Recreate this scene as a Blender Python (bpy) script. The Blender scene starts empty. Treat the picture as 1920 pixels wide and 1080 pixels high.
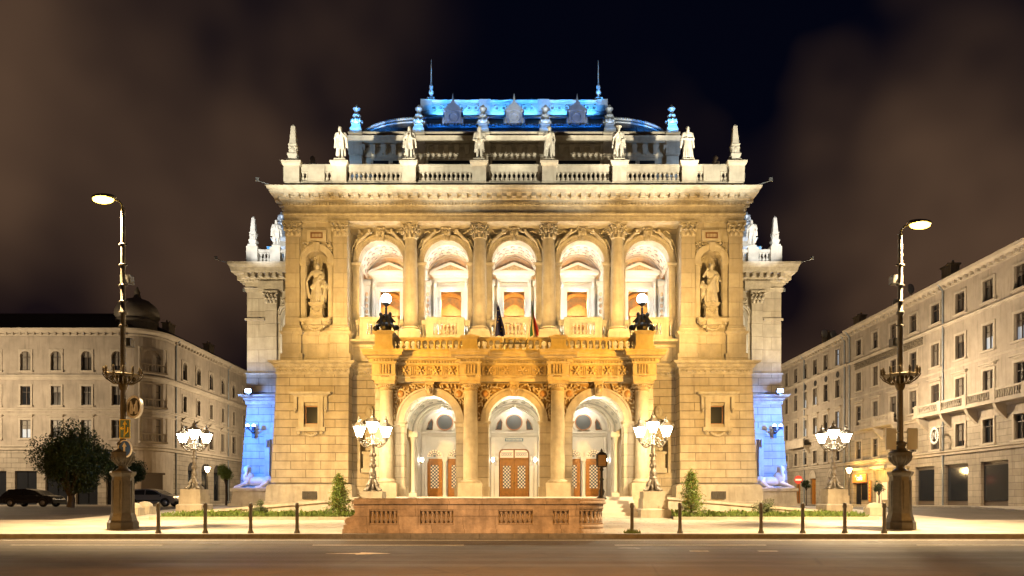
import bpy, bmesh, math, random
from mathutils import Matrix, Vector
PI = math.pi
random.seed(7)
C = bpy.context.scene.collection
sc = bpy.context.scene

# ------------------------------------------------------------------ camera
EYE = 1.15
cd = bpy.data.cameras.new('camera'); cam = bpy.data.objects.new('camera', cd); C.objects.link(cam)
cam.location = (0, 0, EYE); cam.rotation_euler = (PI/2, 0, 0)
cd.sensor_width = 36; cd.lens = 1300/1920*36
cd.shift_x = -4/1920; cd.shift_y = 400/1920
cd.clip_start = 0.1; cd.clip_end = 3000
sc.camera = cam

# ------------------------------------------------------------------ world: night sky, city glow on clouds
w = bpy.data.worlds.new('World'); sc.world = w; w.use_nodes = True
nt = w.node_tree; nt.nodes.clear()
def wn(t, **kw):
    n = nt.nodes.new(t)
    for k, v in kw.items(): setattr(n, k, v)
    return n
out = wn('ShaderNodeOutputWorld'); bg = wn('ShaderNodeBackground'); bg.inputs[1].default_value = 1.0
sky = wn('ShaderNodeTexSky', sky_type='NISHITA', sun_disc=False)
sky.sun_elevation = math.radians(-8); sky.sun_rotation = math.radians(200)
tc = wn('ShaderNodeTexCoord'); sep = wn('ShaderNodeSeparateXYZ'); nt.links.new(tc.outputs['Generated'], sep.inputs[0])
noi = wn('ShaderNodeTexNoise'); noi.noise_dimensions = '4D'; noi.inputs['W'].default_value = 9.2; noi.inputs['Scale'].default_value = 3.0; noi.inputs['Detail'].default_value = 3; noi.inputs['Roughness'].default_value = .5
nt.links.new(tc.outputs['Generated'], noi.inputs['Vector'])
cr = wn('ShaderNodeValToRGB'); cr.color_ramp.elements[0].position = .40; cr.color_ramp.elements[1].position = .66
nt.links.new(noi.outputs['Fac'], cr.inputs[0])
ab = wn('ShaderNodeMath', operation='ABSOLUTE'); nt.links.new(sep.outputs[0], ab.inputs[0])
mr = wn('ShaderNodeMapRange'); mr.interpolation_type = 'SMOOTHSTEP'; mr.inputs[1].default_value = .52; mr.inputs[2].default_value = 1.12
n2_ = wn('ShaderNodeTexNoise'); n2_.inputs['Scale'].default_value = 2.2; n2_.inputs['Detail'].default_value = 2; nt.links.new(tc.outputs['Generated'], n2_.inputs['Vector'])
ma = wn('ShaderNodeMath', operation='MULTIPLY_ADD'); ma.inputs[1].default_value = .9; nt.links.new(n2_.outputs['Fac'], ma.inputs[0]); nt.links.new(ab.outputs[0], ma.inputs[2])
nt.links.new(ma.outputs[0], mr.inputs[0])
mu = wn('ShaderNodeMath', operation='MULTIPLY'); nt.links.new(cr.outputs[0], mu.inputs[0]); nt.links.new(mr.outputs[0], mu.inputs[1])
mx = wn('ShaderNodeMix', data_type='RGBA'); mx.inputs[6].default_value = (.0010, .0014, .0050, 1); mx.inputs[7].default_value = (.110, .062, .036, 1)
nt.links.new(mu.outputs[0], mx.inputs[0])
# faint sodium glow low over the streets
mr2 = wn('ShaderNodeMapRange'); mr2.inputs[1].default_value = 0.0; mr2.inputs[2].default_value = .38; mr2.inputs[3].default_value = 1; mr2.inputs[4].default_value = 0
nt.links.new(sep.outputs[2], mr2.inputs[0])
mu2 = wn('ShaderNodeMath', operation='MULTIPLY'); nt.links.new(mr2.outputs[0], mu2.inputs[0]); nt.links.new(mr.outputs[0], mu2.inputs[1])
mg = wn('ShaderNodeMix', data_type='RGBA', blend_type='ADD'); mg.inputs[7].default_value = (.022, .010, .003, 1)
nt.links.new(mu2.outputs[0], mg.inputs[0]); nt.links.new(mx.outputs[2], mg.inputs[6])
ms = wn('ShaderNodeMix', data_type='RGBA', blend_type='ADD'); ms.inputs[0].default_value = .05
nt.links.new(mg.outputs[2], ms.inputs[6]); nt.links.new(sky.outputs[0], ms.inputs[7])
nt.links.new(ms.outputs[2], bg.inputs[0]); nt.links.new(bg.outputs[0], out.inputs[0])

# moonlight: one very weak sun, the night's only natural lamp
sd = bpy.data.lights.new('moonlight', 'SUN'); sd.energy = .01; sd.angle = math.radians(.5); sd.color = (.7, .8, 1)
so = bpy.data.objects.new('moonlight', sd); C.objects.link(so); so.rotation_euler = (math.radians(50), 0, math.radians(-20))

sc.view_settings.view_transform = 'Standard'; sc.view_settings.look = 'None'
sc.view_settings.exposure = 0; sc.view_settings.gamma = 1
sc.render.engine = 'CYCLES'
sc.cycles.use_denoising = True
sc.cycles.sample_clamp_indirect = 4; sc.cycles.max_bounces = 5; sc.cycles.diffuse_bounces = 3; sc.cycles.glossy_bounces = 3
sc.cycles.transparent_max_bounces = 6

def lamp(kind, loc, power, color, target=None, size=.1, spot=60, blend=.5, name='lamp_light', parent=None):
    d = bpy.data.lights.new(name, kind); d.energy = power; d.color = color
    if kind in ('POINT', 'SPOT'): d.shadow_soft_size = size
    if kind == 'SPOT': d.spot_size = math.radians(spot); d.spot_blend = blend
    if kind == 'AREA': d.size = size
    o = bpy.data.objects.new(name, d); C.objects.link(o); o.location = loc
    if target is not None:
        o.rotation_euler = (Vector(target)-Vector(loc)).to_track_quat('-Z', 'Y').to_euler()
    if parent: o.parent = parent
    return o

# ------------------------------------------------------------------ materials
def mat(name, col, rough=.7, metal=0, var=0, vscale=2.0, bump=0, bscale=8, emit=None, estr=0, brick=None, joint=.6, spec=None, col2=None, streak=0, axis='u'):
    m = bpy.data.materials.new(name); m.use_nodes = True
    n = m.node_tree.nodes; L = m.node_tree.links
    b = n['Principled BSDF']
    b.inputs['Base Color'].default_value = (*col, 1); b.inputs['Roughness'].default_value = rough; b.inputs['Metallic'].default_value = metal
    if spec is not None: b.inputs['Specular IOR Level'].default_value = spec
    if emit: b.inputs['Emission Color'].default_value = (*emit, 1); b.inputs['Emission Strength'].default_value = estr
    t = n.new('ShaderNodeTexCoord'); src = None; hgt = None
    if var or col2:
        no = n.new('ShaderNodeTexNoise'); no.inputs['Scale'].default_value = vscale; no.inputs['Detail'].default_value = 6; no.inputs['Roughness'].default_value = .65
        L.new(t.outputs['Object'], no.inputs['Vector'])
        rp = n.new('ShaderNodeValToRGB'); rp.color_ramp.elements[0].position = .3; rp.color_ramp.elements[1].position = .72
        c2 = col2 or tuple(max(0, c*(1-var)) for c in col); c1 = col if col2 else tuple(min(1, c*(1+var*.5)) for c in col)
        rp.color_ramp.elements[0].color = (*c2, 1); rp.color_ramp.elements[1].color = (*c1, 1)
        L.new(no.outputs['Fac'], rp.inputs[0]); src = rp.outputs[0]
    if streak:
        mp = n.new('ShaderNodeMapping'); mp.inputs['Scale'].default_value = (2.2, 2.2, .25); L.new(t.outputs['Object'], mp.inputs[0])
        n2 = n.new('ShaderNodeTexNoise'); n2.inputs['Scale'].default_value = 1.6; n2.inputs['Detail'].default_value = 5; L.new(mp.outputs[0], n2.inputs['Vector'])
        r2 = n.new('ShaderNodeMapRange'); r2.inputs[1].default_value = .5; r2.inputs[2].default_value = .75; r2.inputs[3].default_value = 0; r2.inputs[4].default_value = streak; L.new(n2.outputs['Fac'], r2.inputs[0])
        mxx = n.new('ShaderNodeMix'); mxx.data_type = 'RGBA'; mxx.inputs[7].default_value = (col[0]*.45, col[1]*.43, col[2]*.42, 1); L.new(r2.outputs[0], mxx.inputs[0])
        if src: L.new(src, mxx.inputs[6])
        else: mxx.inputs[6].default_value = (*col, 1)
        src = mxx.outputs[2]
    if brick:
        sp = n.new('ShaderNodeSeparateXYZ'); L.new(t.outputs['Object'], sp.inputs[0])
        ad = n.new('ShaderNodeMath'); ad.operation = 'ADD'; L.new(sp.outputs[0], ad.inputs[0]); L.new(sp.outputs[1], ad.inputs[1])
        cb = n.new('ShaderNodeCombineXYZ'); L.new(ad.outputs[0], cb.inputs[0]); L.new(sp.outputs[2 if axis == 'u' else 1], cb.inputs[1])
        if axis == 'flat': L.new(sp.outputs[0], cb.inputs[0])
        br = n.new('ShaderNodeTexBrick'); br.inputs['Scale'].default_value = 1; br.inputs['Mortar Size'].default_value = brick[2]; br.inputs['Mortar Smooth'].default_value = .25
        br.inputs['Brick Width'].default_value = brick[0]; br.inputs['Row Height'].default_value = brick[1]; br.inputs['Bias'].default_value = 0
        br.inputs['Color1'].default_value = (1, 1, 1, 1); br.inputs['Color2'].default_value = (.82, .80, .78, 1); br.inputs['Mortar'].default_value = (joint, joint*.95, joint*.88, 1)
        L.new(cb.outputs[0], br.inputs['Vector'])
        mm = n.new('ShaderNodeMix'); mm.data_type = 'RGBA'; mm.blend_type = 'MULTIPLY'; mm.inputs[0].default_value = 1
        L.new(br.outputs['Color'], mm.inputs[7])
        if src: L.new(src, mm.inputs[6])
        else: mm.inputs[6].default_value = (*col, 1)
        src = mm.outputs[2]; hgt = br.outputs['Fac']
    if src: L.new(src, b.inputs['Base Color'])
    if bump or hgt:
        nb = n.new('ShaderNodeTexNoise'); nb.inputs['Scale'].default_value = bscale; nb.inputs['Detail'].default_value = 5; L.new(t.outputs['Object'], nb.inputs['Vector'])
        bp = n.new('ShaderNodeBump'); bp.inputs['Strength'].default_value = bump or .15; bp.inputs['Distance'].default_value = .03; L.new(nb.outputs['Fac'], bp.inputs['Height'])
        if hgt:
            b2 = n.new('ShaderNodeBump'); b2.invert = True; b2.inputs['Strength'].default_value = .9; b2.inputs['Distance'].default_value = .035
            L.new(hgt, b2.inputs['Height']); L.new(bp.outputs[0], b2.inputs['Normal']); L.new(b2.outputs[0], b.inputs['Normal'])
        else: L.new(bp.outputs[0], b.inputs['Normal'])
    return m
M = {}
M['stone'] = mat('limestone', (.42, .38, .30), .75, var=.28, vscale=1.3, bump=.25, bscale=10, streak=.5)
M['ashlar'] = mat('limestone_ashlar', (.42, .38, .30), .75, var=.28, vscale=1.1, bump=.25, bscale=9, brick=(1.9, .93, .010), joint=.62, streak=.45)
M['rust'] = mat('limestone_rusticated', (.42, .37, .28), .75, var=.26, vscale=1.2, bump=.3, bscale=8, brick=(1.9, .53, .022), joint=.45, streak=.4)
M['carved'] = mat('limestone_carved', (.40, .36, .28), .8, var=.35, vscale=3, bump=.5, bscale=14)
M['gold'] = mat('yellow_limestone', (.43, .36, .24), .75, var=.3, vscale=1.6, bump=.3, bscale=10, streak=.4)
M['goldcarved'] = mat('yellow_limestone_carved', (.40, .31, .18), .8, var=.4, vscale=4, bump=.5, bscale=16)
M['pier'] = mat('yellow_limestone_blocks', (.43, .37, .26), .75, var=.25, vscale=1.4, bump=.3, bscale=9, brick=(4, .62, .016), joint=.5, streak=.3)
M['marble'] = mat('white_marble', (.62, .60, .55), .45, var=.12, vscale=1.5, bump=.1)
M['statue'] = mat('statue_stone', (.46, .43, .36), .8, var=.3, vscale=3, bump=.4, bscale=18)
M['brown'] = mat('weathered_red_limestone', (.46, .375, .31), .8, var=.5, vscale=2.4, bump=.7, bscale=16, streak=.8, brick=(1.15, .62, .008), joint=.5)
M['wood'] = mat('varnished_oak', (.32, .125, .014), .38, var=.35, vscale=6, bump=.15)
M['woodpale'] = mat('oak_frame', (.27, .10, .03), .4, var=.2, vscale=5)
M['bronze'] = mat('dark_bronze', (.025, .022, .018), .45, metal=.6, var=.4, vscale=8, bump=.3)
M['bollard'] = mat('grey_painted_iron', (.085, .082, .075), .5, metal=.2, var=.4, vscale=6, bump=.2)
M['lunetteglass'] = mat('lunette_glass', (.05, .055, .06), .45, spec=.15)
M['iron'] = mat('painted_iron', (.060, .057, .052), .5, metal=.2, var=.4, vscale=6, bump=.2)
M['castiron'] = mat('grey_cast_iron', (.24, .22, .19), .45, metal=.3, var=.4, vscale=8, bump=.3)
M['brass'] = mat('brass', (.55, .36, .10), .3, metal=1)
M['glass'] = mat('dark_glass', (.016, .018, .022), .1, spec=.5)
M['glasslit'] = mat('lit_window', (.5, .4, .25), .5, emit=(1, .72, .40), estr=.7)
M['roof'] = mat('slate_roof', (.035, .038, .045), .5, var=.4, vscale=5, bump=.3, brick=(.5, .35, .02), joint=.4)
M['zinc'] = mat('zinc', (.22, .25, .28), .45, metal=.4, var=.25, vscale=3, bump=.15)
M['asphalt'] = mat('asphalt', (.050, .037, .026), .78, var=.4, vscale=1.2, bump=.5, bscale=60)
M['pave'] = mat('pale_paving', (.38, .345, .29), .72, var=.34, vscale=.55, bump=.35, bscale=22, brick=(1.1, .55, .014), joint=.5, axis='flat')
M['kerb'] = mat('granite_kerb', (.16, .155, .15), .7, var=.35, vscale=4, bump=.4, bscale=30)
M['paint'] = mat('road_paint', (.62, .60, .55), .7, var=.4, vscale=9)
M['soil'] = mat('soil', (.06, .045, .03), .95, var=.5, vscale=5, bump=.8)
M['white'] = mat('white_enamel', (.75, .75, .73), .4)
M['blue'] = mat('blue_enamel', (.03, .11, .42), .4)
M['signgreen'] = mat('blue_green_enamel', (.015, .12, .14), .4)
M['yellow'] = mat('yellow_enamel', (.75, .55, .05), .4)
M['red'] = mat('red_enamel', (.5, .04, .03), .4)
M['lampglass'] = mat('lantern_glass', (.9, .85, .7), .4, emit=(1, .84, .58), estr=120)
M['globe'] = mat('opal_globe', (.9, .9, .9), .3, emit=(.80, .93, 1), estr=40)
M['sodium'] = mat('sodium_lamp', (.9, .8, .6), .3, emit=(1, .62, .08), estr=14)
M['smalllamp'] = mat('small_lantern_glass', (.9, .8, .6), .3, emit=(1, .7, .35), estr=22)
M['bluelamp'] = mat('blue_floodlight_glass', (.6, .7, 1), .3, emit=(.35, .55, 1), estr=45)
def leafmat(name, c, c2): return mat(name, c, .5, var=0, col2=c2, vscale=2.2)
M['curtain'] = mat('curtained_window', (.20, .18, .15), .5, var=.5, vscale=1.5)
M['glassdim'] = mat('dim_window', (.06, .055, .05), .2, spec=.6, var=.5, vscale=1)
M['glasscool'] = mat('bluish_lit_window', (.3, .35, .4), .4, emit=(.75, .85, 1), estr=.28)
M['leaf'] = leafmat('shrub_leaves', (.17, .24, .04), (.10, .17, .025))
M['leafdark'] = leafmat('dark_leaves', (.03, .055, .014), (.015, .03, .008))
M['leafpale'] = leafmat('pale_leaves', (.11, .13, .06), (.06, .09, .03))
M['grass'] = leafmat('bed_grass', (.12, .18, .03), (.07, .11, .02))
M['bark'] = mat('bark', (.06, .045, .03), .9, var=.4, vscale=9, bump=.7)
M['plaster'] = mat('old_plaster', (.36, .31, .25), .8, var=.3, vscale=.5, bump=.2, streak=.6)
M['plasterwarm'] = mat('ochre_plaster', (.36, .30, .22), .8, var=.3, vscale=.6, bump=.2, streak=.6)
M['plasterblock'] = mat('plaster_blocks', (.34, .30, .24), .8, var=.3, vscale=.6, bump=.2, brick=(1.5, .5, .02), joint=.5, streak=.5)
M['plastertrim'] = mat('plaster_trim', (.40, .35, .28), .8, var=.25, vscale=1, bump=.2)
M['bldroof'] = mat('dark_roof', (.030, .026, .024), .8, var=.4, vscale=3, bump=.4)
M['frame'] = mat('dark_window_frame', (.07, .05, .035), .5)

def wear_streaks(m):
    n = m.node_tree.nodes; L = m.node_tree.links; b = n['Principled BSDF']
    t = n.new('ShaderNodeTexCoord'); mp = n.new('ShaderNodeMapping'); mp.inputs['Scale'].default_value = (.05, 1.1, 1); L.new(t.outputs['Object'], mp.inputs[0])
    no = n.new('ShaderNodeTexNoise'); no.inputs['Scale'].default_value = 1.5; no.inputs['Detail'].default_value = 5; L.new(mp.outputs[0], no.inputs['Vector'])
    vo = n.new('ShaderNodeTexVoronoi'); vo.feature = 'DISTANCE_TO_EDGE'; vo.inputs['Scale'].default_value = .32; L.new(t.outputs['Object'], vo.inputs['Vector'])
    cr_ = n.new('ShaderNodeMapRange'); cr_.inputs[1].default_value = 0; cr_.inputs[2].default_value = .012; cr_.inputs[3].default_value = .55; cr_.inputs[4].default_value = 1; L.new(vo.outputs['Distance'], cr_.inputs[0])
    vp = n.new('ShaderNodeTexVoronoi'); vp.inputs['Scale'].default_value = .32; L.new(t.outputs['Object'], vp.inputs['Vector'])
    bw = n.new('ShaderNodeMapRange'); bw.inputs[3].default_value = .78; bw.inputs[4].default_value = 1.18; L.new(vp.outputs['Color'], bw.inputs[0])
    st = n.new('ShaderNodeMapRange'); st.inputs[1].default_value = .3; st.inputs[2].default_value = .7; st.inputs[3].default_value = .6; st.inputs[4].default_value = 1.45; L.new(no.outputs['Fac'], st.inputs[0])
    a = n.new('ShaderNodeMath'); a.operation = 'MULTIPLY'; L.new(cr_.outputs[0], a.inputs[0]); L.new(st.outputs[0], a.inputs[1])
    a2 = n.new('ShaderNodeMath'); a2.operation = 'MULTIPLY'; L.new(a.outputs[0], a2.inputs[0]); L.new(bw.outputs[0], a2.inputs[1])
    src = b.inputs['Base Color'].links[0].from_socket
    vm = n.new('ShaderNodeVectorMath'); vm.operation = 'SCALE'; L.new(src, vm.inputs[0]); L.new(a2.outputs[0], vm.inputs['Scale']); L.new(vm.outputs[0], b.inputs['Base Color'])
    rr = n.new('ShaderNodeMapRange'); rr.inputs[1].default_value = .3; rr.inputs[2].default_value = .7; rr.inputs[3].default_value = .55; rr.inputs[4].default_value = .82; L.new(no.outputs['Fac'], rr.inputs[0]); L.new(rr.outputs[0], b.inputs['Roughness'])
wear_streaks(M['asphalt'])
# ------------------------------------------------------------------ mesh helpers
class MB:
    def __init__(s): s.v = []; s.f = []; s.m = []; s.sm = []; s.mi = 0
    def add(s, vs, fs, smooth=False):
        o = len(s.v); s.v += [tuple(p) for p in vs]
        for f in fs: s.f.append([i+o for i in f]); s.m.append(s.mi); s.sm.append(smooth)
        return s
    def box(s, x0, x1, y0, y1, z0, z1): return s.tbox((x0, x1, y0, y1), z0, (x0, x1, y0, y1), z1)
    def tbox(s, a, z0, b, z1):
        vs = [(a[0], a[2], z0), (a[1], a[2], z0), (a[1], a[3], z0), (a[0], a[3], z0), (b[0], b[2], z1), (b[1], b[2], z1), (b[1], b[3], z1), (b[0], b[3], z1)]
        return s.add(vs, [(0, 3, 2, 1), (4, 5, 6, 7), (0, 1, 5, 4), (1, 2, 6, 5), (2, 3, 7, 6), (3, 0, 4, 7)])
    def cbox(s, cx, cy, z0, z1, w, d): return s.box(cx-w/2, cx+w/2, cy-d/2, cy+d/2, z0, z1)
    def obox(s, c, ang, lx, ly, lz):
        ca, sa = math.cos(ang), math.sin(ang); vs = []
        for z in (-lz/2, lz/2):
            for x, y in ((-lx/2, -ly/2), (lx/2, -ly/2), (lx/2, ly/2), (-lx/2, ly/2)):
                vs.append((c[0]+x*ca-y*sa, c[1]+x*sa+y*ca, c[2]+z))
        return s.add(vs, [(0, 3, 2, 1), (4, 5, 6, 7), (0, 1, 5, 4), (1, 2, 6, 5), (2, 3, 7, 6), (3, 0, 4, 7)])
    def prism_y(s, poly, y0, y1, smooth=False):      # polygon in x,z
        n = len(poly); vs = [(x, y0, z) for x, z in poly]+[(x, y1, z) for x, z in poly]
        s.add(vs, [tuple(range(n)), tuple(range(2*n-1, n-1, -1))])
        return s.add(vs, [(i, i+n, (i+1) % n+n, (i+1) % n) for i in range(n)], smooth)
    def prism_x(s, poly, x0, x1):
        n = len(poly); vs = [(x0, y, z) for y, z in poly]+[(x1, y, z) for y, z in poly]
        return s.add(vs, [tuple(range(n)), tuple(range(2*n-1, n-1, -1))]+[(i, i+n, (i+1) % n+n, (i+1) % n) for i in range(n)])
    def prism_z(s, poly, z0, z1):
        n = len(poly); vs = [(x, y, z0) for x, y in poly]+[(x, y, z1) for x, y in poly]
        return s.add(vs, [tuple(range(n)), tuple(range(2*n-1, n-1, -1))]+[(i, i+n, (i+1) % n+n, (i+1) % n) for i in range(n)])
    def lathe(s, prof, cx=0, cy=0, cz=0, seg=16, a0=0, a1=2*PI, smooth=True, sy=1):
        full = abs(a1-a0-2*PI) < 1e-6; n = seg if full else seg+1; vs = []; fs = []
        for r, z in prof:
            for k in range(n):
                a = a0+(a1-a0)*k/seg; vs.append((cx+r*math.cos(a), cy+sy*r*math.sin(a), cz+z))
        for j in range(len(prof)-1):
            for k in range(seg):
                k2 = (k+1) % n; fs.append((j*n+k, j*n+k2, (j+1)*n+k2, (j+1)*n+k))
        s.add(vs, fs, smooth)
        if full: s.add([vs[k] for k in range(n)], [tuple(range(n))]); s.add([vs[(len(prof)-1)*n+k] for k in range(n)], [tuple(range(n))])
        return s
    def tube(s, pts, rad, seg=8, smooth=True):
        pts = [Vector(p) for p in pts]; n = len(pts); vs = []; fs = []
        if not hasattr(rad, '__len__'): rad = [rad]*n
        ref = None
        for i, p in enumerate(pts):
            t = (pts[min(i+1, n-1)]-pts[max(i-1, 0)]).normalized()
            if ref is None: ref = Vector((0, 0, 1)) if abs(t.z) < .9 else Vector((1, 0, 0))
            u = t.cross(ref).normalized(); v = t.cross(u).normalized(); ref = -v if False else ref
            if u.length < .5: u = Vector((1, 0, 0))
            for k in range(seg):
                a = 2*PI*k/seg; vs.append(p+rad[i]*(math.cos(a)*u+math.sin(a)*v))
        for i in range(n-1):
            for k in range(seg): fs.append((i*seg+k, i*seg+(k+1) % seg, (i+1)*seg+(k+1) % seg, (i+1)*seg+k))
        s.add(vs, fs, smooth); s.add(vs[:seg], [tuple(range(seg))]); s.add(vs[-seg:], [tuple(range(seg))])
        return s
    def blob(s, c, r, seg=8, rings=6, rot=None):
        if not hasattr(r, '__len__'): r = (r, r, r)
        vs = []; fs = []; c = Vector(c)
        for j in range(rings+1):
            th = PI*j/rings
            for k in range(seg):
                a = 2*PI*k/seg; p = Vector((r[0]*math.sin(th)*math.cos(a), r[1]*math.sin(th)*math.sin(a), r[2]*math.cos(th)))
                if rot is not None: p = rot @ p
                vs.append(c+p)
        for j in range(rings):
            for k in range(seg): fs.append((j*seg+k, (j+1)*seg+k, (j+1)*seg+(k+1) % seg, j*seg+(k+1) % seg))
        return s.add(vs, fs, True)
    def cap(s, p0, r0, p1, r1, seg=8):               # tapered capsule
        s.blob(p0, r0, seg); s.blob(p1, r1, seg); return s.tube([p0, p1], [r0, r1], seg)
    def ring_y(s, cx, cz, r0, r1, y0, y1, a0=0, a1=PI, seg=24):     # arch ring standing in x,z
        vs = []; fs = []
        for k in range(seg+1):
            a = a0+(a1-a0)*k/seg; c, sn = math.cos(a), math.sin(a)
            vs += [(cx+r0*c, y0, cz+r0*sn), (cx+r1*c, y0, cz+r1*sn), (cx+r1*c, y1, cz+r1*sn), (cx+r0*c, y1, cz+r0*sn)]
        for k in range(seg):
            for j in range(4): fs.append((k*4+j, k*4+(j+1) % 4, k*4+4+(j+1) % 4, k*4+4+j))
        if abs(a1-a0-2*PI) > 1e-6: fs += [(0, 1, 2, 3), (seg*4+3, seg*4+2, seg*4+1, seg*4)]
        return s.add(vs, fs)
    def sweep(s, prof, path):                        # moulding along an x,y path, outward = right of travel
        P = [Vector(p) for p in path]; n = len(P); q = len(prof); vs = []; fs = []
        nr = []
        for i in range(n-1):
            d = (P[i+1]-P[i]).normalized(); nr.append(Vector((d.y, -d.x)))
        for i in range(n):
            if i == 0: m = nr[0]
            elif i == n-1: m = nr[-1]
            else: m = (nr[i-1]+nr[i])/(1+nr[i-1].dot(nr[i]))
            for d, z in prof: vs.append((P[i].x+m.x*d, P[i].y+m.y*d, z))
        for i in range(n-1):
            for j in range(q-1): fs.append((i*q+j, (i+1)*q+j, (i+1)*q+j+1, i*q+j+1))
        fs += [tuple(range(q)), tuple((n-1)*q+j for j in reversed(range(q)))]
        return s.add(vs, fs)
    def along(s, path, step, off, z0, z1, w, d, skip=0):      # row of little blocks along a path
        P = [Vector(p) for p in path]
        for i in range(len(P)-1):
            v = P[i+1]-P[i]; Ln = v.length; d_ = v.normalized(); nr = Vector((d_.y, -d_.x)); k = max(1, round(Ln/step))
            for j in range(k):
                c = P[i]+d_*(Ln*(j+.5)/k)+nr*(off+d/2)
                s.obox((c.x, c.y, (z0+z1)/2), math.atan2(d_.y, d_.x), w, d, z1-z0)
        return s
    def holed(s, us, zs, holes, place, depth=0):     # wall sheet with rectangular openings and their reveals
        U = sorted(set(list(us)+[h[0] for h in holes]+[h[1] for h in holes])); Z = sorted(set(list(zs)+[h[2] for h in holes]+[h[3] for h in holes]))
        vs = [place(u, 0, z) for z in Z for u in U]; fs = []; n = len(U)
        for i in range(len(Z)-1):
            for j in range(n-1):
                cu, cz = (U[j]+U[j+1])/2, (Z[i]+Z[i+1])/2
                if any(h[0] < cu < h[1] and h[2] < cz < h[3] for h in holes): continue
                fs.append((i*n+j, i*n+j+1, (i+1)*n+j+1, (i+1)*n+j))
        s.add(vs, fs)
        if depth:
            for h in holes:
                q = [(h[0], h[2]), (h[1], h[2]), (h[1], h[3]), (h[0], h[3])]
                vv = [place(u, 0, z) for u, z in q]+[place(u, depth, z) for u, z in q]
                s.add(vv, [(i, (i+1) % 4, (i+1) % 4+4, i+4) for i in range(4)])
        return s
    def mesh(s, name, off=(0, 0, 0), mats=None):
        me = bpy.data.meshes.new(name)
        me.from_pydata([(x-off[0], y-off[1], z-off[2]) for x, y, z in s.v], [], s.f)
        for p, m_, sm in zip(me.polygons, s.m, s.sm): p.material_index = m_; p.use_smooth = sm
        bm = bmesh.new(); bm.from_mesh(me)
        bmesh.ops.recalc_face_normals(bm, faces=bm.faces); bm.to_mesh(me); bm.free()
        for m_ in (mats or []): me.materials.append(m_)
        return me
    def build(s, name, mats, parent=None):           # world coordinates in, one mesh object out
        if not isinstance(mats, (list, tuple)): mats = [mats]
        o = bpy.data.objects.new(name, s.mesh(name, org(parent), [M[k] if isinstance(k, str) else k for k in mats])); C.objects.link(o)
        if parent: o.parent = parent
        return o
def org(o):
    v = Vector((0, 0, 0))
    while o is not None: v += o.location; o = o.parent
    return v
def tag(o, label=None, cat=None, group=None, kind=None):
    if label: o['label'] = label
    if cat: o['category'] = cat
    if group: o['group'] = group
    if kind: o['kind'] = kind
    return o
def thing(name, label, cat, loc=(0, 0, 0), group=None, rz=0):
    o = bpy.data.objects.new(name, None); C.objects.link(o); o.location = loc; o.rotation_euler.z = rz; o.empty_display_size = .3
    return tag(o, label, cat, group)
kids = {}
def children(o): return [c for c in C.objects if c.parent == o]
def copy_tree(o, parent=None, loc=None, label=None, rz=None):
    c = o.copy(); C.objects.link(c); c.parent = parent
    if loc is not None: c.location = loc
    if rz is not None: c.rotation_euler.z = rz
    if label: c['label'] = label
    for ch in children(o): copy_tree(ch, c)
    return c
def local(mb, name, mats, parent):                   # mesh given in its parent's own coordinates
    if not isinstance(mats, (list, tuple)): mats = [mats]
    o = bpy.data.objects.new(name, mb.mesh(name, (0, 0, 0), [M[k] if isinstance(k, str) else k for k in mats])); C.objects.link(o); o.parent = parent
    return o
def sculpt(name, mb, material, voxel=.03, smooth=2): # fuse overlapping volumes into one carved surface
    o = bpy.data.objects.new(name, mb.mesh(name)); C.objects.link(o)
    r = o.modifiers.new('r', 'REMESH'); r.mode = 'VOXEL'; r.voxel_size = voxel
    if smooth: q = o.modifiers.new('s', 'SMOOTH'); q.factor = .5; q.iterations = smooth
    dg = bpy.context.evaluated_depsgraph_get()
    me = bpy.data.meshes.new_from_object(o.evaluated_get(dg)); me.name = name
    bpy.data.objects.remove(o)
    me.materials.clear(); me.materials.append(M[material])
    for p in me.polygons: p.use_smooth = True
    return me
def put(name, me, parent=None, loc=(0, 0, 0), rz=0, scale=1):
    o = bpy.data.objects.new(name, me); C.objects.link(o); o.location = loc; o.rotation_euler.z = rz
    o.scale = scale if hasattr(scale, '__len__') else (scale,)*3
    if parent: o.parent = parent
    return o
def GZ(y): return 0 if y < 25.5 else min(.036*(y-25.5), .81)     # the forecourt rises gently to the house
def PX(px, d): return (px-964)*d/1300                # measured picture column at a known distance -> metres
def PZ(py, d): return EYE+(940-py)*d/1300
# ------------------------------------------------------------------ ground
m = MB()
ys = [-80, 24.3]; 
m.add([(-500, -80, -.16), (500, -80, -.16), (500, 24.6, -.16), (-500, 24.6, -.16), (-500, 25.5, -.09), (500, 25.5, -.09), (500, 48, .70), (-500, 48, .70), (500, 900, .70), (-500, 900, .70)],
      [(0, 1, 2, 3), (3, 2, 5, 4), (4, 5, 6, 7), (7, 6, 8, 9)])
tag(m.build('ground', 'asphalt'), kind='structure')
m = MB()       # the pale forecourt slab, one step above the road
def slab(mb, x0, x1, y0, y1, th=.2, n=8):
    Y = sorted({y0, y1, *[y for y in (25.5, 48) if y0 < y < y1]})
    vs = []; fs = []
    for y in Y: vs += [(x0, y, GZ(y)+.001), (x1, y, GZ(y)+.001), (x1, y, GZ(y)-th), (x0, y, GZ(y)-th)]
    for i in range(len(Y)-1):
        for j in range(4): fs.append((i*4+j, i*4+(j+1) % 4, i*4+4+(j+1) % 4, i*4+4+j))
    fs += [(0, 1, 2, 3), tuple(len(Y)*4-4+j for j in range(4))]
    mb.add(vs, fs)
slab(m, -70, 70, 24.55, 33)
slab(m, -21.5, 21.5, 33, 52)
tag(m.build('pavement', 'pave'), kind='structure')
m = MB()
for i in range(116):
    x = -70+i*1.207; m.box(x, x+1.195, 24.24, 24.548, -.2, .008)
tag(m.build('kerb', 'kerb'), kind='structure')
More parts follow.
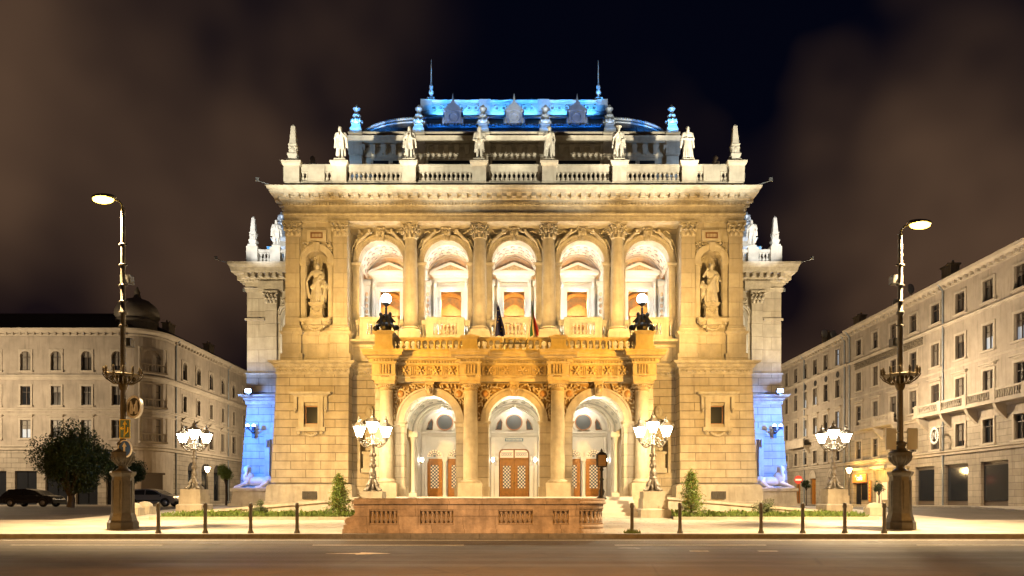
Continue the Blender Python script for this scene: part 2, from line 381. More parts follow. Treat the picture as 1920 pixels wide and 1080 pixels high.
m = MB()
slab(m, 31.5, 70, 33, 160); slab(m, -70, -31.5, 62, 160)
tag(m.build('side_pavement', 'pave'), kind='structure')
m = MB()      # road markings
for x in range(-60, 60, 9): m.box(x, x+4.5, 20.6, 20.72, -.156, -.152)
m.prism_z([(-4.7, 17.3), (-3.9, 17.2), (-3.9, 17.0), (-3.1, 17.35), (-3.9, 17.7), (-3.9, 17.45)], -.156, -.152)
for x in (4.6, 6.4): m.box(x, x+.5, 18.1, 18.25, -.156, -.152)
m.box(-70, 70, 23.2, 23.32, -.156, -.152)
tag(m.build('road_marking', 'paint'), kind='structure')

m = MB()
for x, y in ((-9.5, 21.6), (3.2, 19.3), (11.5, 22.3)):
    m.lathe([(.001, .004), (.30, .004), (.31, 0)], x, y, -.158, 24)
    for k in range(5): m.box(x-.2+.08*k, x-.17+.08*k, y-.2, y+.2, -.155, -.150)
tag(m.build('manhole_cover', 'iron'), kind='structure')
m = MB()
for x in (-17.5, -3.0, 9.4, 19.0):
    m.box(x-.3, x+.3, 23.78, 24.2, -.158, -.152)
    for k in range(7): m.box(x-.27+.08*k, x-.235+.08*k, 23.82, 24.16, -.151, -.146)
tag(m.build('road_drain', 'iron'), kind='structure')
# ------------------------------------------------------------------ the opera house
H = thing('opera_house', 'cream limestone opera house with arcaded loggia, arched porch and blue-lit roof', 'opera house', (0, 44, 0))
def arch_poly(x0, x1, z0, zt, cx, r, zs, seg=24):
    p = [(x0, z0), (cx-r, z0)]+[(cx+r*math.cos(PI-PI*k/seg), zs+r*math.sin(PI*k/seg)) for k in range(seg+1)]+[(cx+r, z0), (x1, z0), (x1, zt), (x0, zt)]
    q = []
    for a in p:
        if not q or (abs(a[0]-q[-1][0])+abs(a[1]-q[-1][1])) > 1e-5: q.append(a)
    return q
def flip(mb, s):
    if s < 0: mb.v = [(-x, y, z) for x, y, z in mb.v]
    return mb
WIN_Z = (6.05, 7.22)
for s in (-1, 1):
    # ground storey, end bay: battered rusticated block with a small window
    def pl(u, d, z, s=s):
        t = (9.3-z)/7
        return (s*(u+(.32*t if u > 14 else 0)), 44.0-.12*t+d, z)
    b = MB(); hs = [(12.42, 13.3, *WIN_Z)]
    b.holed((10.5, 15.08), (2.33, 9.4), hs, pl, .45)
    x_b = 15.08+.32
    b.add([(s*10.5, 43.88, 2.33), (s*10.5, 44, 9.4), (s*10.5, 45.2, 9.4), (s*10.5, 45.2, 2.33)], [(0, 1, 2, 3)])
    b.add([(s*x_b, 43.88, 2.33), (s*15.08, 44, 9.4), (s*15.08, 54, 9.4), (s*x_b, 54, 2.33)], [(0, 1, 2, 3)])
    b.build('lower_wall', 'rust', H)
    p = MB()
    p.sweep([(-.3, .2), (.34, .2), (.34, 1.1), (.27, 1.16), (.22, 2.1), (.1, 2.22), (-.3, 2.33)], [(s*15.4, 54), (s*15.4, 43.88), (s*10.45, 43.88), (s*10.45, 45)] if s < 0 else [(s*10.45, 45), (s*10.45, 43.88), (s*15.4, 43.88), (s*15.4, 54)])
    p.build('plinth', 'stone', H)
    v = MB(); v.box(s*12.85-.45, s*12.85+.45, 43.50, 43.58, 1.30, 1.78)
    for k in range(6): v.obox((s*12.85-.36+.145*k, 43.485, 1.54), 0, .05, .03, .44)
    for k in range(3): v.obox((s*12.85, 43.478, 1.40+.14*k), 0, .86, .03, .03)
    v.build('basement_grille', 'iron', H)
    # window with eared surround, hood and apron
    wx = s*12.86
    a = MB()
    for q in (-1, 1): a.box(wx+q*.44 if q > 0 else wx-.78, wx+.78 if q > 0 else wx-.44, 43.80, 44.1, 5.85, 7.42)
    a.box(wx-.78, wx+.78, 43.802, 44.1, 7.422, 7.75); a.box(wx-.92, wx+.92, 43.74, 44.1, 5.58, 5.848)
    a.sweep([(0, 7.75), (.06, 7.75), (.12, 7.85), (.3, 7.93), (.34, 8.05), (0, 8.12)], [(wx-.98, 44.2), (wx-.98, 43.85), (wx+.98, 43.85), (wx+.98, 44.2)])
    for q in (-1, 1):
        a.box(wx+q*.95-.1, wx+q*.95+.1, 43.72, 44.1, 6.95, 7.748); a.blob((wx+q*.95, 43.76, 6.9), (.1, .12, .14)); a.blob((wx+q*.72, 43.74, 5.5), (.13, .1, .12))
    for k in range(9): a.blob((wx-.4+.1*k, 43.82, 5.48-.16*math.sin(PI*k/8)), (.09, .09, .09+.03*(k % 2)))
    wd = a.build('window', 'stone', H)
    f = MB()
    for q in (-1, 1): f.box(wx+q*.405-.028, wx+q*.405+.028, 44.12, 44.2, 6.06, 7.21)
    f.box(wx-.375, wx+.375, 44.121, 44.199, 7.16, 7.21); f.box(wx-.375, wx+.375, 44.121, 44.199, 6.06, 6.11)
    f.build('window_frame', 'woodpale', wd)
    MB().box(wx-.44, wx+.44, 44.2, 44.23, 6.0, 7.25).build('pane', 'glass', wd)
    # lower recessed wall with a statue niche
    n = MB(); cx = 9.35
    pol = arch_poly(7.6, 10.5, 3.0, 9.4, cx, .62, 5.9); n.prism_y(pol, 45.0, 45.7); n.box(7.6, 10.5, 44.9, 45.7, .6, 2.998)
    flip(n, s).build('lower_wall', 'rust', H)
    n = MB(); n.ring_y(cx, 5.9, .62, .8, 44.9, 45.05); n.box(cx-.8, cx-.62, 44.9, 45.05, 3.0, 5.9); n.box(cx+.62, cx+.8, 44.9, 45.05, 3.0, 5.9)
    n.lathe([(.66, 0), (.66, 2.9)], cx, 45.5, 3.0, 14, 0, PI); n.lathe([(.66*math.cos(t*PI/12), .66*math.sin(t*PI/12)) for t in range(7)], cx, 45.5, 5.9, 14, 0, PI)
    n.blob((cx, 44.88, 6.95), (.3, .12, .4)); n.blob((cx, 44.8, 7.0), (.13, .12, .18))
    flip(n, s).build('niche', 'stone', H)
    n = MB(); n.cbox(cx, 45.1, 2.999, 3.3, 1.0, .9); n.cbox(cx, 45.12, 3.3, 4.2, .8, .75); n.cbox(cx, 45.1, 4.2, 4.36, .95, .85)
    flip(n, s).build('niche_pedestal', 'stone', H)

# string course with wave ornament between the storeys
PATH = [(-15.05, 54), (-15.05, 44.0), (-10.5, 44.0), (-10.5, 45.0), (10.5, 45.0), (10.5, 44.0), (15.05, 44.0), (15.05, 54)]
m = MB(); m.sweep([(-.2, 9.2), (.05, 9.2), (.07, 9.25), (.07, 9.62), (.12, 9.64), (.2, 9.72), (.22, 9.8), (.42, 9.9), (.48, 10.02), (-.2, 10.08)], PATH)
m.along(PATH, .16, .10, 9.645, 9.74, .08, .1)
for i in range(len(PATH)-1):
    p0, p1 = Vector(PATH[i]), Vector(PATH[i+1]); d = (p1-p0).normalized(); nr = Vector((d.y, -d.x)); k = int((p1-p0).length/.36)
    if abs(d.y) > .5: continue
    for j in range(k):
        c = p0+d*((j+.5)*(p1-p0).length/k)+nr*.07
        if abs(c.x) < 8: continue
        m.blob((c.x-.05, c.y, 9.42), (.13, .06, .09), 6, 4); m.blob((c.x+.12, c.y, 9.46), (.06, .05, .06), 6, 4)
m.build('string_course', 'carved', H)

# ---- upper storey, end bays
NZ0, NZS, NR = 12.9, 16.45, .68
cap_l = [(.0)]
def leafcap_round(h, r):
    c = MB(); c.lathe([(r*.98, 0), (r*1.12, .03*h), (r*1.12, .07*h), (r, .09*h), (r*1.02, .5*h), (r*1.4, .88*h)], seg=14)
    for row, (z, rr, n, wd) in enumerate(((.22, 1.1, 8, .3), (.48, 1.22, 8, .3))):
        for k in range(n):
            a = 2*PI*(k+.5*row)/n; R = Matrix.Rotation(a, 3, 'Z')
            c.blob(R @ Vector((r*rr, 0, z*h)), (.07, r*wd*.9, .19*h), 6, 5, R); c.blob(R @ Vector((r*(rr+.32), 0, (z+.17)*h)), (.12, r*wd*.7, .05*h), 6, 4, R)
    for k in range(4):
        a = PI/4+k*PI/2; R = Matrix.Rotation(a, 3, 'Z')
        c.blob(R @ Vector((r*1.62, 0, .8*h)), (.12, .07, .1*h), 8, 5, R); c.tube([R @ Vector((r*1.15, 0, .5*h)), R @ Vector((r*1.5, 0, .8*h))], .05, 5)
        b_ = k*PI/2; R2 = Matrix.Rotation(b_, 3, 'Z'); c.blob(R2 @ Vector((r*1.38, 0, .9*h)), (.07, .11, .08*h), 6, 5, R2)
        for q in (-1, 1): c.blob(R2 @ Vector((r*1.25, q*r*.4, .72*h)), (.06, .07, .1*h), 6, 4, R2)
    w = r*1.42; e = .86
    c.prism_z([(w, w), (e*w, 0), (w, -w), (0, -e*w), (-w, -w), (-e*w, 0), (-w, w), (0, e*w)], .9*h, h)
    return c
def leafcap_flat(h, w, d):                            # pilaster capital, front towards -y, back at y=0
    c = MB(); c.tbox((-w/2, w/2, -d, .02), 0, (-w*.56, w*.56, -d*1.3, .02), .9*h); c.box(-w*.53, w*.53, -d-.04, 0, .02*h, .07*h)
    for row, (z, nk) in enumerate(((.22, 3), (.48, 4))):
        for k in range(nk):
            x = w*(-.5+(k+.5)/nk) if row == 0 else w*(-.5+k/(nk-1))
            c.blob((x, -d-.04-.03*row, z*h), (w*.15, .07, .18*h), 6, 5); c.blob((x, -d-.16-.06*row, (z+.17)*h), (w*.105, .11, .05*h), 6, 4)
    for q in (-1, 1):
        c.blob((q*w*.6, -d-.16, .8*h), (.1, .1, .1*h)); c.blob((q*w*.2, -d-.1, .74*h), (.09, .07, .1*h))
        for z in (.22, .5): c.blob((q*w*.53, -d*.4, z*h), (.06, d*.4, .18*h), 6, 5)
    c.blob((0, -d-.15, .92*h), (.1, .08, .09*h)); c.box(-w*.66, w*.66, -d-.2, 0, .9*h, h)
    return c
ZB, ZS, ZC = 11.93, 17.97, 18.92     # pilaster foot, shaft top, capital top
pil0 = None
for x in (-14.08, -11.05, 11.05, 14.08):
    if pil0 is None:
        sh = MB(); sh.tbox((-.46, .46, -.24, .02), .42, (-.43, .43, -.22, .02), ZS-ZB)
        o = sh.mesh('pilaster', mats=[M['ashlar']]); pil0 = bpy.data.objects.new('pilaster', o); C.objects.link(pil0); pil0.parent = H; pil0.location = (x, .25, ZB)
        bs = MB(); bs.sweep([(-.1, 0), (.14, 0), (.14, .14), (.12, .15), (.15, .21), (.09, .28), (.04, .30), (.08, .36), (0, .42), (-.1, .42)], [(-.46, .02), (-.46, -.24), (.46, -.24), (.46, .02)]); local(bs, 'base', 'stone', pil0)
        cp = leafcap_flat(ZC-ZS, .88, .23); cp.v = [(a, b_, c+ZS-ZB) for a, b_, c in cp.v]; local(cp, 'capital', 'carved', pil0)
    else: copy_tree(pil0, H, (x, .25, ZB))
for s in (-1, 1):
    # pedestal zone
    g = MB()
    for c in (11.05, 14.08):
        g.cbox(c, 44.15, 10.08, 10.5, 1.42, .74); g.cbox(c, 44.17, 10.5, 11.7, 1.2, .66)
        g.sweep([(-.1, 11.7), (.04, 11.7), (.14, 11.8), (.16, 11.9), (-.1, 11.93)], [(c-.6, 44.5), (c-.6, 43.84), (c+.6, 43.84), (c+.6, 44.5)])
    g.box(11.65, 13.48, 44.0, 44.6, 10.08, 10.3); g.box(11.65, 13.48, 44.1, 44.6, 10.3, 11.7); g.box(11.65, 13.48, 43.98, 44.6, 11.7, 11.92)
    g.box(10.52, 14.68, 44.502, 46.5, 10.05, 11.9)
    flip(g, s).build('pilaster_pedestal', 'ashlar', H)
    u = MB(); u.prism_y(arch_poly(10.62, 14.5, 12.9, 18.95, 12.565, NR, NZS), 44.25, 44.95); u.box(10.62, 14.5, 44.25, 44.95, 11.92, 12.898)
    u.box(14.498, 14.5, 44.25, 60, 10, 18.95); u.box(10.62, 10.64, 44.95, 46.1, 9.9, 18.9)
    flip(u, s).build('upper_wall', 'ashlar', H)
    n = MB(); n.lathe([(.72, 0), (.72, NZS-12.9)], 12.565, 44.8, 12.9, 16, 0, PI)
    for k in range(9):    # shell vault of the niche
        a0, a1 = PI*k/9, PI*(k+1)/9
        pts = []
        for t in range(7):
            ph = PI/2*t/6; r = .72*math.cos(ph); z = NZS+.72*math.sin(ph)
            for a, k2 in ((a0, 1), ((a0+a1)/2, .92), (a1, 1)): pts.append((12.565+r*k2*math.cos(a), 44.8+r*k2*math.sin(a), z))
        n.add(pts, [(t*3+j, t*3+j+1, t*3+4+j, t*3+3+j) for t in range(6) for j in range(2)], False)
    n.ring_y(12.565, NZS, .7, 1.02, 44.12, 44.3, seg=28); n.ring_y(12.565, NZS, .98, 1.08, 44.08, 44.3, seg=28)
    for q in (-1, 1):
        n.cbox(12.565+q*.87, 44.22, 12.9, NZS-.3, .3, .14); n.cbox(12.565+q*.87, 44.2, NZS-.3, NZS-.18, .36, .2); n.cbox(12.565+q*.87, 44.19, NZS-.18, NZS, .44, .26)
    n.prism_y([(12.43, 17.05), (12.70, 17.05), (12.78, 17.6), (12.35, 17.6)], 44.0, 44.28)
    flip(n, s).build('niche', 'stone', H)
    n = MB()  # bracket under the niche with shell ornament
    n.tbox((12.0, 13.13, 43.85, 44.4), 12.25, (11.65, 13.48, 43.62, 44.4), 12.5); n.box(11.62, 13.5, 43.58, 44.4, 12.5, 12.68); n.box(12.1, 13.03, 43.5, 43.7, 12.25, 12.6)
    n.tbox((12.35, 12.78, 44.0, 44.4), 11.93, (12.1, 13.03, 43.75, 44.4), 12.25)
    for k in range(11):
        a = PI*k/10; n.blob((12.565+.42*math.cos(a), 43.8, 12.25-.26*math.sin(a)), (.09, .1, .09), 6, 4)
    for q in (-1, 1): n.blob((12.565+q*.75, 43.72, 12.4), (.12, .12, .12)); n.blob((12.565+q*.55, 43.75, 12.2), (.1, .1, .12))
    n.cbox(12.565, 44.35, 12.68, 12.86, 1.0, .9); n.tbox((12.565-.42, 12.565+.42, 43.98, 44.75), 12.86, (12.565-.33, 12.565+.33, 44.06, 44.7), 13.55); n.cbox(12.565, 44.36, 13.55, 13.66, .82, .84); n.cbox(12.565, 44.36, 13.66, 13.76, .95, .94)
    for k in range(7): n.blob((12.565-.24+.08*k, 43.98, 13.3-.14*math.sin(PI*k/6)), (.06, .06, .07), 6, 4)
    for q in (-1, 1): n.blob((12.565+q*.3, 44.0, 13.38), (.1, .1, .1))
    flip(n, s).build('niche_pedestal', 'carved', H)
    for q in (-1, 1):   # garlands round the niche arch, tablet above
        n = MB()
        for k in range(34):
            a = random.uniform(.12, 1.15); r = random.uniform(1.12, 1.5)
            x = 12.565+q*r*math.cos(a); z = NZS+r*math.sin(a)
            if abs(x-12.565) > .98 or z > 17.95: continue
            n.blob((x, 44.2, z), (random.uniform(.05, .11), .08, random.uniform(.05, .12)), 6, 4, Matrix.Rotation(random.uniform(0, 3), 3, 'Y'))
        flip(n, s).build('garland', 'carved', H)
    t = MB(); t.box(11.95, 13.18, 44.1, 44.28, 17.72, 18.42); t.mi = 1; t.box(12.18, 12.95, 44.07, 44.12, 17.88, 18.26)
    t.mi = 0
    for k in range(7): t.box(12.26+.09*k, 12.31+.09*k, 44.06, 44.075, 17.96, 18.16)
    flip(t, s).build('tablet', ['stone', mat('brown_tablet', (.16, .075, .03), .6, var=.3)], H)
m = MB(); m.box(-14.5, 14.5, 60, 60.2, 10, 21); m.box(-14.45, 14.45, 46, 60, 20.6, 20.7); m.build('rear_wall', 'stone', H)

# ---- columns of the loggia
COLX = (-6.65, -2.22, 2.22, 6.65); BAY = (-8.68, -4.42, 0, 4.42, 8.68)
col0 = None
for x in COLX:
    if col0 is None:
        sh = MB(); L_ = ZS-ZB
        sh.lathe([(.44, .42)]+[(.44-.075*max(0, (t-.3)/.7)**1.4, .42+(L_-.42)*t) for t in [i/10 for i in range(11)]], seg=28)
        col0 = bpy.data.objects.new('column', sh.mesh('column', mats=[M['stone']])); C.objects.link(col0); col0.parent = H; col0.location = (x, .62, ZB)
        bs = MB(); bs.box(-.62, .62, -.62, .62, 0, .15); bs.lathe([(.5, .15), (.61, .17), (.62, .23), (.56, .29), (.5, .31), (.5, .34), (.53, .37), (.52, .41), (.45, .43)], seg=24); local(bs, 'base', 'stone', col0)
        cp = leafcap_round(ZC-ZS, .38); cp.v = [(a, b_, c+L_) for a, b_, c in cp.v]; local(cp, 'capital', 'carved', col0)
    else: copy_tree(col0, H, (x, .62, ZB))
for x in COLX:
    p = MB(); p.cbox(x, 44.62, 11.55, ZB-.002, 1.36, 1.36); p.cbox(x, 44.66, 10.08, 11.55, 1.2, 1.2); p.build('column_pedestal', 'ashlar', H)
m = MB(); m.box(-10.6, 10.6, 45.1, 45.6, 9.9, 11.5); m.box(-10.6, 10.6, 44.15, 45.9, 11.35, 11.5); m.build('loggia_base', 'ashlar', H)
# arcade wall
ed = (-10.62, -6.62, -2.22, 2.22, 6.62, 10.62); AZS, AR = 16.72, 1.45
m = MB()
for i, c in enumerate(BAY): m.prism_y(arch_poly(ed[i], ed[i+1], 11.5, 18.95, c, AR, AZS), 45.3, 46.0)
m.build('arcade_wall', 'ashlar', H)
for c in BAY:
    a = MB(); a.ring_y(c, AZS, AR, AR+.26, 45.16, 45.32, seg=32); a.ring_y(c, AZS, AR+.26, AR+.36, 45.10, 45.32, seg=32)
    for k in range(30):
        t = PI*(k+.5)/30; a.blob((c+(AR+.1)*math.cos(t), 45.15, AZS+(AR+.1)*math.sin(t)), .045, 5, 4)
    for q in (-1, 1):
        a.box(c+q*(AR+.17)-.2, c+q*(AR+.17)+.2, 45.2, 45.3, 11.5, AZS-.24)
        a.sweep([(0, AZS-.26), (.04, AZS-.26), (.04, AZS-.18), (.1, AZS-.1), (.12, AZS-.01), (0, AZS)], [(c+q*(AR+.17)-.24, 46), (c+q*(AR+.17)-.24, 45.22), (c+q*(AR+.17)+.24, 45.22), (c+q*(AR+.17)+.24, 46)])
    ar = a.build('archivolt', 'stone', H)
    k_ = MB(); k_.prism_y([(c-.2, AZS+AR-.12), (c+.2, AZS+AR-.12), (c+.29, AZS+AR+.75), (c-.29, AZS+AR+.75)], 44.95, 45.32)
    k_.blob((c, 44.9, AZS+AR+.33), (.2, .14, .3)); k_.blob((c, 44.76, AZS+AR+.32), (.05, .07, .09), 6, 4); k_.blob((c, 44.82, AZS+AR+.03), (.12, .1, .17))
    for q in (-1, 1): k_.blob((c+q*.2, 44.9, AZS+AR+.4), (.09, .1, .2)); k_.blob((c+q*.08, 44.78, AZS+AR+.45), (.06, .04, .03), 6, 4); k_.blob((c+q*.25, 44.95, AZS+AR+.7), (.1, .12, .09))
    k_.blob((c, 44.88, AZS+AR+.64), (.22, .13, .1)); k_.build('keystone', 'carved', ar)
# reclining figures in the spandrels
def spandrel(var):
    f = MB()
    f.blob((-.72, -.16, 2.02), (.1, .1, .13)); f.blob((-.72, -.13, 2.08), (.12, .11, .09))
    f.cap((-.84, -.12, 1.86), .12, (-1.06, -.1, 1.66), .13); f.blob((-1.12, -.1, 1.58), (.17, .13, .15))
    f.cap((-1.14, -.12, 1.56), .12, (-1.42, -.16, 1.3), .09); f.cap((-1.42, -.16, 1.3), .085, (-1.62, -.1, .86), .055); f.blob((-1.66, -.12, .76), (.05, .07, .1))
    f.cap((-1.2, -.08, 1.52), .11, (-1.58, -.1, 1.42), .085); f.cap((-1.58, -.1, 1.42), .08, (-1.84, -.06, .9), .05); f.cap((-1.84, -.05, .9), .05, (-1.92, -.05, .4), .035)
    if var: f.cap((-.78, -.14, 1.86), .06, (-.5, -.16, 1.93), .05); f.cap((-.5, -.16, 1.93), .05, (-.36, -.16, 2.06), .04); f.cap((-.95, -.1, 1.9), .06, (-1.2, -.12, 2.02), .045); f.cap((-1.2, -.12, 2.02), .045, (-1.42, -.12, 1.86), .04)
    else: f.cap((-.78, -.12, 1.84), .06, (-.56, -.16, 1.86), .05); f.cap((-.5, -.16, 1.96), .035, (-.85, -.16, 2.1), .025); f.cap((-.95, -.1, 1.86), .06, (-1.24, -.12, 1.84), .045); f.cap((-1.24, -.12, 1.84), .045, (-1.36, -.12, 2.04), .04); f.blob((-1.4, -.1, 2.06), (.1, .06, .08))
    for k in range(5):
        t = k/4; f.cap((-1.1-.3*t, -.03, 1.66-.2*t), .06, (-1.5-.3*t+.05*math.sin(k*2), -.03, 1.75-.75*t), .035)
    return f
sp = [sculpt('spandrel_relief', spandrel(v), 'carved', .025, 1) for v in (0, 1)]
for i, c in enumerate(BAY):
    for q in (-1, 1):
        put('spandrel_relief', sp[(i+(q > 0)) % 2], H, (c, 1.30, AZS), scale=(-q, 1.7, 1))

# ---- loggia interior: painted barrel vaults, aedicule doorways, lit hall behind
M['vault'] = mat('painted_vault', (.66, .57, .49), .6, var=.15, vscale=3)
M['rosette'] = mat('painted_rosette', (.33, .30, .30), .6, var=.3, vscale=9)
M['lunette'] = mat('painted_lunette', (.62, .36, .20), .6, col2=(.66, .52, .36), vscale=6)
M['teal'] = mat('teal_tablet', (.16, .27, .25), .6)
M['hall'] = mat('gilded_hall', (.42, .20, .05), .5, col2=(.14, .12, .09), vscale=2.6)
M['hallgold'] = mat('gilded_wood', (.50, .24, .06), .4, var=.3, vscale=5)
VY0, VY1, VR = 46.0, 48.6, 1.6
m = MB(); m.box(-10.6, 10.6, 45.5, 54, 11.38, 11.52)
m.build('loggia_floor', 'marble', H)
for c in BAY:
    v = MB(); vs = []; fs = []; n = 20
    for k in range(n+1):
        a = PI*k/n; x, z = c+VR*math.cos(a), AZS+VR*math.sin(a); vs += [(x, VY0, z), (x, VY1, z)]
    v.add(vs, [(2*k, 2*k+1, 2*k+3, 2*k+2) for k in range(n)], True)
    v.mi = 1
    for j in range(5):
        for k in range(9):
            a = PI*(k+.7+.3*(j % 2))/9.6; R = Matrix.Rotation(-(a-PI/2), 3, 'Y'); p = Vector((c+(VR-.01)*math.cos(a), VY0+.3+.5*j, AZS+(VR-.01)*math.sin(a)))
            v.blob(p, (.16, .16, .03), 8, 4, R); v.mi = 0; v.blob(p-R @ Vector((0, 0, .03)), (.08, .08, .03), 6, 4, R); v.mi = 1
    v.mi = 0; v.ring_y(c, AZS, VR-.07, VR+.05, 48.2, 48.45, seg=28)
    v.build('vault', ['vault', 'rosette'], H)
    l = MB(); l.prism_y([(c+1.58*math.cos(PI*k/24), AZS+1.58*math.sin(PI*k/24)) for k in range(25)], 48.56, 48.598)
    l.mi = 1; l.ring_y(c, AZS, 1.22, 1.46, 48.52, 48.57)
    for k in range(11):
        a = PI*(k+.5)/11; l.mi = 2 if k % 2 else 1; l.blob((c+1.04*math.cos(a), 48.55, AZS+1.04*math.sin(a)), (.13, .05, .13), 8, 5)
    l.mi = 3; l.box(c-.36, c+.36, 48.5, 48.56, AZS+.86, AZS+1.12)
    l.mi = 1; l.box(c-.44, c+.44, 48.52, 48.565, AZS+.79, AZS+1.19)
    l.build('lunette_painting', ['vault', 'lunette', 'rosette', 'teal'], H)
    # white aedicule
    a = MB(); dw, dz = .72, 15.92
    for q in (-1, 1):
        a.box(min(c+q*dw, c+q*(dw+.24)), max(c+q*dw, c+q*(dw+.24)), 48.36, 48.6, 11.52, dz+.18)
        a.box(min(c+q*(dw+.24), c+q*(dw+.46)), max(c+q*(dw+.24), c+q*(dw+.46)), 48.22, 48.6, 11.52, dz+.55); a.cbox(c+q*(dw+.35), 48.3, dz+.1, dz+.5, .2, .3)
        a.blob((c+q*(dw+.35), 48.1, dz+.3), (.1, .12, .18))
    a.box(c-dw, c+dw, 48.361, 48.6, dz, dz+.18); a.box(c-dw-.46, c+dw+.46, 48.3, 48.6, dz+.551, dz+.8)
    a.sweep([(0, dz+.8), (.08, dz+.82), (.1, dz+.92), (.26, dz+1.0), (.28, dz+1.08), (0, dz+1.1)], [(c-dw-.46, 48.6), (c-dw-.46, 48.28), (c+dw+.46, 48.28), (c+dw+.46, 48.6)])
    for k in range(8): a.cbox(c-1.05+.3*k, 48.2, dz+.9, dz+.99, .13, .16)
    ae = a.build('aedicule', 'marble', H)
    p = MB(); zb = dz+1.1; wq = dw+.72
    p.prism_y([(c-wq, zb), (c+wq, zb), (c+wq, zb+.1), (c, zb+.72), (c-wq, zb+.1)], 48.02, 48.2); p.mi = 1
    p.prism_y([(c-wq+.45, zb+.12), (c+wq-.45, zb+.12), (c, zb+.5)], 47.99, 48.03); p.mi = 0
    p.prism_y([(c-wq+.05, zb+.02), (c, zb+.66), (c+wq-.05, zb+.02)], 48.2, 48.58)
    p.build('pediment', ['marble', mat('carved_tympanum', (.35, .25, .13), .7, var=.4, vscale=8)], ae)
    b = MB(); b.holed((c-2.2, c+2.2), (11.52, AZS+.02), [(c-.72, c+.72, 11.52, 15.92)], lambda u, d, z: (u, 48.6+d, z), .3)
    b.build('loggia_back_wall', 'marble', H)
    # narrow painted pilaster strips on the back wall
    for q in (-1, 1):
        g = MB()
        x = c+q*1.62; g.cbox(x, 48.5, 11.6, 16.2, .44, .2); g.mi = 1
        for k in range(9): g.blob((x, 48.4, 12.4+.4*k), (.12, .04, .16), 6, 5)
        g.mi = 0; g.cbox(x, 48.45, 16.2, 16.5, .6, .3)
        g.build('painted_pilaster', ['marble', 'lunette'], H)
m = MB()
for c in (-10.6, -6.55, -2.21, 2.21, 6.55, 10.6): m.box(c-.62 if abs(c) < 10 else c-.05, c+.62 if abs(c) < 10 else c+.05, 46.0, 48.6, AZS-.25, AZS+.0 if abs(c) < 10 else AZS+2.1)
m.box(-10.62, 10.62, 46.01, 48.7, 18.6, 18.9)
m.build('loggia_lintel', 'marble', H)
m = MB()
for s in (-1, 1): m.box(min(s*10.5, s*10.62), max(s*10.5, s*10.62), 46.0, 48.6, 11.5, AZS-.25); 
for s in (-1, 1):
    for z in (12.2, 14.6): m.box(min(s*10.42, s*10.52), max(s*10.42, s*10.52), 46.4, 48.2, z, z+2.0 if z < 13 else z+1.6)
m.build('loggia_end_wall', 'marble', H)
m = MB(); m.box(-11, 11, 53.0, 53.2, 11.5, 18.5); m.box(-11, 11, 48.9, 53, 18.0, 18.2); m.box(-11.2, -11, 48.9, 53.2, 11.5, 18.2); m.box(11, 11.2, 48.9, 53.2, 11.5, 18.2)
m.build('hall_wall', 'hall', H)
for c in BAY:
    m = MB(); cc = c*1.1
    for q in (-1, 1): m.box(cc+q*.62-.12, cc+q*.62+.12, 52.6, 53, 11.5, 15.2); m.box(cc+q*1.2-.1, cc+q*1.2+.1, 52.7, 53, 11.5, 15.9)
    m.box(cc-.85, cc+.85, 52.5, 53, 15.2, 15.5); m.prism_y([(cc-.95, 15.5), (cc+.95, 15.5), (cc, 16.1)], 52.5, 53); m.ring_y(cc, 15.4, 1.3, 1.55, 52.6, 53); m.box(cc-.5, cc+.5, 52.8, 52.95, 13.3, 13.5); m.box(cc-.5, cc+.5, 52.8, 52.95, 14.5, 14.6)
    m.ring_y(cc, 15.0, 1.75, 1.9, 50.5, 50.8)
    m.build('hall_doorcase', 'hallgold', H)

# ---- balustrades
def bal_mesh(h, r):
    b = MB(); b.box(-r, r, -r, r, 0, .1*h); b.box(-r, r, -r, r, .9*h, h)
    b.lathe([(.62*r, .1*h), (.55*r, .16*h), (.98*r, .3*h), (.95*r, .38*h), (.5*r, .52*h), (.44*r, .62*h), (.42*r, .72*h), (.72*r, .78*h), (.5*r, .82*h), (.72*r, .9*h)], seg=10)
    return b
bmesh_cache = {}
def baluster(parent, x, y, z, h, r, m_):
    key = (round(h, 3), r, m_)
    if key not in bmesh_cache: bmesh_cache[key] = bal_mesh(h, r).mesh('baluster', mats=[M[m_]])
    o = bpy.data.objects.new('baluster', bmesh_cache[key]); C.objects.link(o); o.parent = parent
    o.location = Vector((x, y, z))-org(parent)
def balustrade(x0, x1, y, z0, z1, n, m_, depth=.34, base=.2, rail=.24, r=.1, merge=False, ends=0):
    b = MB(); b.box(x0, x1, y-depth/2, y+depth/2, z0, z0+base)
    b.box(x0, x1, y-depth/2+.03, y+depth/2-.03, z1-rail, z1-.1); b.box(x0, x1, y-depth/2-.04, y+depth/2+.04, z1-.1, z1)
    if ends: b.box(x0, x0+ends, y-depth/2+.02, y+depth/2-.02, z0+base, z1-rail); b.box(x1-ends, x1, y-depth/2+.02, y+depth/2-.02, z0+base, z1-rail)
    o = b.build('balustrade', m_, H); h = z1-rail-z0-base
    if merge:
        g = MB(); q = bal_mesh(h, r)
        for k in range(n):
            x = x0+ends+(x1-x0-2*ends)*(k+.5)/n; g.add([(a+x, b_+y, c+z0+base) for a, b_, c in q.v], q.f, True)
        tag(g.build('baluster', m_, o), kind='stuff')
    else:
        for k in range(n): baluster(o, x0+ends+(x1-x0-2*ends)*(k+.5)/n, y, z0+base, h, r, m_)
    return o
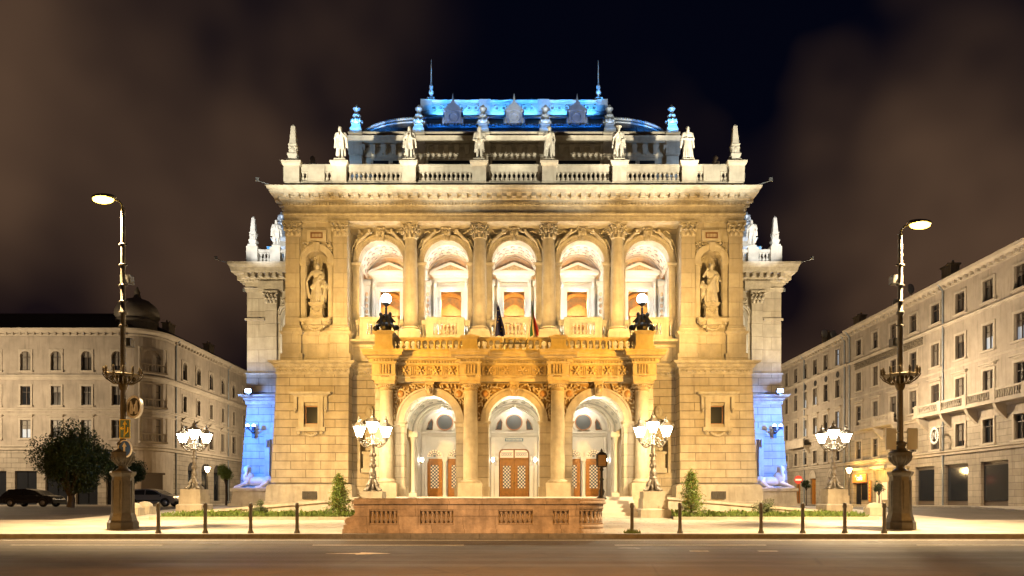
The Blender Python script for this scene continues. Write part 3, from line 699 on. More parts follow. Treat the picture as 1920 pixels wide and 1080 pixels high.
for c in BAY:      # loggia parapets: a solid-ended panel in the middle, open flanks
    balustrade(c-1.22, c+1.22, 44.6, 11.5, 12.95, 6, 'stone', depth=.4, base=.32, rail=.34, r=.12, merge=True, ends=.48)
    for q in (-1, 1): balustrade(c+(-1.55 if q < 0 else 1.225), c+(-1.225 if q < 0 else 1.55), 44.85, 11.5, 12.85, 2, 'stone', depth=.3, base=.3, rail=.3, r=.09, merge=True)
TY, TZ = 43.95, 20.78
m = MB(); m.box(-14.45, 14.45, TY-.34, TY+.4, TZ-.2, TZ+.45); m.build('parapet_base', 'stone', H)
PED = (-10.98, -6.62, -2.2, 2.2, 6.62, 10.98)
for x in PED+(-13.98, 13.98):
    p = MB(); wd = .88 if abs(x) < 13 else .98
    p.cbox(x, TY-.02, TZ+.45, 22.3, wd, .86); p.sweep([(-.2, 22.22), (.03, 22.22), (.12, 22.36), (.14, 22.5), (-.2, 22.53)], [(x-wd/2, TY+.5), (x-wd/2, TY-.45), (x+wd/2, TY-.45), (x+wd/2, TY+.5)])
    p.cbox(x, TY-.02, 22.45, 22.53, wd, .9)
    p.build('parapet_pedestal', 'stone', H)
for i in range(5): balustrade(PED[i]+.44, PED[i+1]-.44, TY, TZ+.45, 22.42, 12, 'stone', base=.16, rail=.42, r=.13)
for s in (-1, 1):
    for a, b_ in ((11.42, 11.97), (13.0, 13.49)): balustrade(min(s*a, s*b_), max(s*a, s*b_), TY, TZ+.45, 22.42, 2, 'stone', base=.16, rail=.42, r=.12, merge=True)
    p = MB(); p.box(min(s*11.97, s*13.0), max(s*11.97, s*13.0), TY-.2, TY+.2, TZ+.45, 22.0); p.box(min(s*11.95, s*13.02), max(s*11.95, s*13.02), TY-.21, TY+.21, 22.0, 22.42); p.box(min(s*12.12, s*12.85), max(s*12.12, s*12.85), TY-.23, TY, TZ+.65, 21.8)
    p.box(min(s*13.6, s*14.3), max(s*13.6, s*14.3), 44.4, 58, TZ+.3, 22.4)
    p.build('parapet_panel', 'stone', H)

# ---- main entablature
EP = [(-14.55, 60), (-14.55, 44.0), (14.55, 44.0), (14.55, 60)]
m = MB(); m.box(-14.56, 14.56, 44.02, 46.2, 18.93, 20.6); m.box(-14.56, -10.6, 46.2, 60, 18.93, 20.6); m.box(10.6, 14.56, 46.2, 60, 18.93, 20.6)
m.sweep([(-.1, 18.92), (.02, 18.92), (.02, 19.12), (.06, 19.13), (.06, 19.3), (.1, 19.32), (.14, 19.42), (.03, 19.44), (.03, 19.86), (.08, 19.9), (.1, 20.02), (.16, 20.04), (.16, 20.2), (.3, 20.24), (.3, 20.42), (.72, 20.44), (.76, 20.62), (.86, 20.68), (.92, 20.82), (-.2, 20.9)], EP)
m.along(EP, .21, .12, 19.9, 20.03, .11, .12)
m.along(EP, .62, .3, 20.24, 20.43, .3, .38)
m.along(EP, .155, .08, 19.33, 19.41, .08, .07)
m.build('entablature', 'carved', H)
m = MB()
for i in range(46):
    x = -14.3+.636*i
    m.blob((x+.31, 43.62, 20.35), (.12, .06, .07), 6, 4)
m.build('entablature_rosettes', 'carved', H)

# ---- attic storey and roof
AX, AY = 11.95, 50.0
m = MB(); m.box(-AX+.2, AX-.2, AY+.15, 70, 20.7, 27.2)
APATH = [(-AX+.2, 70), (-AX+.2, AY+.15), (AX-.2, AY+.15), (AX-.2, 70)]
m.sweep([(0, 26.0), (.06, 26.0), (.06, 26.1), (.04, 26.12), (.04, 26.75), (.12, 26.8), (.16, 26.95), (.5, 27.02), (.55, 27.2), (.62, 27.3), (.1, 27.32), (.1, 27.6), (.22, 27.66), (.22, 27.78), (-.3, 27.8)], APATH)
m.along(APATH, .2, .06, 26.84, 26.95, .1, .12)
for i in range(30):
    x = -10.9+i*.752
    m.tbox((x-.13, x+.13, AY-.08, AY+.15), 26.2, (x-.2, x+.2, AY-.3, AY+.15), 26.74)
for x in (-11.4, -6.9, -2.25, 2.25, 6.9, 11.4): m.cbox(x, AY+.1, 20.7, 26.0, .9, .5); m.cbox(x, AY+.1, 26.1, 27.62, 1.0, .7)
m.build('attic_storey', 'stone', H)
aw = None
for x in (-9.6, -8.2, -4.6, 0, 4.6, 8.2, 9.6):
    wv = 1.6 if abs(x) < 6 else .55
    b = MB(); b.box(x-wv-.16, x+wv+.16, AY+.02, AY+.15, 22, 25.95); b.mi = 1; b.box(x-wv, x+wv, AY+.0, AY+.05, 22, 25.72); b.build('attic_window', ['stone', 'glass'], H)
m = MB()
m.tbox((-7.8, 7.8, 50.6, 72), 27.7, (-6.95, 6.95, 54.9, 68), 31.75)
for s in (-1, 1):
    pr = [(s*7.5, 27.7)]+[(s*(7.2+4.1*math.cos(PI/2*t/10)), 27.7+1.55*math.sin(PI/2*t/10)) for t in range(11)]+[(s*6.5, 29.25)]
    m.prism_y(pr, 51.0, 68)
rf = m.build('roof', 'roof', H)
for s in (-1, 1):
    m = MB()
    for off in (0, .22):
        pts = [(s*(7.2+(4.1-off)*math.cos(PI/2*t/16)), 50.95, 27.7+(1.55-off)*math.sin(PI/2*t/16)) for t in range(17)]; m.tube(pts, .08, 6)
    for t in range(40):
        a = PI/2*t/40; m.blob((s*(7.2+4.1*math.cos(a)), 50.9, 27.7+1.58*math.sin(a)), .09, 5, 4)
    m.build('roof_rib', 'zinc', rf)
m = MB(); m.box(-7.0, 7.0, 54.6, 55.1, 31.6, 32.5); m.sweep([(0, 31.55), (.1, 31.55), (.12, 31.72), (0, 31.75)], [(-7, 56), (-7, 54.6), (7, 54.6), (7, 56)]); m.sweep([(0, 32.5), (.14, 32.52), (.2, 32.66), (0, 32.7)], [(-7, 56), (-7, 54.6), (7, 54.6), (7, 56)])
for x in (-6.9, -2.3, 2.3, 6.9): m.cbox(x, 54.55, 31.75, 32.72, .9, .3)
for i in range(24):
    x = -6.3+12.6*i/23; 
    if min(abs(x-q) for q in (-2.3, 2.3)) < .5: continue
    m.ring_y(x, 32.1, .14, .24, 54.5, 54.62, 0, 2*PI, 12)
m.mi = 1
for i in range(24):
    x = -6.3+12.6*i/23
    if min(abs(x-q) for q in (-2.3, 2.3)) < .5: continue
    m.cbox(x, 54.6, 31.99, 32.2, .2, .03)
m.build('roof_crest', ['zinc', 'iron'], rf)
m = MB(); m.sweep([(0, 30.95), (.12, 30.95), (.18, 31.1), (0, 31.2)], [(-7.1, 56), (-7.1, 54.15), (7.1, 54.15), (7.1, 56)]); m.tube([(-7.5, 52.2, 29.35), (7.5, 52.2, 29.35)], .1, 6)
for i in range(60): m.blob((-7.3+14.6*i/59, 52.1, 29.45), (.14, .08, .1), 5, 4)
m.build('roof_moulding', 'zinc', rf)
for x in (-4.62, 0, 4.75):
    m = MB(); m.box(x-.62, x+.62, 52.3, 54.5, 29.5, 30.6); m.box(x-.82, x+.82, 52.2, 52.5, 29.35, 29.5); m.prism_y([(x-.75, 30.6), (x+.75, 30.6), (x+.35, 30.95), (x, 31.35), (x-.35, 30.95)], 52.15, 54); m.tube([(x, 52.3, 31.3), (x, 52.3, 31.9)], [.1, .02], 6)
    for q in (-1, 1): m.blob((x+q*.7, 52.3, 29.85), (.14, .12, .3)); m.blob((x+q*.62, 52.2, 30.55), .13)
    m.ring_y(x, 30.1, .3, .42, 52.18, 52.32, 0, 2*PI, 18)
    dm = m.build('dormer', 'zinc', rf)
def urn(sc_=1):
    u = MB(); u.box(-.45, .45, -.45, .45, 0, .2); u.tbox((-.42, .42, -.42, .42), .2, (-.3, .3, -.3, .3), .5); u.box(-.34, .34, -.34, .34, .5, .6)
    u.lathe([(.2, .6), (.34, .68), (.42, .85), (.36, 1.0), (.2, 1.1), (.2, 1.2), (.3, 1.3), (.26, 1.42), (.15, 1.5), (.17, 1.7), (.28, 1.82), (.3, 1.9), (.16, 1.95), (.1, 2.05), (.11, 2.12), (.03, 2.2)], seg=14)
    for k in range(8):
        a = k*PI/4; u.blob((.4*math.cos(a), .4*math.sin(a), .88), (.1, .1, .14), 6, 4); u.blob((.27*math.cos(a), .27*math.sin(a), 1.32), (.07, .07, .09), 6, 4)
    return u
ume = urn().mesh('roof_urn', mats=[M['zinc']])
for x in (-11.4, -6.9, -2.25, 2.25, 6.9, 11.4): put('roof_urn', ume, H, (x, 6.25, 27.8), scale=.95)
sp_ = MB(); sp_.lathe([(.12, 0), (.3, .1), (.42, .35), (.3, .55), (.12, .65), (.1, .9), (.2, 1.0), (.2, 1.15), (.1, 1.3), (.17, 1.5), (.15, 1.65), (.06, 1.75), (.045, 2.6), (.01, 3.9)], seg=12)
for k in range(6):
    a = k*PI/3; sp_.blob((.42*math.cos(a), .42*math.sin(a), .35), (.12, .12, .12), 6, 4)
spm = sp_.mesh('spire', mats=[M['zinc']])
for x in (-6.6, 6.7): put('spire', spm, H, (x, 11.2, 32.7), scale=(1, 1, .92))

# ---- wings
for s in (-1, 1):
    w_ = MB(); WY = 50.0
    w_.add([(14.4, WY, 2.3), (19.75, WY, 2.3), (19.32, WY+.15, 8.2), (14.4, WY+.15, 8.2), (19.75, 80, 2.3), (19.32, 80, 8.2)], [(0, 1, 2, 3), (1, 4, 5, 2)])
    w_.box(14.4, 19.35, WY+.1, 80, 8.8, 10.4)
    flip(w_, s).build('wing_lower_wall', 'rust', H)
    p = MB(); p.box(14.4, 19.95, WY-.15, 80, .5, 2.25)
    pt = [(14.4, WY+.1), (19.35, WY+.1), (19.35, 80)]
    p.sweep([(-.1, 8.15), (.04, 8.15), (.06, 8.4), (.14, 8.45), (.18, 8.6), (.4, 8.68), (.46, 8.82), (-.1, 8.86)], pt); p.along(pt, .2, .08, 8.46, 8.58, .1, .1)
    p.sweep([(-.1, 10.3), (.05, 10.3), (.1, 10.42), (-.1, 10.5)], pt)
    flip(p, s).build('wing_string_course', 'carved', H)
    u = MB(); u.prism_y(arch_poly(14.4, 19.3, 10.45, 16.3, 15.6, 1.25, 14.2), WY+.1, WY+.6); u.box(19.28, 19.3, WY+.6, 80, 10.4, 16.3)
    flip(u, s).build('wing_upper_wall', 'ashlar', H)
    u = MB(); u.cbox(17.5, WY+.03, 10.5, 15.35, .82, .3); u.ring_y(15.6, 14.2, 1.25, 1.55, WY-.02, WY+.12); u.box(18.0, 19.42, WY-.02, WY+.1, 14.2, 14.36)
    u.box(16.85, 17.08, WY, WY+.1, 10.5, 14.0); u.box(16.8, 17.09, WY-.04, WY+.1, 14.0, 14.2)
    flip(u, s).build('wing_pilaster', 'ashlar', H)
    cp = leafcap_flat(.92, .8, .15); cp.v = [(a+17.5, b_+WY+.03, c+15.35) for a, b_, c in cp.v]; flip(cp, s).build('wing_capital', 'carved', H)
    put('spandrel_relief', sp[0], H, (s*15.6, 6.05, 14.0), scale=(-s*.8, 1, .8))
    e = MB(); e.box(14.4, 19.3, WY+.05, 80, 16.3, 18.1); e.box(16.6, 18.4, WY-.2, WY+.2, 16.3, 17.0)
    e.sweep([(-.1, 16.28), (.04, 16.28), (.08, 16.5), (.14, 16.55), (.04, 16.57), (.04, 16.95), (.12, 17.0), (.16, 17.15), (.3, 17.2), (.3, 17.45), (.8, 17.5), (.86, 17.8), (.98, 18.0), (1.0, 18.15), (-.1, 18.2)], pt)
    e.along(pt, .5, .28, 17.2, 17.47, .24, .45); e.along(pt, .2, .1, 17.02, 17.14, .1, .1)
    flip(e, s).build('wing_entablature', 'carved', H)
    r = MB(); r.box(14.4, 16.85, WY+.0, WY+.34, 18.2, 18.45); r.box(14.4, 16.85, WY, WY+.34, 19.1, 19.32); r.box(17.6, 18.45, WY, WY+.34, 18.2, 18.45); r.box(17.6, 18.45, WY+.0, WY+.34, 19.1, 19.32)
    r.cbox(17.22, WY+.15, 18.2, 19.45, .75, .55); r.cbox(18.85, WY+.15, 18.2, 19.5, .8, .7); r.box(18.6, 19.1, WY+.5, 80, 18.2, 19.3)
    flip(r, s); o = r.build('wing_balustrade', 'stone', H)
    g = MB(); q = bal_mesh(.65, .12)
    for x in (14.8, 15.1, 15.4, 15.7, 16.0, 16.3, 16.6, 17.8, 18.05, 18.3): g.add([(s*(a+x), b_+WY+.17, c+18.45) for a, b_, c in q.v], q.f, True)
    tag(g.build('baluster', 'stone', o), kind='stuff')
    t = MB(); t.box(14.4, 19.0, 55, 78, 18.2, 21.2); pt2 = [(14.4, 55), (19.0, 55), (19.0, 78)]
    t.sweep([(0, 20.4), (.1, 20.45), (.12, 20.7), (.4, 20.9), (.5, 21.2), (.1, 21.25), (.1, 21.7), (.2, 21.8), (.25, 22.0), (-.2, 22.05)], pt2); t.along(pt2, .6, .02, 19.9, 20.4, .28, .2)
    flip(t, s).build('wing_attic', 'stone', H)
    put('roof_urn', ume, H, (s*18.6, 11.5, 22.0), scale=1.05)
    # lit loggia seen through the wing arch
    i = MB(); i.box(14.4, 17.2, WY+2.5, WY+2.6, 10.4, 16.2); i.box(16.95, 17.05, WY+.6, WY+2.5, 10.4, 16.2); i.box(14.4, 17.2, WY+.6, WY+2.5, 10.4, 10.5)
    flip(i, s).build('wing_loggia', 'marble', H)
    lamp('POINT', (s*15.6, WY+1.5, 12), 260, (1, .9, .7), size=.3, name='wing_loggia_light')
    # side doorway with pediment
    d = MB(); d.cbox(16.05, WY-.08, 2.3, 5.6, .35, .3); d.cbox(17.75, WY-.08, 2.3, 5.6, .35, .3); d.box(15.8, 18.0, WY-.2, WY+.1, 5.6, 6.0); d.prism_y([(15.6, 6.0), (18.2, 6.0), (16.9, 6.75)], WY-.35, WY+.1)
    for q in (16.05, 17.75): d.blob((q, WY-.3, 5.3), (.12, .15, .3))
    d.box(16.22, 17.58, WY-.02, WY+.05, 2.3, 5.6)
    flip(d, s).build('wing_doorcase', 'stone', H)
M['porchglobe'] = mat('porch_globe', (.9, .9, .85), .3, emit=(1, .9, .72), estr=40); M['sconceglobe'] = mat('sconce_globe', (.9, .9, .85), .3, emit=(1, .92, .8), estr=30)
# ------------------------------------------------------------------ the porch (carriage entrance)
FZ = 1.4                                 # porch floor
PY0 = 38.6; PZS, PR = 5.6, 1.43; PB = (-4.68, 0, 4.68); pe = (-7.75, -2.4, 2.4, 7.75)
m = MB()
for i, c in enumerate(PB): m.prism_y(arch_poly(pe[i], pe[i+1], FZ-.9, 7.8, c, PR, PZS), PY0, PY0+.9)
m.build('porch_wall', 'pier', H)
m = MB()
for s in (-1, 1):
    q = arch_poly(PY0+.9, 45, FZ-.9, 7.8, 42.3, 1.5, PZS); m.prism_x(q, min(s*7.2, s*7.75), max(s*7.2, s*7.75))
m.build('porch_side_wall', 'pier', H)
M['boss'] = mat('bronze_boss', (.36, .19, .06), .5, var=.3); M['spandrel_shade'] = mat('painted_shade_brown', (.24, .145, .045), .8, var=.5, vscale=6)  # dark brown spandrel plate paints in the shade behind the foliage
for c in PB:
    a = MB(); a.ring_y(c, PZS, PR, PR+.33, PY0-.12, PY0+.02, seg=32); a.ring_y(c, PZS, PR+.33, PR+.44, PY0-.17, PY0+.02, seg=32)
    ar = a.build('porch_archivolt', 'gold', H)
    for q in (-1, 1):
        a = MB(); a.sweep([(0, PZS-.32), (.03, PZS-.3), (.03, PZS-.12), (.1, PZS-.06), (.12, PZS), (0, PZS)], [(c+q*(PR+.35)-.35, PY0+.5), (c+q*(PR+.35)-.35, PY0-.03), (c+q*(PR+.35)+.35, PY0-.03), (c+q*(PR+.35)+.35, PY0+.5)]); a.build('porch_impost', 'gold', H)
        a = MB(); a.box(c+q*(PR+.35)-.42, c+q*(PR+.35)+.42, PY0-.08, PY0+.9, FZ-.9, FZ+.55)
        a.build('porch_pier_base', 'gold', H)
    k_ = MB(); k_.prism_y([(c-.17, PZS+PR-.06), (c+.17, PZS+PR-.06), (c+.26, 7.78), (c-.26, 7.78)], PY0-.3, PY0)
    k_.blob((c, PY0-.33, 7.32), (.17, .12, .25)); k_.blob((c, PY0-.45, 7.3), (.04, .06, .08), 6, 4)
    for q in (-1, 1): k_.blob((c+q*.17, PY0-.3, 7.45), (.09, .1, .18)); k_.blob((c+q*.07, PY0-.43, 7.4), (.05, .04, .03), 6, 4)
    k_.build('porch_keystone', 'goldcarved', ar)
    # foliage carving in the spandrels with a boss on each side
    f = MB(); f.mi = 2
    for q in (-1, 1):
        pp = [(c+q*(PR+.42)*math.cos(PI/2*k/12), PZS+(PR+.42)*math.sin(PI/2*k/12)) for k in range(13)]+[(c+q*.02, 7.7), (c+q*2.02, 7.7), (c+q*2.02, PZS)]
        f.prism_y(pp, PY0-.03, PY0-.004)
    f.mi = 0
    rnd = random.Random(int(c*10)+50)
    for q in (-1, 1):
        bx, bz = c+q*1.62, 7.12
        f.mi = 1; f.blob((bx, PY0-.08, bz), (.2, .1, .2), 12, 6); f.mi = 0; f.ring_y(bx, bz, .2, .3, PY0-.1, PY0, 0, 2*PI, 18)
        for k in range(12):
            a_ = k*PI/6; f.blob((bx+.35*math.cos(a_), PY0-.05, bz+.35*math.sin(a_)), (.09, .05, .05), 6, 4, Matrix.Rotation(-a_, 3, 'Y'))
        pts = []
        for k in range(260):
            x = rnd.uniform(.05, 2.0); z = rnd.uniform(0.1, 2.05)
            if math.hypot(x, z) < PR+.53 or math.hypot(x-1.62, z-1.52) < .46 or z+PZS > 7.62: continue
            if any((x-u)**2+(z-v)**2 < .013 for u, v in pts): continue
            pts.append((x, z))
            ang = math.atan2(z, x)+PI/2+rnd.choice((-.7, .7))
            f.blob((c+q*x, PY0-.09, PZS+z), (.14, .07, .055), 6, 4, Matrix.Rotation(-ang*q if q > 0 else ang, 3, 'Y'))
    f.build('porch_spandrel_carving', ['goldcarved', M['boss'], M['spandrel_shade']], ar)
for s in (-1, 1):
    m = MB(); m.box(min(s*7.1, s*7.7), max(s*7.1, s*7.7), PY0-.05, PY0, FZ+.55, 7.4); m.build('porch_corner_pilaster', 'pier', H)
# porch columns
pc0 = None
for x in (-7.06, -2.41, 2.41, 7.06):
    if pc0 is None:
        sh = MB(); z0, z1 = 2.38, 7.3
        sh.lathe([(.40-.045*max(0, (t-.3)/.7)**1.4, z0+(z1-z0)*t) for t in [i/10 for i in range(11)]], seg=28)
        pc0 = bpy.data.objects.new('porch_column', sh.mesh('porch_column', mats=[M['gold']])); C.objects.link(pc0); pc0.parent = H; pc0.location = (x, 38.3-44, 0)
        b = MB(); b.box(-.66, .66, -.6, .3, .5, 2.15); b.box(-.6, .6, -.56, .3, 2.15, 2.17); b.lathe([(.5, 2.15), (.56, 2.18), (.57, 2.25), (.5, 2.32), (.44, 2.34), (.4, 2.4)], seg=24); local(b, 'column_base', 'gold', pc0)
        cp = MB(); cp.lathe([(.36, 7.2), (.4, 7.22), (.4, 7.26), (.36, 7.28), (.36, 7.4), (.46, 7.52), (.5, 7.56)], seg=24); cp.box(-.55, .55, -.55, .3, 7.56, 7.7); cp.box(-.58, .58, -.58, .3, 7.7, 7.76)
        for k in range(14):
            a_ = -PI*k/13; cp.blob((.43*math.cos(a_), .43*math.sin(a_), 7.47), (.05, .05, .07), 6, 4)
        local(cp, 'capital', 'goldcarved', pc0)
    else: copy_tree(pc0, H, (x, 38.3-44, 0))
# porch entablature: breaks forward over every column
def porch_path(e=0):
    p = [(-7.75-e, 44.9), (-7.75-e, 37.78)]
    for x in (-7.06, -2.41, 2.41, 7.06):
        if x > -7: p += [(x-.58, 38.3), (x-.58, 37.78)]
        if x < 7: p += [(x+.58, 37.78), (x+.58, 38.3)]
    return p+[(7.75+e, 37.78), (7.75+e, 44.9)]
PP = porch_path()
m = MB(); m.box(-7.74, 7.74, 38.32, 44.9, 7.78, 9.3)
for x in (-7.06, -2.41, 2.41, 7.06): m.box(x-.57, x+.57, 37.8, 38.4, 7.77, 9.3)
m.sweep([(-.1, 7.76), (.0, 7.76), (.0, 8.0), (.05, 8.02), (.05, 8.06), (.0, 8.08), (.0, 8.66), (.05, 8.68), (.08, 8.76), (.08, 8.9), (.2, 8.94), (.24, 9.02), (.42, 9.06), (.44, 9.2), (.5, 9.26), (.52, 9.36), (-.1, 9.38)], PP)
m.along(PP, .16, .06, 8.77, 8.89, .09, .12)
m.build('porch_entablature', 'gold', H)
for x0, x1 in ((-6.48, -2.99), (-1.83, 1.83), (2.99, 6.48)):
    m = MB(); n = 4; st = (x1-x0)/n
    for k in range(n):
        cx = x0+st*(k+.5)
        m.box(cx-.34, cx+.34, 38.24, 38.3, 8.1, 8.64)
        for j in range(6): a_ = j*PI/3+k; m.blob((cx+.17*math.cos(a_), 38.2, 8.37+.17*math.sin(a_)), (.11, .06, .05), 6, 4, Matrix.Rotation(-a_, 3, 'Y'))
        m.blob((cx, 38.18, 8.37), (.1, .08, .12), 8, 5)
    for k in range(n+1):
        cx = x0+st*k
        for j in (-.11, 0, .11): m.box(max(x0, cx+j-.035), min(x1, cx+j+.035), 38.2, 38.3, 8.12, 8.62) if x0 < cx+j < x1 else None
        for j in range(5): m.box(cx-.12+.05*j, cx-.09+.05*j, 38.22, 38.3, 7.94, 7.99) if x0 < cx < x1 else None
    m.build('porch_frieze', 'goldcarved', H)
for x in (-7.06, -2.41, 2.41, 7.06):
    m = MB()
    for j in (-.24, -.08, .08, .24): m.box(x+j-.05, x+j+.05, 37.7, 37.78, 8.12, 8.62)
    for j in range(6): m.box(x-.2+.07*j, x-.16+.07*j, 37.72, 37.78, 7.93, 8.0)
    m.build('porch_triglyph', 'goldcarved', H)
m = MB(); m.box(-8.0, 8.0, 37.9, 45.05, 9.3, 9.42); m.build('porch_terrace', 'gold', H)
for x in (-7.06, -2.41, 2.41, 7.06):
    wd = .95 if abs(x) > 5 else .8; zt = 10.33 if abs(x) > 5 else 10.1
    p = MB(); p.cbox(x, 37.95, 9.38, 9.55, wd+.14, wd+.14); p.cbox(x, 37.95, 9.55, zt-.16, wd, wd)
    p.tbox((x-wd/2, x+wd/2, 37.95-wd/2, 37.95+wd/2), zt-.16, (x-wd/2-.12, x+wd/2+.12, 37.95-wd/2-.12, 37.95+wd/2+.12), zt-.06); p.cbox(x, 37.95, zt-.06, zt, wd+.24, wd+.24)
    p.cbox(x, 37.95, zt, zt+.1, wd*.8, wd*.8)
    p.build('porch_pedestal', 'gold', H)
for x0, x1 in ((-6.56, -2.83), (-1.99, 1.99), (2.83, 6.56)): balustrade(x0, x1, 38.0, 9.4, 10.1, 11, 'gold', depth=.26, base=.06, rail=.14, r=.105)
# porch inside: vaults, inner arches, marble door wall
m = MB(); m.box(-7.7, 7.7, 38, 47.3, FZ-.3, FZ); m.build('porch_floor', 'marble', H)
for i, c in enumerate(PB):
    v = MB(); R = 1.85; vs = []; n = 20
    for k in range(n+1):
        a_ = PI*k/n; x, z = c+R*math.cos(a_), PZS+.02+R*math.sin(a_)*.98; vs += [(x, PY0+.9, z), (x, 45.1, z)]
    v.add(vs, [(2*k, 2*k+1, 2*k+3, 2*k+2) for k in range(n)], True)
    v.mi = 1
    for y in (40.6, 42.6, 44.4):
        vs = []
        v.ring_y(c, PZS+.02, R*.965, R*.99, y-.12, y+.12)
    for k in range(1, 10):
        a_ = PI*k/10
        for y in (41.6, 43.5): v.blob((c+(R-.03)*math.cos(a_), y, PZS+(R-.03)*math.sin(a_)), (.16, .4, .05), 8, 4, Matrix.Rotation(-(a_-PI/2), 3, 'Y'))
    v.build('porch_vault', ['marble', mat('vault_paint', (.36, .36, .33), .6, var=.25, vscale=5)], H)
    w_ = MB(); x0, x1 = c-2.34, c+2.34
    w_.prism_y(arch_poly(x0, x1, FZ, 7.9, c, 1.62, 5.72), 45.1, 45.6); w_.build('entrance_arch_wall', 'marble', H)
    a = MB(); a.ring_y(c, 5.72, 1.62, 1.8, 45.0, 45.12); a.ring_y(c, 5.72, 1.5, 1.62, 45.3, 45.5); a.prism_y([(c-.14, 7.2), (c+.14, 7.2), (c+.2, 7.62), (c-.2, 7.62)], 44.9, 45.3); a.blob((c, 44.88, 7.4), (.12, .1, .16))
    for q in (-1, 1):
        a.cbox(c+q*1.85, 45.06, FZ, 5.3, .34, .2); a.lathe([(.16, 0), (.2, .05), (.14, .12), (.13, 3.2), (.18, 3.4), (.22, 3.6)], c+q*1.85, 44.8, FZ+.3, 12); a.cbox(c+q*1.85, 44.85, FZ, FZ+.3, .5, .5); a.cbox(c+q*1.85, 44.9, 5.3, 5.7, .6, .55)
        a.box(c+q*1.98-.36, c+q*1.98+.36, 45.6, 47, FZ, 5.72)
    a.build('entrance_archivolt', 'marble', H)
    b = MB(); n = 16; vs = []
    for k in range(n+1):
        a_ = PI*k/n; vs += [(c+1.63*math.cos(a_), 45.6, 5.72+1.63*math.sin(a_)), (c+1.63*math.cos(a_), 47, 5.72+1.63*math.sin(a_))]
    b.add(vs, [(2*k, 2*k+1, 2*k+3, 2*k+2) for k in range(n)], True); b.build('entrance_vault', 'marble', H)
    # door wall with lunette
    hs = [(c-1.03, c+1.03, FZ, 4.7)] if i == 1 else [(c-1.26, c-.16, FZ, 4.15), (c+.16, c+1.26, FZ, 4.15)]
    b = MB(); b.holed((c-2.4, c+2.4), (FZ, 7.6), hs, lambda u, d, z: (u, 47.0+d, z), .3)
    b.sweep([(0, 5.55), (.05, 5.57), (.08, 5.7), (.16, 5.78), (.16, 5.86), (0, 5.88)], [(c-1.62, 47), (c+1.62, 47)])
    for q in (-1, 1): b.cbox(c+q*1.45, 46.93, FZ, 5.5, .2, .16)
    b.build('entrance_wall', 'marble', H)
    l = MB(); l.ring_y(c, 6.5, .5, .57, 46.84, 47, 0, 2*PI, 28)
    lw = l.build('lunette_window', 'woodpale', H)
    l = MB(); l.ring_y(c, 6.5, .57, .74, 46.9, 47, 0, 2*PI, 28); l.ring_y(c, 5.9, 1.36, 1.5, 46.9, 47); l.box(c-1.5, c+1.5, 46.9, 47, 5.88, 5.96); l.build('lunette_moulding', 'marble', H)
    g = MB(); g.prism_y([(c+.52*math.cos(2*PI*k/28), 6.5+.52*math.sin(2*PI*k/28)) for k in range(28)], 46.94, 46.96)
    for q in (-1, 1): g.prism_y([(c+q*.86, 6.03), (c+q*1.2, 6.03), (c+q*1.08, 6.42), (c+q*.9, 6.68), (c+q*.84, 6.5)], 46.94, 46.96)
    g.build('pane', 'lunetteglass', lw)
    f = MB()
    for q in (-1, 1):
        P_ = [(c+q*.86, 6.0), (c+q*1.24, 6.0), (c+q*1.1, 6.45), (c+q*.88, 6.74), (c+q*.82, 6.5), (c+q*.86, 6.0)]
        f.tube([(x, 46.93, z) for x, z in P_], .035, 5)
    f.build('window_frame', 'woodpale', lw)
    def leaf_door(x, wdt, h, hx):       # one door leaf: stiles, glazed grille, panel
        d = MB(); z0 = FZ+.02
        st = wdt*.22
        d.box(x-wdt/2, x-wdt/2+st, 47.05, 47.13, z0, z0+h); d.box(x+wdt/2-st, x+wdt/2, 47.05, 47.13, z0, z0+h)
        d.box(x-wdt/2+st, x+wdt/2-st, 47.051, 47.129, z0, z0+.62); d.box(x-wdt/2+st, x+wdt/2-st, 47.051, 47.129, z0+h-.42, z0+h)
        d.box(x-wdt/2+.1, x+wdt/2-.1, 47.03, 47.06, z0+.16, z0+.46); d.box(x-wdt/2+.18, x+wdt/2-.18, 47.02, 47.04, z0+.23, z0+.39)
        for q in (-1, 1): d.box(x+q*(wdt/2-st)-.02, x+q*(wdt/2-st)+.02, 47.03, 47.06, z0+.62, z0+h-.42)
        o = d.build('door', 'wood', H)
        g = MB(); g.box(x-wdt/2+st, x+wdt/2-st, 47.1, 47.11, z0+.62, z0+h-.42); g.build('pane', 'glasslit', o)
        r = MB(); gw = wdt-2*st; gh = h-1.04; nx, nz = 5, max(6, int(gh/.11))
        for k in range(nx+1): r.box(x-gw/2+gw*k/nx-.01, x-gw/2+gw*k/nx+.01, 47.07, 47.09, z0+.62, z0+h-.42)
        for k in range(nz+1): r.box(x-gw/2, x+gw/2, 47.072, 47.088, z0+.62+gh*k/nz-.01, z0+.62+gh*k/nz+.01)
        for k in range(nx):
            for j in range(nz):
                if (k+j) % 2: r.blob((x-gw/2+gw*(k+.5)/nx, 47.08, z0+.62+gh*(j+.5)/nz), (.05, .02, .05), 5, 4)
        r.build('door_grille', 'iron', o)
        hd = MB(); hd.blob((hx, 47.0, z0+1.05), .045, 8, 6); hd.box(hx-.02, hx+.02, 47.0, 47.06, z0+1.03, z0+1.07); hd.build('handle', 'brass', o)
        return o
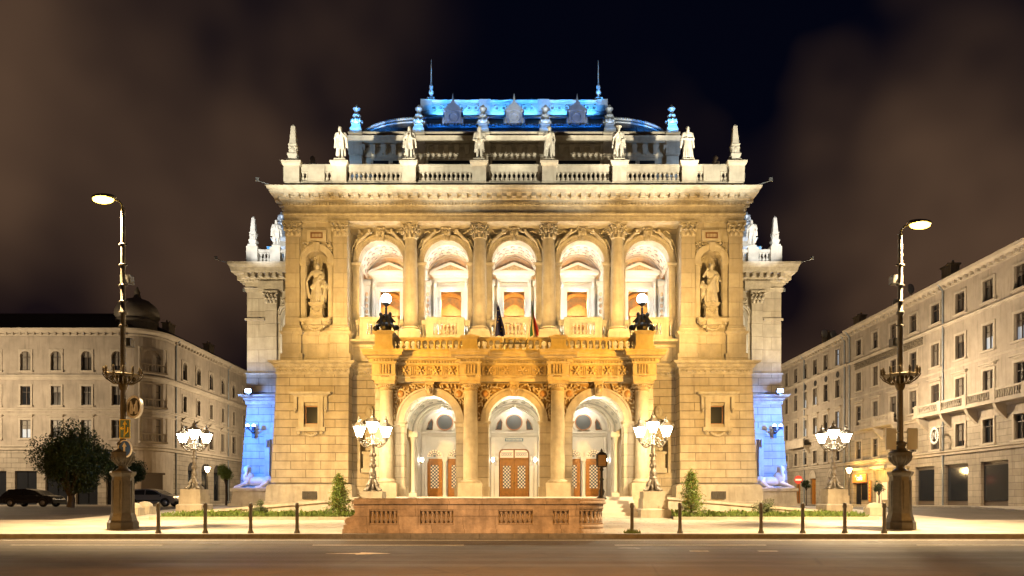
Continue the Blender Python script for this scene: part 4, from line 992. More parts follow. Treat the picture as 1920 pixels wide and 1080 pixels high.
    if i == 1:
        for q in (-1, 1): leaf_door(c+q*.5, .98, 2.56, c+q*.07)
        t = MB(); t.box(c-1.0, c+1.0, 47.03, 47.14, FZ+2.58, FZ+2.68)
        P_ = [(-1.0, 0), (1.0, 0), (1.0, .36), (.9, .55), (.72, .62), (-.72, .62), (-.9, .55), (-1.0, .36)]
        for k in range(8):
            a_, b_ = P_[k], P_[(k+1) % 8]; t.tube([(c+a_[0], 47.06, FZ+2.66+a_[1]), (c+b_[0], 47.06, FZ+2.66+b_[1])], .06, 6)
        t.box(c-.05, c+.05, 47.03, 47.14, FZ+2.68, FZ+3.28); tr = t.build('transom_window', 'wood', H)
        MB().box(c-.98, c+.98, 47.1, 47.11, FZ+2.66, FZ+3.3).build('pane', 'glasslit', tr)
        r = MB()
        for q in (-1, 1):
            for k in range(6): r.ring_y(c+q*(.2+.12*k), FZ+2.95, .05, .07, 47.07, 47.09, 0, 2*PI, 10); 
            r.box(c+q*.5-.4, c+q*.5+.4, 47.07, 47.09, FZ+2.83, FZ+2.85); r.box(c+q*.5-.4, c+q*.5+.4, 47.07, 47.09, FZ+3.05, FZ+3.07)
        r.build('transom_grille', 'iron', tr)
        s_ = MB()
        for q in (-1, 1): s_.cbox(c+q*1.18, 46.9, FZ, 3.9, .26, .2); s_.blob((c+q*1.18, 46.78, 4.0), (.14, .16, .22)); s_.blob((c+q*1.18, 46.78, 3.7), (.09, .12, .15))
        s_.ring_y(c, 4.05, 1.1, 1.32, 46.86, 47, .25, PI-.25)
        s_.build('door_surround', 'marble', H)
        p = MB(); p.box(c-.68, c+.68, 46.82, 46.9, 5.14, 5.46); p.mi = 1; p.box(c-.62, c+.62, 46.8, 46.83, 5.19, 5.41); p.mi = 0
        for k in range(12): p.box(c-.52+.09*k, c-.47+.09*k, 46.79, 46.81, 5.25, 5.36)
        p.build('plaque', ['marble', mat('slate_plaque', (.12, .17, .20), .6, var=.4, vscale=10)], H)
    else:
        for q in (-1, 1):
            x = c+q*.71; leaf_door(x, 1.04, 2.62, x+.42)
            t = MB(); t.ring_y(x, 4.15, .5, .62, 46.9, 47.02); t.box(x-.55, x+.55, 47.02, 47.14, FZ+2.64, 4.17); tr = t.build('fanlight', 'marble', H)
            MB().prism_y([(x+.5*math.cos(PI*k/14), 4.17+.5*math.sin(PI*k/14)) for k in range(15)], 46.97, 46.98).build('pane', 'glasslit', tr)
            r = MB()
            for k in range(7): r.tube([(x, 46.95, 4.18), (x+.48*math.cos(PI*(k+.5)/7), 46.95, 4.18+.48*math.sin(PI*(k+.5)/7))], .014, 4)
            r.ring_y(x, 4.17, .22, .25, 46.94, 46.96); r.ring_y(x, 4.17, .36, .38, 46.94, 46.96)
            r.build('fanlight_grille', 'iron', tr)
        s_ = MB()
        for xx in (c-1.3, c, c+1.3): s_.lathe([(.17, 0), (.17, .15), (.12, .2), (.11, 2.3), (.15, 2.4), (.18, 2.5)], xx, 46.9, FZ, 12); s_.cbox(xx, 46.92, FZ+2.5, FZ+2.75, .36, .2)
        s_.build('door_surround', 'marble', H)
    # unseen ceiling light added to this bay, tucked behind the front arch crown
    q = MB(); q.lathe([(.16, 0), (.2, .06), (.1, .2)], c, 39.95, 7.34, 12); pl_ = q.build('added_ceiling_lamp', 'bronze', H)
    MB().blob((c, 39.95, 7.31), (.1, .1, .06), 10, 6).build('lamp_globe', M['porchglobe'], pl_)
    lamp('POINT', (c, 40.3, 6.85), 620, (1, .83, .54), size=.2, name='porch_light')
    lamp('POINT', (c+(.0 if i == 1 else 0), 46.2, 7.05), 75, (1, .88, .68), size=.12, name='entrance_light')
    for q_ in (-1, 1):
        q = MB(); q.tube([(c+q_*1.55, 45.9, 3.6), (c+q_*1.4, 45.8, 3.75)], .03, 5); sc_ = q.build('wall_sconce', 'brass', H); MB().blob((c+q_*1.4, 45.8, 3.9), (.1, .1, .14), 8, 6).build('lamp_globe', M['sconceglobe'], sc_)
m = MB()
for k in range(6): m.box(-6.3, 6.3, 34.9+.38*k, 38.2, .3 if k == 0 else .18+.2*k, .18+.2*(k+1)+.02)
m.build('entrance_steps', 'marble', H)

# ------------------------------------------------------------------ ramp walls, planting beds
for s in (-1, 1):
    r = MB(); n = 10; pts = []
    for k in range(n+1):
        t = k/n; pts.append((s*(7.9+8.2*t), 37.2-.9*t*t, 1.42-.72*t))
    vs = []
    for x, y, z in pts: vs += [(x, y, z-.16), (x, y+.05, z-.16), (x, y+.05, .2), (x, y+.4, .2), (x, y+.4, z)]
    vs2 = []
    for x, y, z in pts: vs2 += [(x, y-.06, z), (x, y+.5, z), (x, y+.5, z-.14), (x, y+.44, z-.14), (x, y+.44, .1), (x, y, .1), (x, y, z-.16), (x, y-.06, z-.14)]
    fs = []
    for k in range(n):
        for j in range(8): fs.append((k*8+j, k*8+(j+1) % 8, k*8+8+(j+1) % 8, k*8+8+j))
    fs += [tuple(range(8)), tuple(n*8+j for j in range(8))]
    r.add(vs2, fs)
    o = r.build('ramp_wall', 'stone'); tag(o, 'low pale stone wall along the ramp by the %s' % ('scroll-ended balustrade' if s < 0 else 'open steps'), 'wall', 'ramp walls of the porch')
    b = MB(); 
    b.add([(s*7.7, 33.2, GZ(33.2)+.1), (s*17.2, 33.2, GZ(33.2)+.1), (s*17.2, 36.2, GZ(36.2)+.1), (s*7.7, 36.8, GZ(36.8)+.1)], [(0, 1, 2, 3)])
    tag(b.build('planting_bed', 'soil'), kind='structure')
    b = MB(); b.add([(s*7.6, 33.02, .2), (s*17.4, 33.02, .2), (s*17.4, 33.2, .2), (s*7.6, 33.2, .2)]+[(s*7.6, 33.02, GZ(33)+.14), (s*17.4, 33.02, GZ(33)+.14), (s*17.4, 33.2, GZ(33)+.14), (s*7.6, 33.2, GZ(33)+.14)], [(0, 1, 2, 3), (4, 5, 6, 7), (0, 1, 5, 4), (1, 2, 6, 5), (2, 3, 7, 6), (3, 0, 4, 7)])
    tag(b.build('bed_kerb', 'stone'), kind='structure')
    g = MB(); rnd = random.Random(3+s)
    for k in range(3200):
        x = s*rnd.uniform(7.8, 17.0); y = 33.25+rnd.random()**1.5*2.6; h = rnd.uniform(.06, .2)*(1+.7*math.sin(x*2.1)**2); a_ = rnd.uniform(0, PI); z = GZ(y)+.09
        dx, dy = .03*math.cos(a_), .03*math.sin(a_); lx, ly = rnd.uniform(-.1, .1), rnd.uniform(-.1, .1)
        g.add([(x-dx, y-dy, z), (x+dx, y+dy, z), (x+lx+dx*.6, y+ly, z+h), (x+lx*1.6, y+ly*1.6, z+h*.9)], [(0, 1, 2, 3)])
    tag(g.build('grass', 'grass'), 'low grass and weeds growing in the planting bed by the %s' % ('balustrade' if s < 0 else 'candelabrum steps'), 'grass', kind='stuff')

# ------------------------------------------------------------------ stair enclosure wall at the kerb
BW = thing('balustrade_wall', 'weathered reddish stone balustrade round the underground stair, scroll at one end', 'balustrade', (-1.5, 25, 0))
z0 = -.01; y0 = 24.75
m = MB()
segs = [(-5.24, -5.17, 1), (-5.17, -4.17, 0), (-4.17, -3.83, 1), (-3.83, -3.42, 2), (-3.42, -3.36, 1), (-3.36, -2.17, 0), (-2.17, -.56, 1), (-.56, .66, 0), (.66, 1.08, 2), (1.08, 1.38, 1), (1.38, 1.95, 0), (1.95, 2.33, 1)]
def wallbits(a, b_, kind):
    m.box(a, b_, y0-.06, y0+.4, z0-.15, .16); m.box(a, b_, y0-.025, y0+.4, .16, .31)
    m.box(a, b_, y0-.02, y0+.4, .855, 1.05); m.box(a, b_, y0-.11, y0+.46, 1.05, 1.155); m.box(a, b_, y0-.07, y0+.42, 1.155, 1.26)
    if kind: m.box(a, b_, y0+(0 if kind == 1 else -.035), y0+.38, .31, .855)
for sg in segs: wallbits(*sg)
m.prism_y([(-5.24, .31), (-5.24, 1.05), (-5.7, 1.05), (-5.77, .98), (-5.72, .89), (-5.68, .86), (-5.68, .74), (-5.73, .66), (-5.86, .6), (-6.0, .53), (-6.06, .44), (-6.04, .36), (-5.98, .31)], y0, y0+.38)
m.box(-6.12, -5.24, y0-.08, y0+.42, z0-.15, .16); m.box(-6.08, -5.24, y0-.05, y0+.4, .16, .31); m.box(-5.77, -5.241, y0-.105, y0+.45, 1.05, 1.155); m.box(-5.70, -5.241, y0-.065, y0+.41, 1.155, 1.26)
m.ring_y(-5.88, .45, .1, .14, y0-.02, y0, 0, 2*PI, 18); m.ring_y(-5.88, .45, .02, .06, y0-.02, y0, 0, 2*PI, 14); m.box(-5.7, -5.3, y0-.02, y0, .93, .96)
# rounded end
def ringwall(r0, r1, za, zb):
    cx, cy = 2.33, y0+.95; n = 10; vs = []; fs = []
    for k in range(n+1):
        a_ = -PI/2+PI/2*k/n; c_, s_ = math.cos(a_), math.sin(a_)
        for r, z in ((r0, za), (r1, za), (r1, zb), (r0, zb)): vs.append((cx+r*c_, cy+r*s_, z))
    for k in range(n):
        for j in range(4): fs.append((k*4+j, k*4+(j+1) % 4, k*4+4+(j+1) % 4, k*4+4+j))
    m.add(vs, fs+[(0, 1, 2, 3), tuple(n*4+j for j in range(4))], True)
R_ = .95
for a_, b_, za, zb in ((R_-.38, R_+.06, z0-.15, .16), (R_-.38, R_+.02, .16, .31), (R_-.38, R_+.02, .855, 1.05), (R_-.44, R_+.11, 1.05, 1.155), (R_-.4, R_+.07, 1.155, 1.26)): ringwall(a_, b_, za, zb)
for a_, b_, za, zb in ((R_-.38, R_+.06, z0-.15, .16), (R_-.38, R_+.02, .16, .31), (R_-.38, R_+.02, .855, 1.05), (R_-.44, R_+.11, 1.05, 1.155), (R_-.4, R_+.07, 1.155, 1.26)):
    m.box(2.33+a_, 2.33+b_, y0+.95, 32.2, za, zb)
m.box(2.33+R_-.36, 2.33+R_, y0+1.1, 32.2, .34, .83)
m.box(-5.44, -5.06, y0+.44, 32.2, z0, 1.0); m.box(-5.52, -4.98, y0+.5, 32.2, 1.0, 1.2)
m.box(-5.0, 3.2, 32.2, 32.6, 0, .5)
m.build('wall', 'brown', BW)
bm_ = bal_mesh(.545, .085).mesh('baluster', mats=[M['brown']])
def bb(x, y):
    o = bpy.data.objects.new('baluster', bm_); C.objects.link(o); o.parent = BW; o.location = Vector((x, y, .31))-BW.location
for a, b_, n in ((-5.15, -4.19, 6), (-3.34, -2.19, 7), (-.54, .64, 7), (1.4, 1.93, 3)):
    for k in range(n): bb(a+(b_-a)*(k+.5)/n, y0+.1)
for k in range(7):
    a_ = -PI/2+(PI/2)*(k+.5)/7; bb(2.33+(R_-.1)*math.cos(a_), y0+.95+(R_-.1)*math.sin(a_))
m = MB()
for a, b_ in ((-5.17, -4.17), (-3.36, -2.17), (-.56, .66), (1.38, 1.95)): m.box(a, b_, y0+.22, y0+.3, .31, .855)
vs = [(2.33+.68*math.cos(-PI/2+PI/2*k/10), y0+.95+.68*math.sin(-PI/2+PI/2*k/10), z) for k in range(11) for z in (.31, .855)]; m.add(vs, [(2*k, 2*k+2, 2*k+3, 2*k+1) for k in range(10)])
m.build('back_panel', 'brown', BW)

# ------------------------------------------------------------------ figures
def figure(pose):
    f = MB(); H_ = pose
    lean = H_.get('lean', 0)
    f.blob((lean, -.03, 1.66), (.09, .105, .125), 10, 8); f.blob((lean, .0, 1.71), (.1, .11, .1), 8, 6); f.blob((lean, -.135, 1.65), (.02, .03, .03), 6, 4); f.blob((lean, -.1, 1.58), (.05, .05, .04), 6, 4)
    if H_.get('beard'): f.blob((lean, -.1, 1.54), (.075, .07, .1), 8, 6)
    if H_.get('hair'): f.blob((lean, .05, 1.62), (.12, .1, .15), 8, 6)
    if H_.get('hat'): f.blob((lean+.02, .0, 1.78), (.16, .15, .05), 10, 6); f.blob((lean-.06, 0, 1.82), (.1, .1, .05), 8, 5)
    f.cap((lean*.5, .01, 1.42), .075, (lean, -.01, 1.56), .06)
    f.blob((0, 0, 1.3), (.2, .135, .2), 10, 8); f.blob((0, 0, 1.06), (.165, .125, .2), 10, 8); f.blob((0, .01, .9), (.18, .14, .15), 10, 8)
    for q in (-1, 1): f.cap((q*.08, 0, 1.43), .08, (q*.2, 0, 1.4), .08)
    if H_.get('robe'):
        for k in range(12):
            a_ = 2*PI*k/12; w_ = 1+.12*(k % 2); f.cap((.13*math.cos(a_), .1*math.sin(a_), 1.05), .07, (.25*w_*math.cos(a_), .19*w_*math.sin(a_), H_['robe']), .055)
        f.blob((0, 0, .6), (.2, .15, .5), 8, 6)
    for q, k in ((-1, .02), (1, -.06)):
        f.cap((q*.09, 0, .9), .1, (q*.1, k-.02, .48), .078); f.cap((q*.1, k-.02, .48), .075, (q*.105, k+.02, .09), .05); f.blob((q*.12, k-.07, .045), (.055, .13, .05), 8, 5)
    if H_.get('coat', True):
        for q in (-1, 1):
            f.cap((q*.16, .02, 1.0), .075, (q*.22, .05, H_.get('hem', .45)), .06); f.cap((q*.13, -.1, 1.2), .05, (q*.17, -.1, .6), .05); f.cap((q*.08, .1, .95), .08, (q*.11, .14, H_.get('hem', .45)), .07)
            f.cap((q*.06, -.12, 1.45), .035, (q*.1, -.13, 1.15), .035)
    for q, key in ((-1, 'L'), (1, 'R')):
        e, h = H_[key]; f.cap((q*.22, 0, 1.4), .078, e, .062); f.cap(e, .06, h, .042); f.blob(h, (.05, .045, .06), 8, 5)
        if H_.get('cloak'): f.cap((q*.24, .04, 1.38), .08, (e[0]+q*.03, .08, .75), .06)
    for a_ in H_.get('extra', []): f.cap(*a_)
    return f
poses = [
 dict(hair=1, lean=-.03, L=((-.3, -.02, 1.14), (-.06, -.2, 1.3)), R=((.3, .0, 1.16), (.04, -.18, 1.42)), cloak=1, hem=.3),
 dict(hair=1, L=((-.3, -.04, 1.12), (-.08, -.22, 1.25)), R=((.31, -.02, 1.12), (.1, -.22, 1.12)), cloak=1, hem=.35),
 dict(beard=1, hair=1, L=((-.3, 0, 1.1), (-.12, -.2, .98)), R=((.31, 0, 1.1), (.14, -.2, .98)), hem=.5, extra=[((.1, -.2, 1.0), .06, (.26, -.2, 1.02), .04)]),
 dict(lean=.02, L=((-.29, -.08, 1.2), (.05, -.22, 1.33)), R=((.3, .02, 1.1), (.26, -.02, .84)), hem=.3, cloak=0, extra=[((.26, 0, .9), .05, (.28, .05, .3), .05)]),
 dict(hat=1, L=((-.28, -.06, 1.16), (-.02, -.2, 1.45)), R=((.31, -.02, 1.12), (.16, -.17, 1.0)), cloak=1, hem=.4),
 dict(beard=1, robe=.12, L=((-.31, -.03, 1.12), (-.05, -.2, 1.08)), R=((.31, -.03, 1.12), (.06, -.2, 1.06)), coat=False, cloak=1, hem=.3),
]
slabels = ['cloaked stone statue with both hands drawn up to its chest, on the parapet',
 'stone statue in an open coat, one hand on its chest and one held out',
 'bearded stone statue with both hands at its waist, on the parapet',
 'stone statue with one arm across its chest and the other arm hanging',
 'stone statue wearing a wide hat, one hand raised to its chin, on the parapet',
 'stone statue in a long robe down to its feet with folded hands, on the parapet']
SZ = 22.53
for i, (x, p) in enumerate(zip((-10.98, -6.62, -2.2, 2.2, 6.62, 10.98), poses)):
    t = thing('statue', slabels[i], 'statue', (x, 43.9, SZ), 'statues standing on the main parapet')
    put('figure', sculpt('figure', figure(p), 'statue', .022, 1), t, (0, 0, .2), scale=1.2)
    q = MB(); q.cbox(0, 0, 0, .2, .72, .66); local(q, 'plinth', 'stone', t)
for s in (-1, 1):
    t = thing('statue', 'half-hidden stone statue behind the parapet panel on the %s' % ('metro sign side' if s < 0 else 'cafe side'), 'statue', (s*13.75, 47.3, 22.4), 'statues half hidden behind the parapet', rz=s*.9)
    put('figure', sculpt('figure', figure(poses[2 if s < 0 else 0]), 'statue', .03, 1), t, (0, 0, .15), scale=1.2)
    q = MB(); q.cbox(0, 0, 0, .15, .7, .7); local(q, 'plinth', 'stone', t)
    t = thing('statue', 'stone statue in a draped cloak on the parapet of the %s' % ('wing nearer the metro sign' if s < 0 else 'wing nearer the cafe'), 'statue', (s*17.2, 50.15, 19.45), 'statues on the wing parapets', rz=-s*.3)
    put('figure', sculpt('figure', figure(poses[1 if s < 0 else 4] if s < 0 else poses[0]), 'statue', .03, 1), t, (0, 0, .12), scale=1.08)
    q = MB(); q.cbox(0, 0, 0, .12, .6, .6); local(q, 'plinth', 'stone', t)
def obelisk(h):
    o = MB(); o.cbox(0, 0, 0, .16, .7, .7); o.tbox((-.2, .2, -.2, .2), .16, (-.32, .32, -.32, .32), .5); o.cbox(0, 0, .5, .56, .6, .6); o.cbox(0, 0, .56, 1.1, .46, .46); o.cbox(0, 0, 1.1, 1.16, .54, .54)
    for k in range(4):
        R = Matrix.Rotation(k*PI/2, 3, 'Z'); o.blob(R @ Vector((.23, 0, .83)), (.05, .13, .18), 8, 6, R); o.blob(R @ Vector((.25, .14, .96)), (.05, .07, .07), 6, 4, R); o.blob(R @ Vector((.25, -.14, .96)), (.05, .07, .07), 6, 4, R)
    o.tbox((-.21, .21, -.21, .21), 1.16, (-.125, .125, -.125, .125), h-.16); o.tbox((-.125, .125, -.125, .125), h-.16, (-.01, .01, -.01, .01), h)
    return o.mesh('obelisk', mats=[M['statue']])
ob = obelisk(2.5)
for x, y, z, sc_, l in ((-13.98, 43.93, 22.53, 1, 'tall stone obelisk on the main parapet at the corner towards the metro sign'), (13.98, 43.93, 22.53, 1, 'tall stone obelisk on the main parapet at the corner towards the cafe'),
                    (-18.85, 50.15, 19.5, .9, 'smaller stone obelisk on the wing parapet towards the metro sign'), (18.85, 50.15, 19.5, .9, 'smaller stone obelisk on the wing parapet towards the cafe')):
    tag(put('obelisk', ob, None, (x, y, z), scale=sc_), l, 'obelisk', 'obelisks on the parapets')
# niche groups: draped woman with a child
wom = dict(robe=.06, hair=1, L=((-.34, -.06, 1.18), (-.42, -.16, .95)), R=((.3, -.06, 1.2), (.2, -.18, 1.02)), coat=False, extra=[((-.42, -.14, .95), .05, (-.34, -.05, .3), .07), ((.18, -.12, 1.2), .07, (-.2, -.14, .7), .08), ((.25, 0, 1.35), .07, (.3, .02, .6), .08)])
kid = dict(hair=1, L=((-.28, -.06, 1.2), (-.2, -.2, 1.45)), R=((.3, -.04, 1.15), (.2, -.2, .95)), coat=False)
for s in (-1, 1):
    g = figure(wom if s < 0 else {**wom, 'L': ((-.34, -.1, 1.2), (-.2, -.2, 1.5)), 'R': ((.36, 0, 1.2), (.34, -.16, .98))})
    k_ = figure(kid); g.v += [(x*.55+s*-.38, y*.55-.15, z*.55+.02) for x, y, z in k_.v]; n0 = len(g.v)-len(k_.v)
    g.f += [[i+n0 for i in f] for f in k_.f]; g.m += k_.m; g.sm += k_.sm
    t = thing('statue', 'stone group of a draped woman and a small child in the niche, child on her %s side' % ('inner, column-facing' if s < 0 else 'column-facing'), 'statue', (s*12.6, 44.4, 13.76), 'statues in the upper niches')
    t['label'] = 'draped stone woman lowering her arm beside a child, in an upper niche' if s < 0 else 'draped stone woman raising her arm beside a child, in an upper niche'
    put('figure', sculpt('figure', g, 'statue', .025, 1), t, (0, -.02, .0), scale=1.45)
    t = thing('statue', 'pale stone seated-looking draped statue in the lower niche behind the %s candelabrum' % ('near left' if s < 0 else 'near right'), 'statue', (s*9.35, 45.05, 4.36), 'statues in the lower niches')
    t['label'] = 'draped stone statue in the lower niche behind the candelabrum %s' % ('by the scroll-ended balustrade' if s < 0 else 'by the open steps')
    put('figure', sculpt('figure', figure({**poses[5], 'beard': 0, 'hair': 1}), 'statue', .035, 1), t, (0, 0, 0), scale=1.0)
# sphinxes
def sphinx():
    f = MB()
    f.blob((.2, 0, .55), (.95, .36, .38), 10, 8); f.blob((.9, 0, .55), (.45, .42, .42), 10, 8); f.blob((-.5, 0, .78), (.44, .4, .52), 10, 8)
    for q in (-1, 1):
        f.cap((-.55, q*.24, .4), .17, (-1.25, q*.24, .14), .12); f.blob((-1.35, q*.24, .12), (.18, .12, .1)); f.cap((.95, q*.36, .45), .22, (.55, q*.42, .16), .13); f.cap((.55, q*.42, .14), .12, (.2, q*.42, .1), .1)
    f.cap((-.6, 0, 1.0), .26, (-.64, 0, 1.3), .19); f.blob((-.7, 0, 1.48), (.21, .19, .24), 10, 8); f.blob((-.9, 0, 1.46), (.04, .04, .05), 6, 4); f.blob((-.6, 0, 1.55), (.27, .27, .25), 10, 8)
    for q in (-1, 1): f.cap((-.56, q*.22, 1.58), .13, (-.58, q*.33, 1.02), .13)
    f.blob((-.75, 0, .95), (.2, .25, .25)); f.cap((1.25, 0, .4), .06, (1.1, .4, .2), .05); f.box(-1.5, 1.35, -.55, .55, -.02, .06)
    return sculpt('sphinx_body', f, 'marble', .035, 2)
spx = sphinx()
for s in (-1, 1):
    t = thing('sphinx', 'white marble sphinx on a pedestal by the blue-lit wall, facing %s' % ('the round street tree' if s < 0 else 'the red traffic sign'), 'sphinx', (s*18.1, 48.6, 0), 'marble sphinxes beside the wings')
    b = put('sphinx_body', spx, t, (0, 0, 2.05), scale=(.95*(1 if s < 0 else -1), 1.1, .9))
    p = MB(); p.cbox(0, 0, .6, 1.0, 3.2, 1.8); p.tbox((-1.45, 1.45, -.75, .75), 1.0, (-1.35, 1.35, -.68, .68), 1.85); p.cbox(0, 0, 1.85, 2.05, 3.0, 1.6); local(p, 'pedestal', 'stone', t)
    st = MB()
    for k in range(4): st.box(s*15.6, s*16.4, 46.8+.3*k, 49, .6+.25*k, .85+.25*k)
    tag(st.build('side_steps', 'stone'), 'short flight of stone side steps next to the %s sphinx' % ('left' if s < 0 else 'right'), 'steps', 'side steps')
# ------------------------------------------------------------------ candelabra
def lantern_mesh():
    g = MB(); n = 6
    def ring(r, z): return [(r*math.cos(PI/6+k*PI/3), r*math.sin(PI/6+k*PI/3), z) for k in range(n)]
    vs = ring(.15, .0)+ring(.34, .5); g.add(vs, [(k, (k+1) % n, n+(k+1) % n, n+k) for k in range(n)])
    f = MB()
    a, b = ring(.155, 0), ring(.35, .5)
    for k in range(n): f.tube([a[k], b[k]], .016, 5)
    f.lathe([(.13, -.1), (.17, -.03), (.17, .0), (.02, .01)], seg=6, a0=PI/6, a1=PI/6+2*PI, smooth=False)
    f.lathe([(.37, .49), (.4, .52), (.36, .56), (.2, .68), (.12, .74), (.1, .84), (.13, .87), (.06, .92), (.03, .98), (.05, 1.02), (.0, 1.1)], seg=6, a0=PI/6, a1=PI/6+2*PI, smooth=False)
    for k in range(n): f.blob((.39*math.cos(PI/6+k*PI/3), .39*math.sin(PI/6+k*PI/3), .57), (.04, .04, .06), 5, 4)
    return f, g
lf, lg = lantern_mesh()
CAND = None
def candelabrum():
    t = thing('candelabrum', 'x', 'candelabrum', (0, 0, 0), 'candelabra around the porch')
    b = MB()
    for k in range(4):
        R = Matrix.Rotation(PI/4+k*PI/2, 3, 'Z')
        b.tube([R @ Vector(p) for p in ((.14, 0, .62), (.2, 0, .5), (.27, 0, .38), (.3, 0, .2), (.42, 0, .1), (.5, 0, .06))], [.07, .09, .1, .09, .1, .07], 8); b.blob(R @ Vector((.5, 0, .07)), (.1, .1, .07)); b.blob(R @ Vector((.3, 0, .32)), (.11, .09, .13))
        R2 = Matrix.Rotation(k*PI/2, 3, 'Z'); b.blob(R2 @ Vector((.22, 0, .22)), (.07, .13, .16))
    b.lathe([(.3, 0), (.3, .06), (.2, .1), (.16, .3), (.2, .5), (.14, .66)], seg=14)
    local(b, 'base', 'castiron', t)
    s = MB(); s.lathe([(.14, .6), (.2, .66), (.2, .72), (.13, .78), (.17, .92), (.17, 1.02), (.11, 1.1), (.13, 1.3), (.14, 1.42), (.1, 1.5), (.15, 1.56), (.15, 1.6), (.1, 1.66), (.12, 1.9), (.11, 2.15), (.09, 2.3), (.16, 2.36), (.16, 2.4), (.08, 2.46), (.09, 2.7), (.12, 2.8), (.06, 2.86)], seg=14)
    for z in (.85, 1.3, 1.85):
        for k in range(6): s.blob((.14*math.cos(k*PI/3), .14*math.sin(k*PI/3), z), (.045, .045, .1), 6, 4)
    local(s, 'shaft', 'castiron', t)
    for k in range(2):
        R = Matrix.Rotation(k*PI, 3, 'Z'); a = MB()
        pts = []
        for j in range(13):
            u = j/12; pts.append(R @ Vector((.08+.58*u, 0, 2.42-.22*math.sin(PI*u)+.12*u)))
        a.tube(pts, [.045]*13, 6); c = R @ Vector((.66, 0, 2.62)); a.lathe([(.03, -.12), (.09, -.02), (.12, .0), (.06, .06)], c.x, c.y, c.z, 10)
        for (px, pz, rr) in ((.3, 2.48, .14), (.48, 2.5, .1), (.2, 2.62, .12)):
            pp = [R @ Vector((px+rr*(1-.08*j/3)*math.cos(j*.55), 0, pz+rr*(1-.06*j)*math.sin(j*.55))) for j in range(11)]; a.tube(pp, .024, 5)
        for j in range(6): a.blob(R @ Vector((.15+.08*j, .03*(-1)**j, 2.36+.05*(j % 3))), (.05, .05, .06), 6, 4)
        local(a, 'arm', 'castiron', t)
    for x, z in ((.66, 2.76), (-.66, 2.76), (0, 3.0)):
        l = local(lf, 'lantern', 'castiron', t); l.location = (x, 0, z)
        local(lg, 'glass', 'lampglass', l)
    return t
CL = ['lit three-lantern candelabrum standing behind the scroll end of the balustrade', 'lit three-lantern candelabrum on its own stepped pedestal beside the open steps', 'lit three-lantern candelabrum at the far street corner near the metro sign', 'lit three-lantern candelabrum at the far street corner by the cafe building']
CP = [(-7.18, 35.2, .25), (7.05, 35.2, -.35), (-18.9, 41, .1), (18.9, 41, -.2)]
for i, (x, y, rz) in enumerate(CP):
    zt = GZ(y)+1.3
    if CAND is None: CAND = candelabrum(); o = CAND
    else: o = copy_tree(CAND)
    o.location = (x, y, zt); o.rotation_euler.z = rz; o['label'] = CL[i]
    p = MB(); z = GZ(y)-.05
    p.cbox(x, y, z, z+.42, 1.5, 1.5); p.tbox((x-.75, x+.75, y-.75, y+.75), z+.42, (x-.64, x+.64, y-.64, y+.64), z+.5); p.cbox(x, y, z+.5, z+.98, 1.26, 1.26); p.cbox(x, y, z+.98, zt, 1.16, 1.16)
    tag(p.build('lamp_pedestal', 'stone'), ['pale stone pedestal under the candelabrum behind the balustrade', 'stepped pale stone pedestal under the candelabrum beside the open steps', 'pale stone pedestal under the far candelabrum near the round street tree', 'pale stone pedestal under the far candelabrum by the cafe building'][i], 'pedestal', 'candelabrum pedestals')

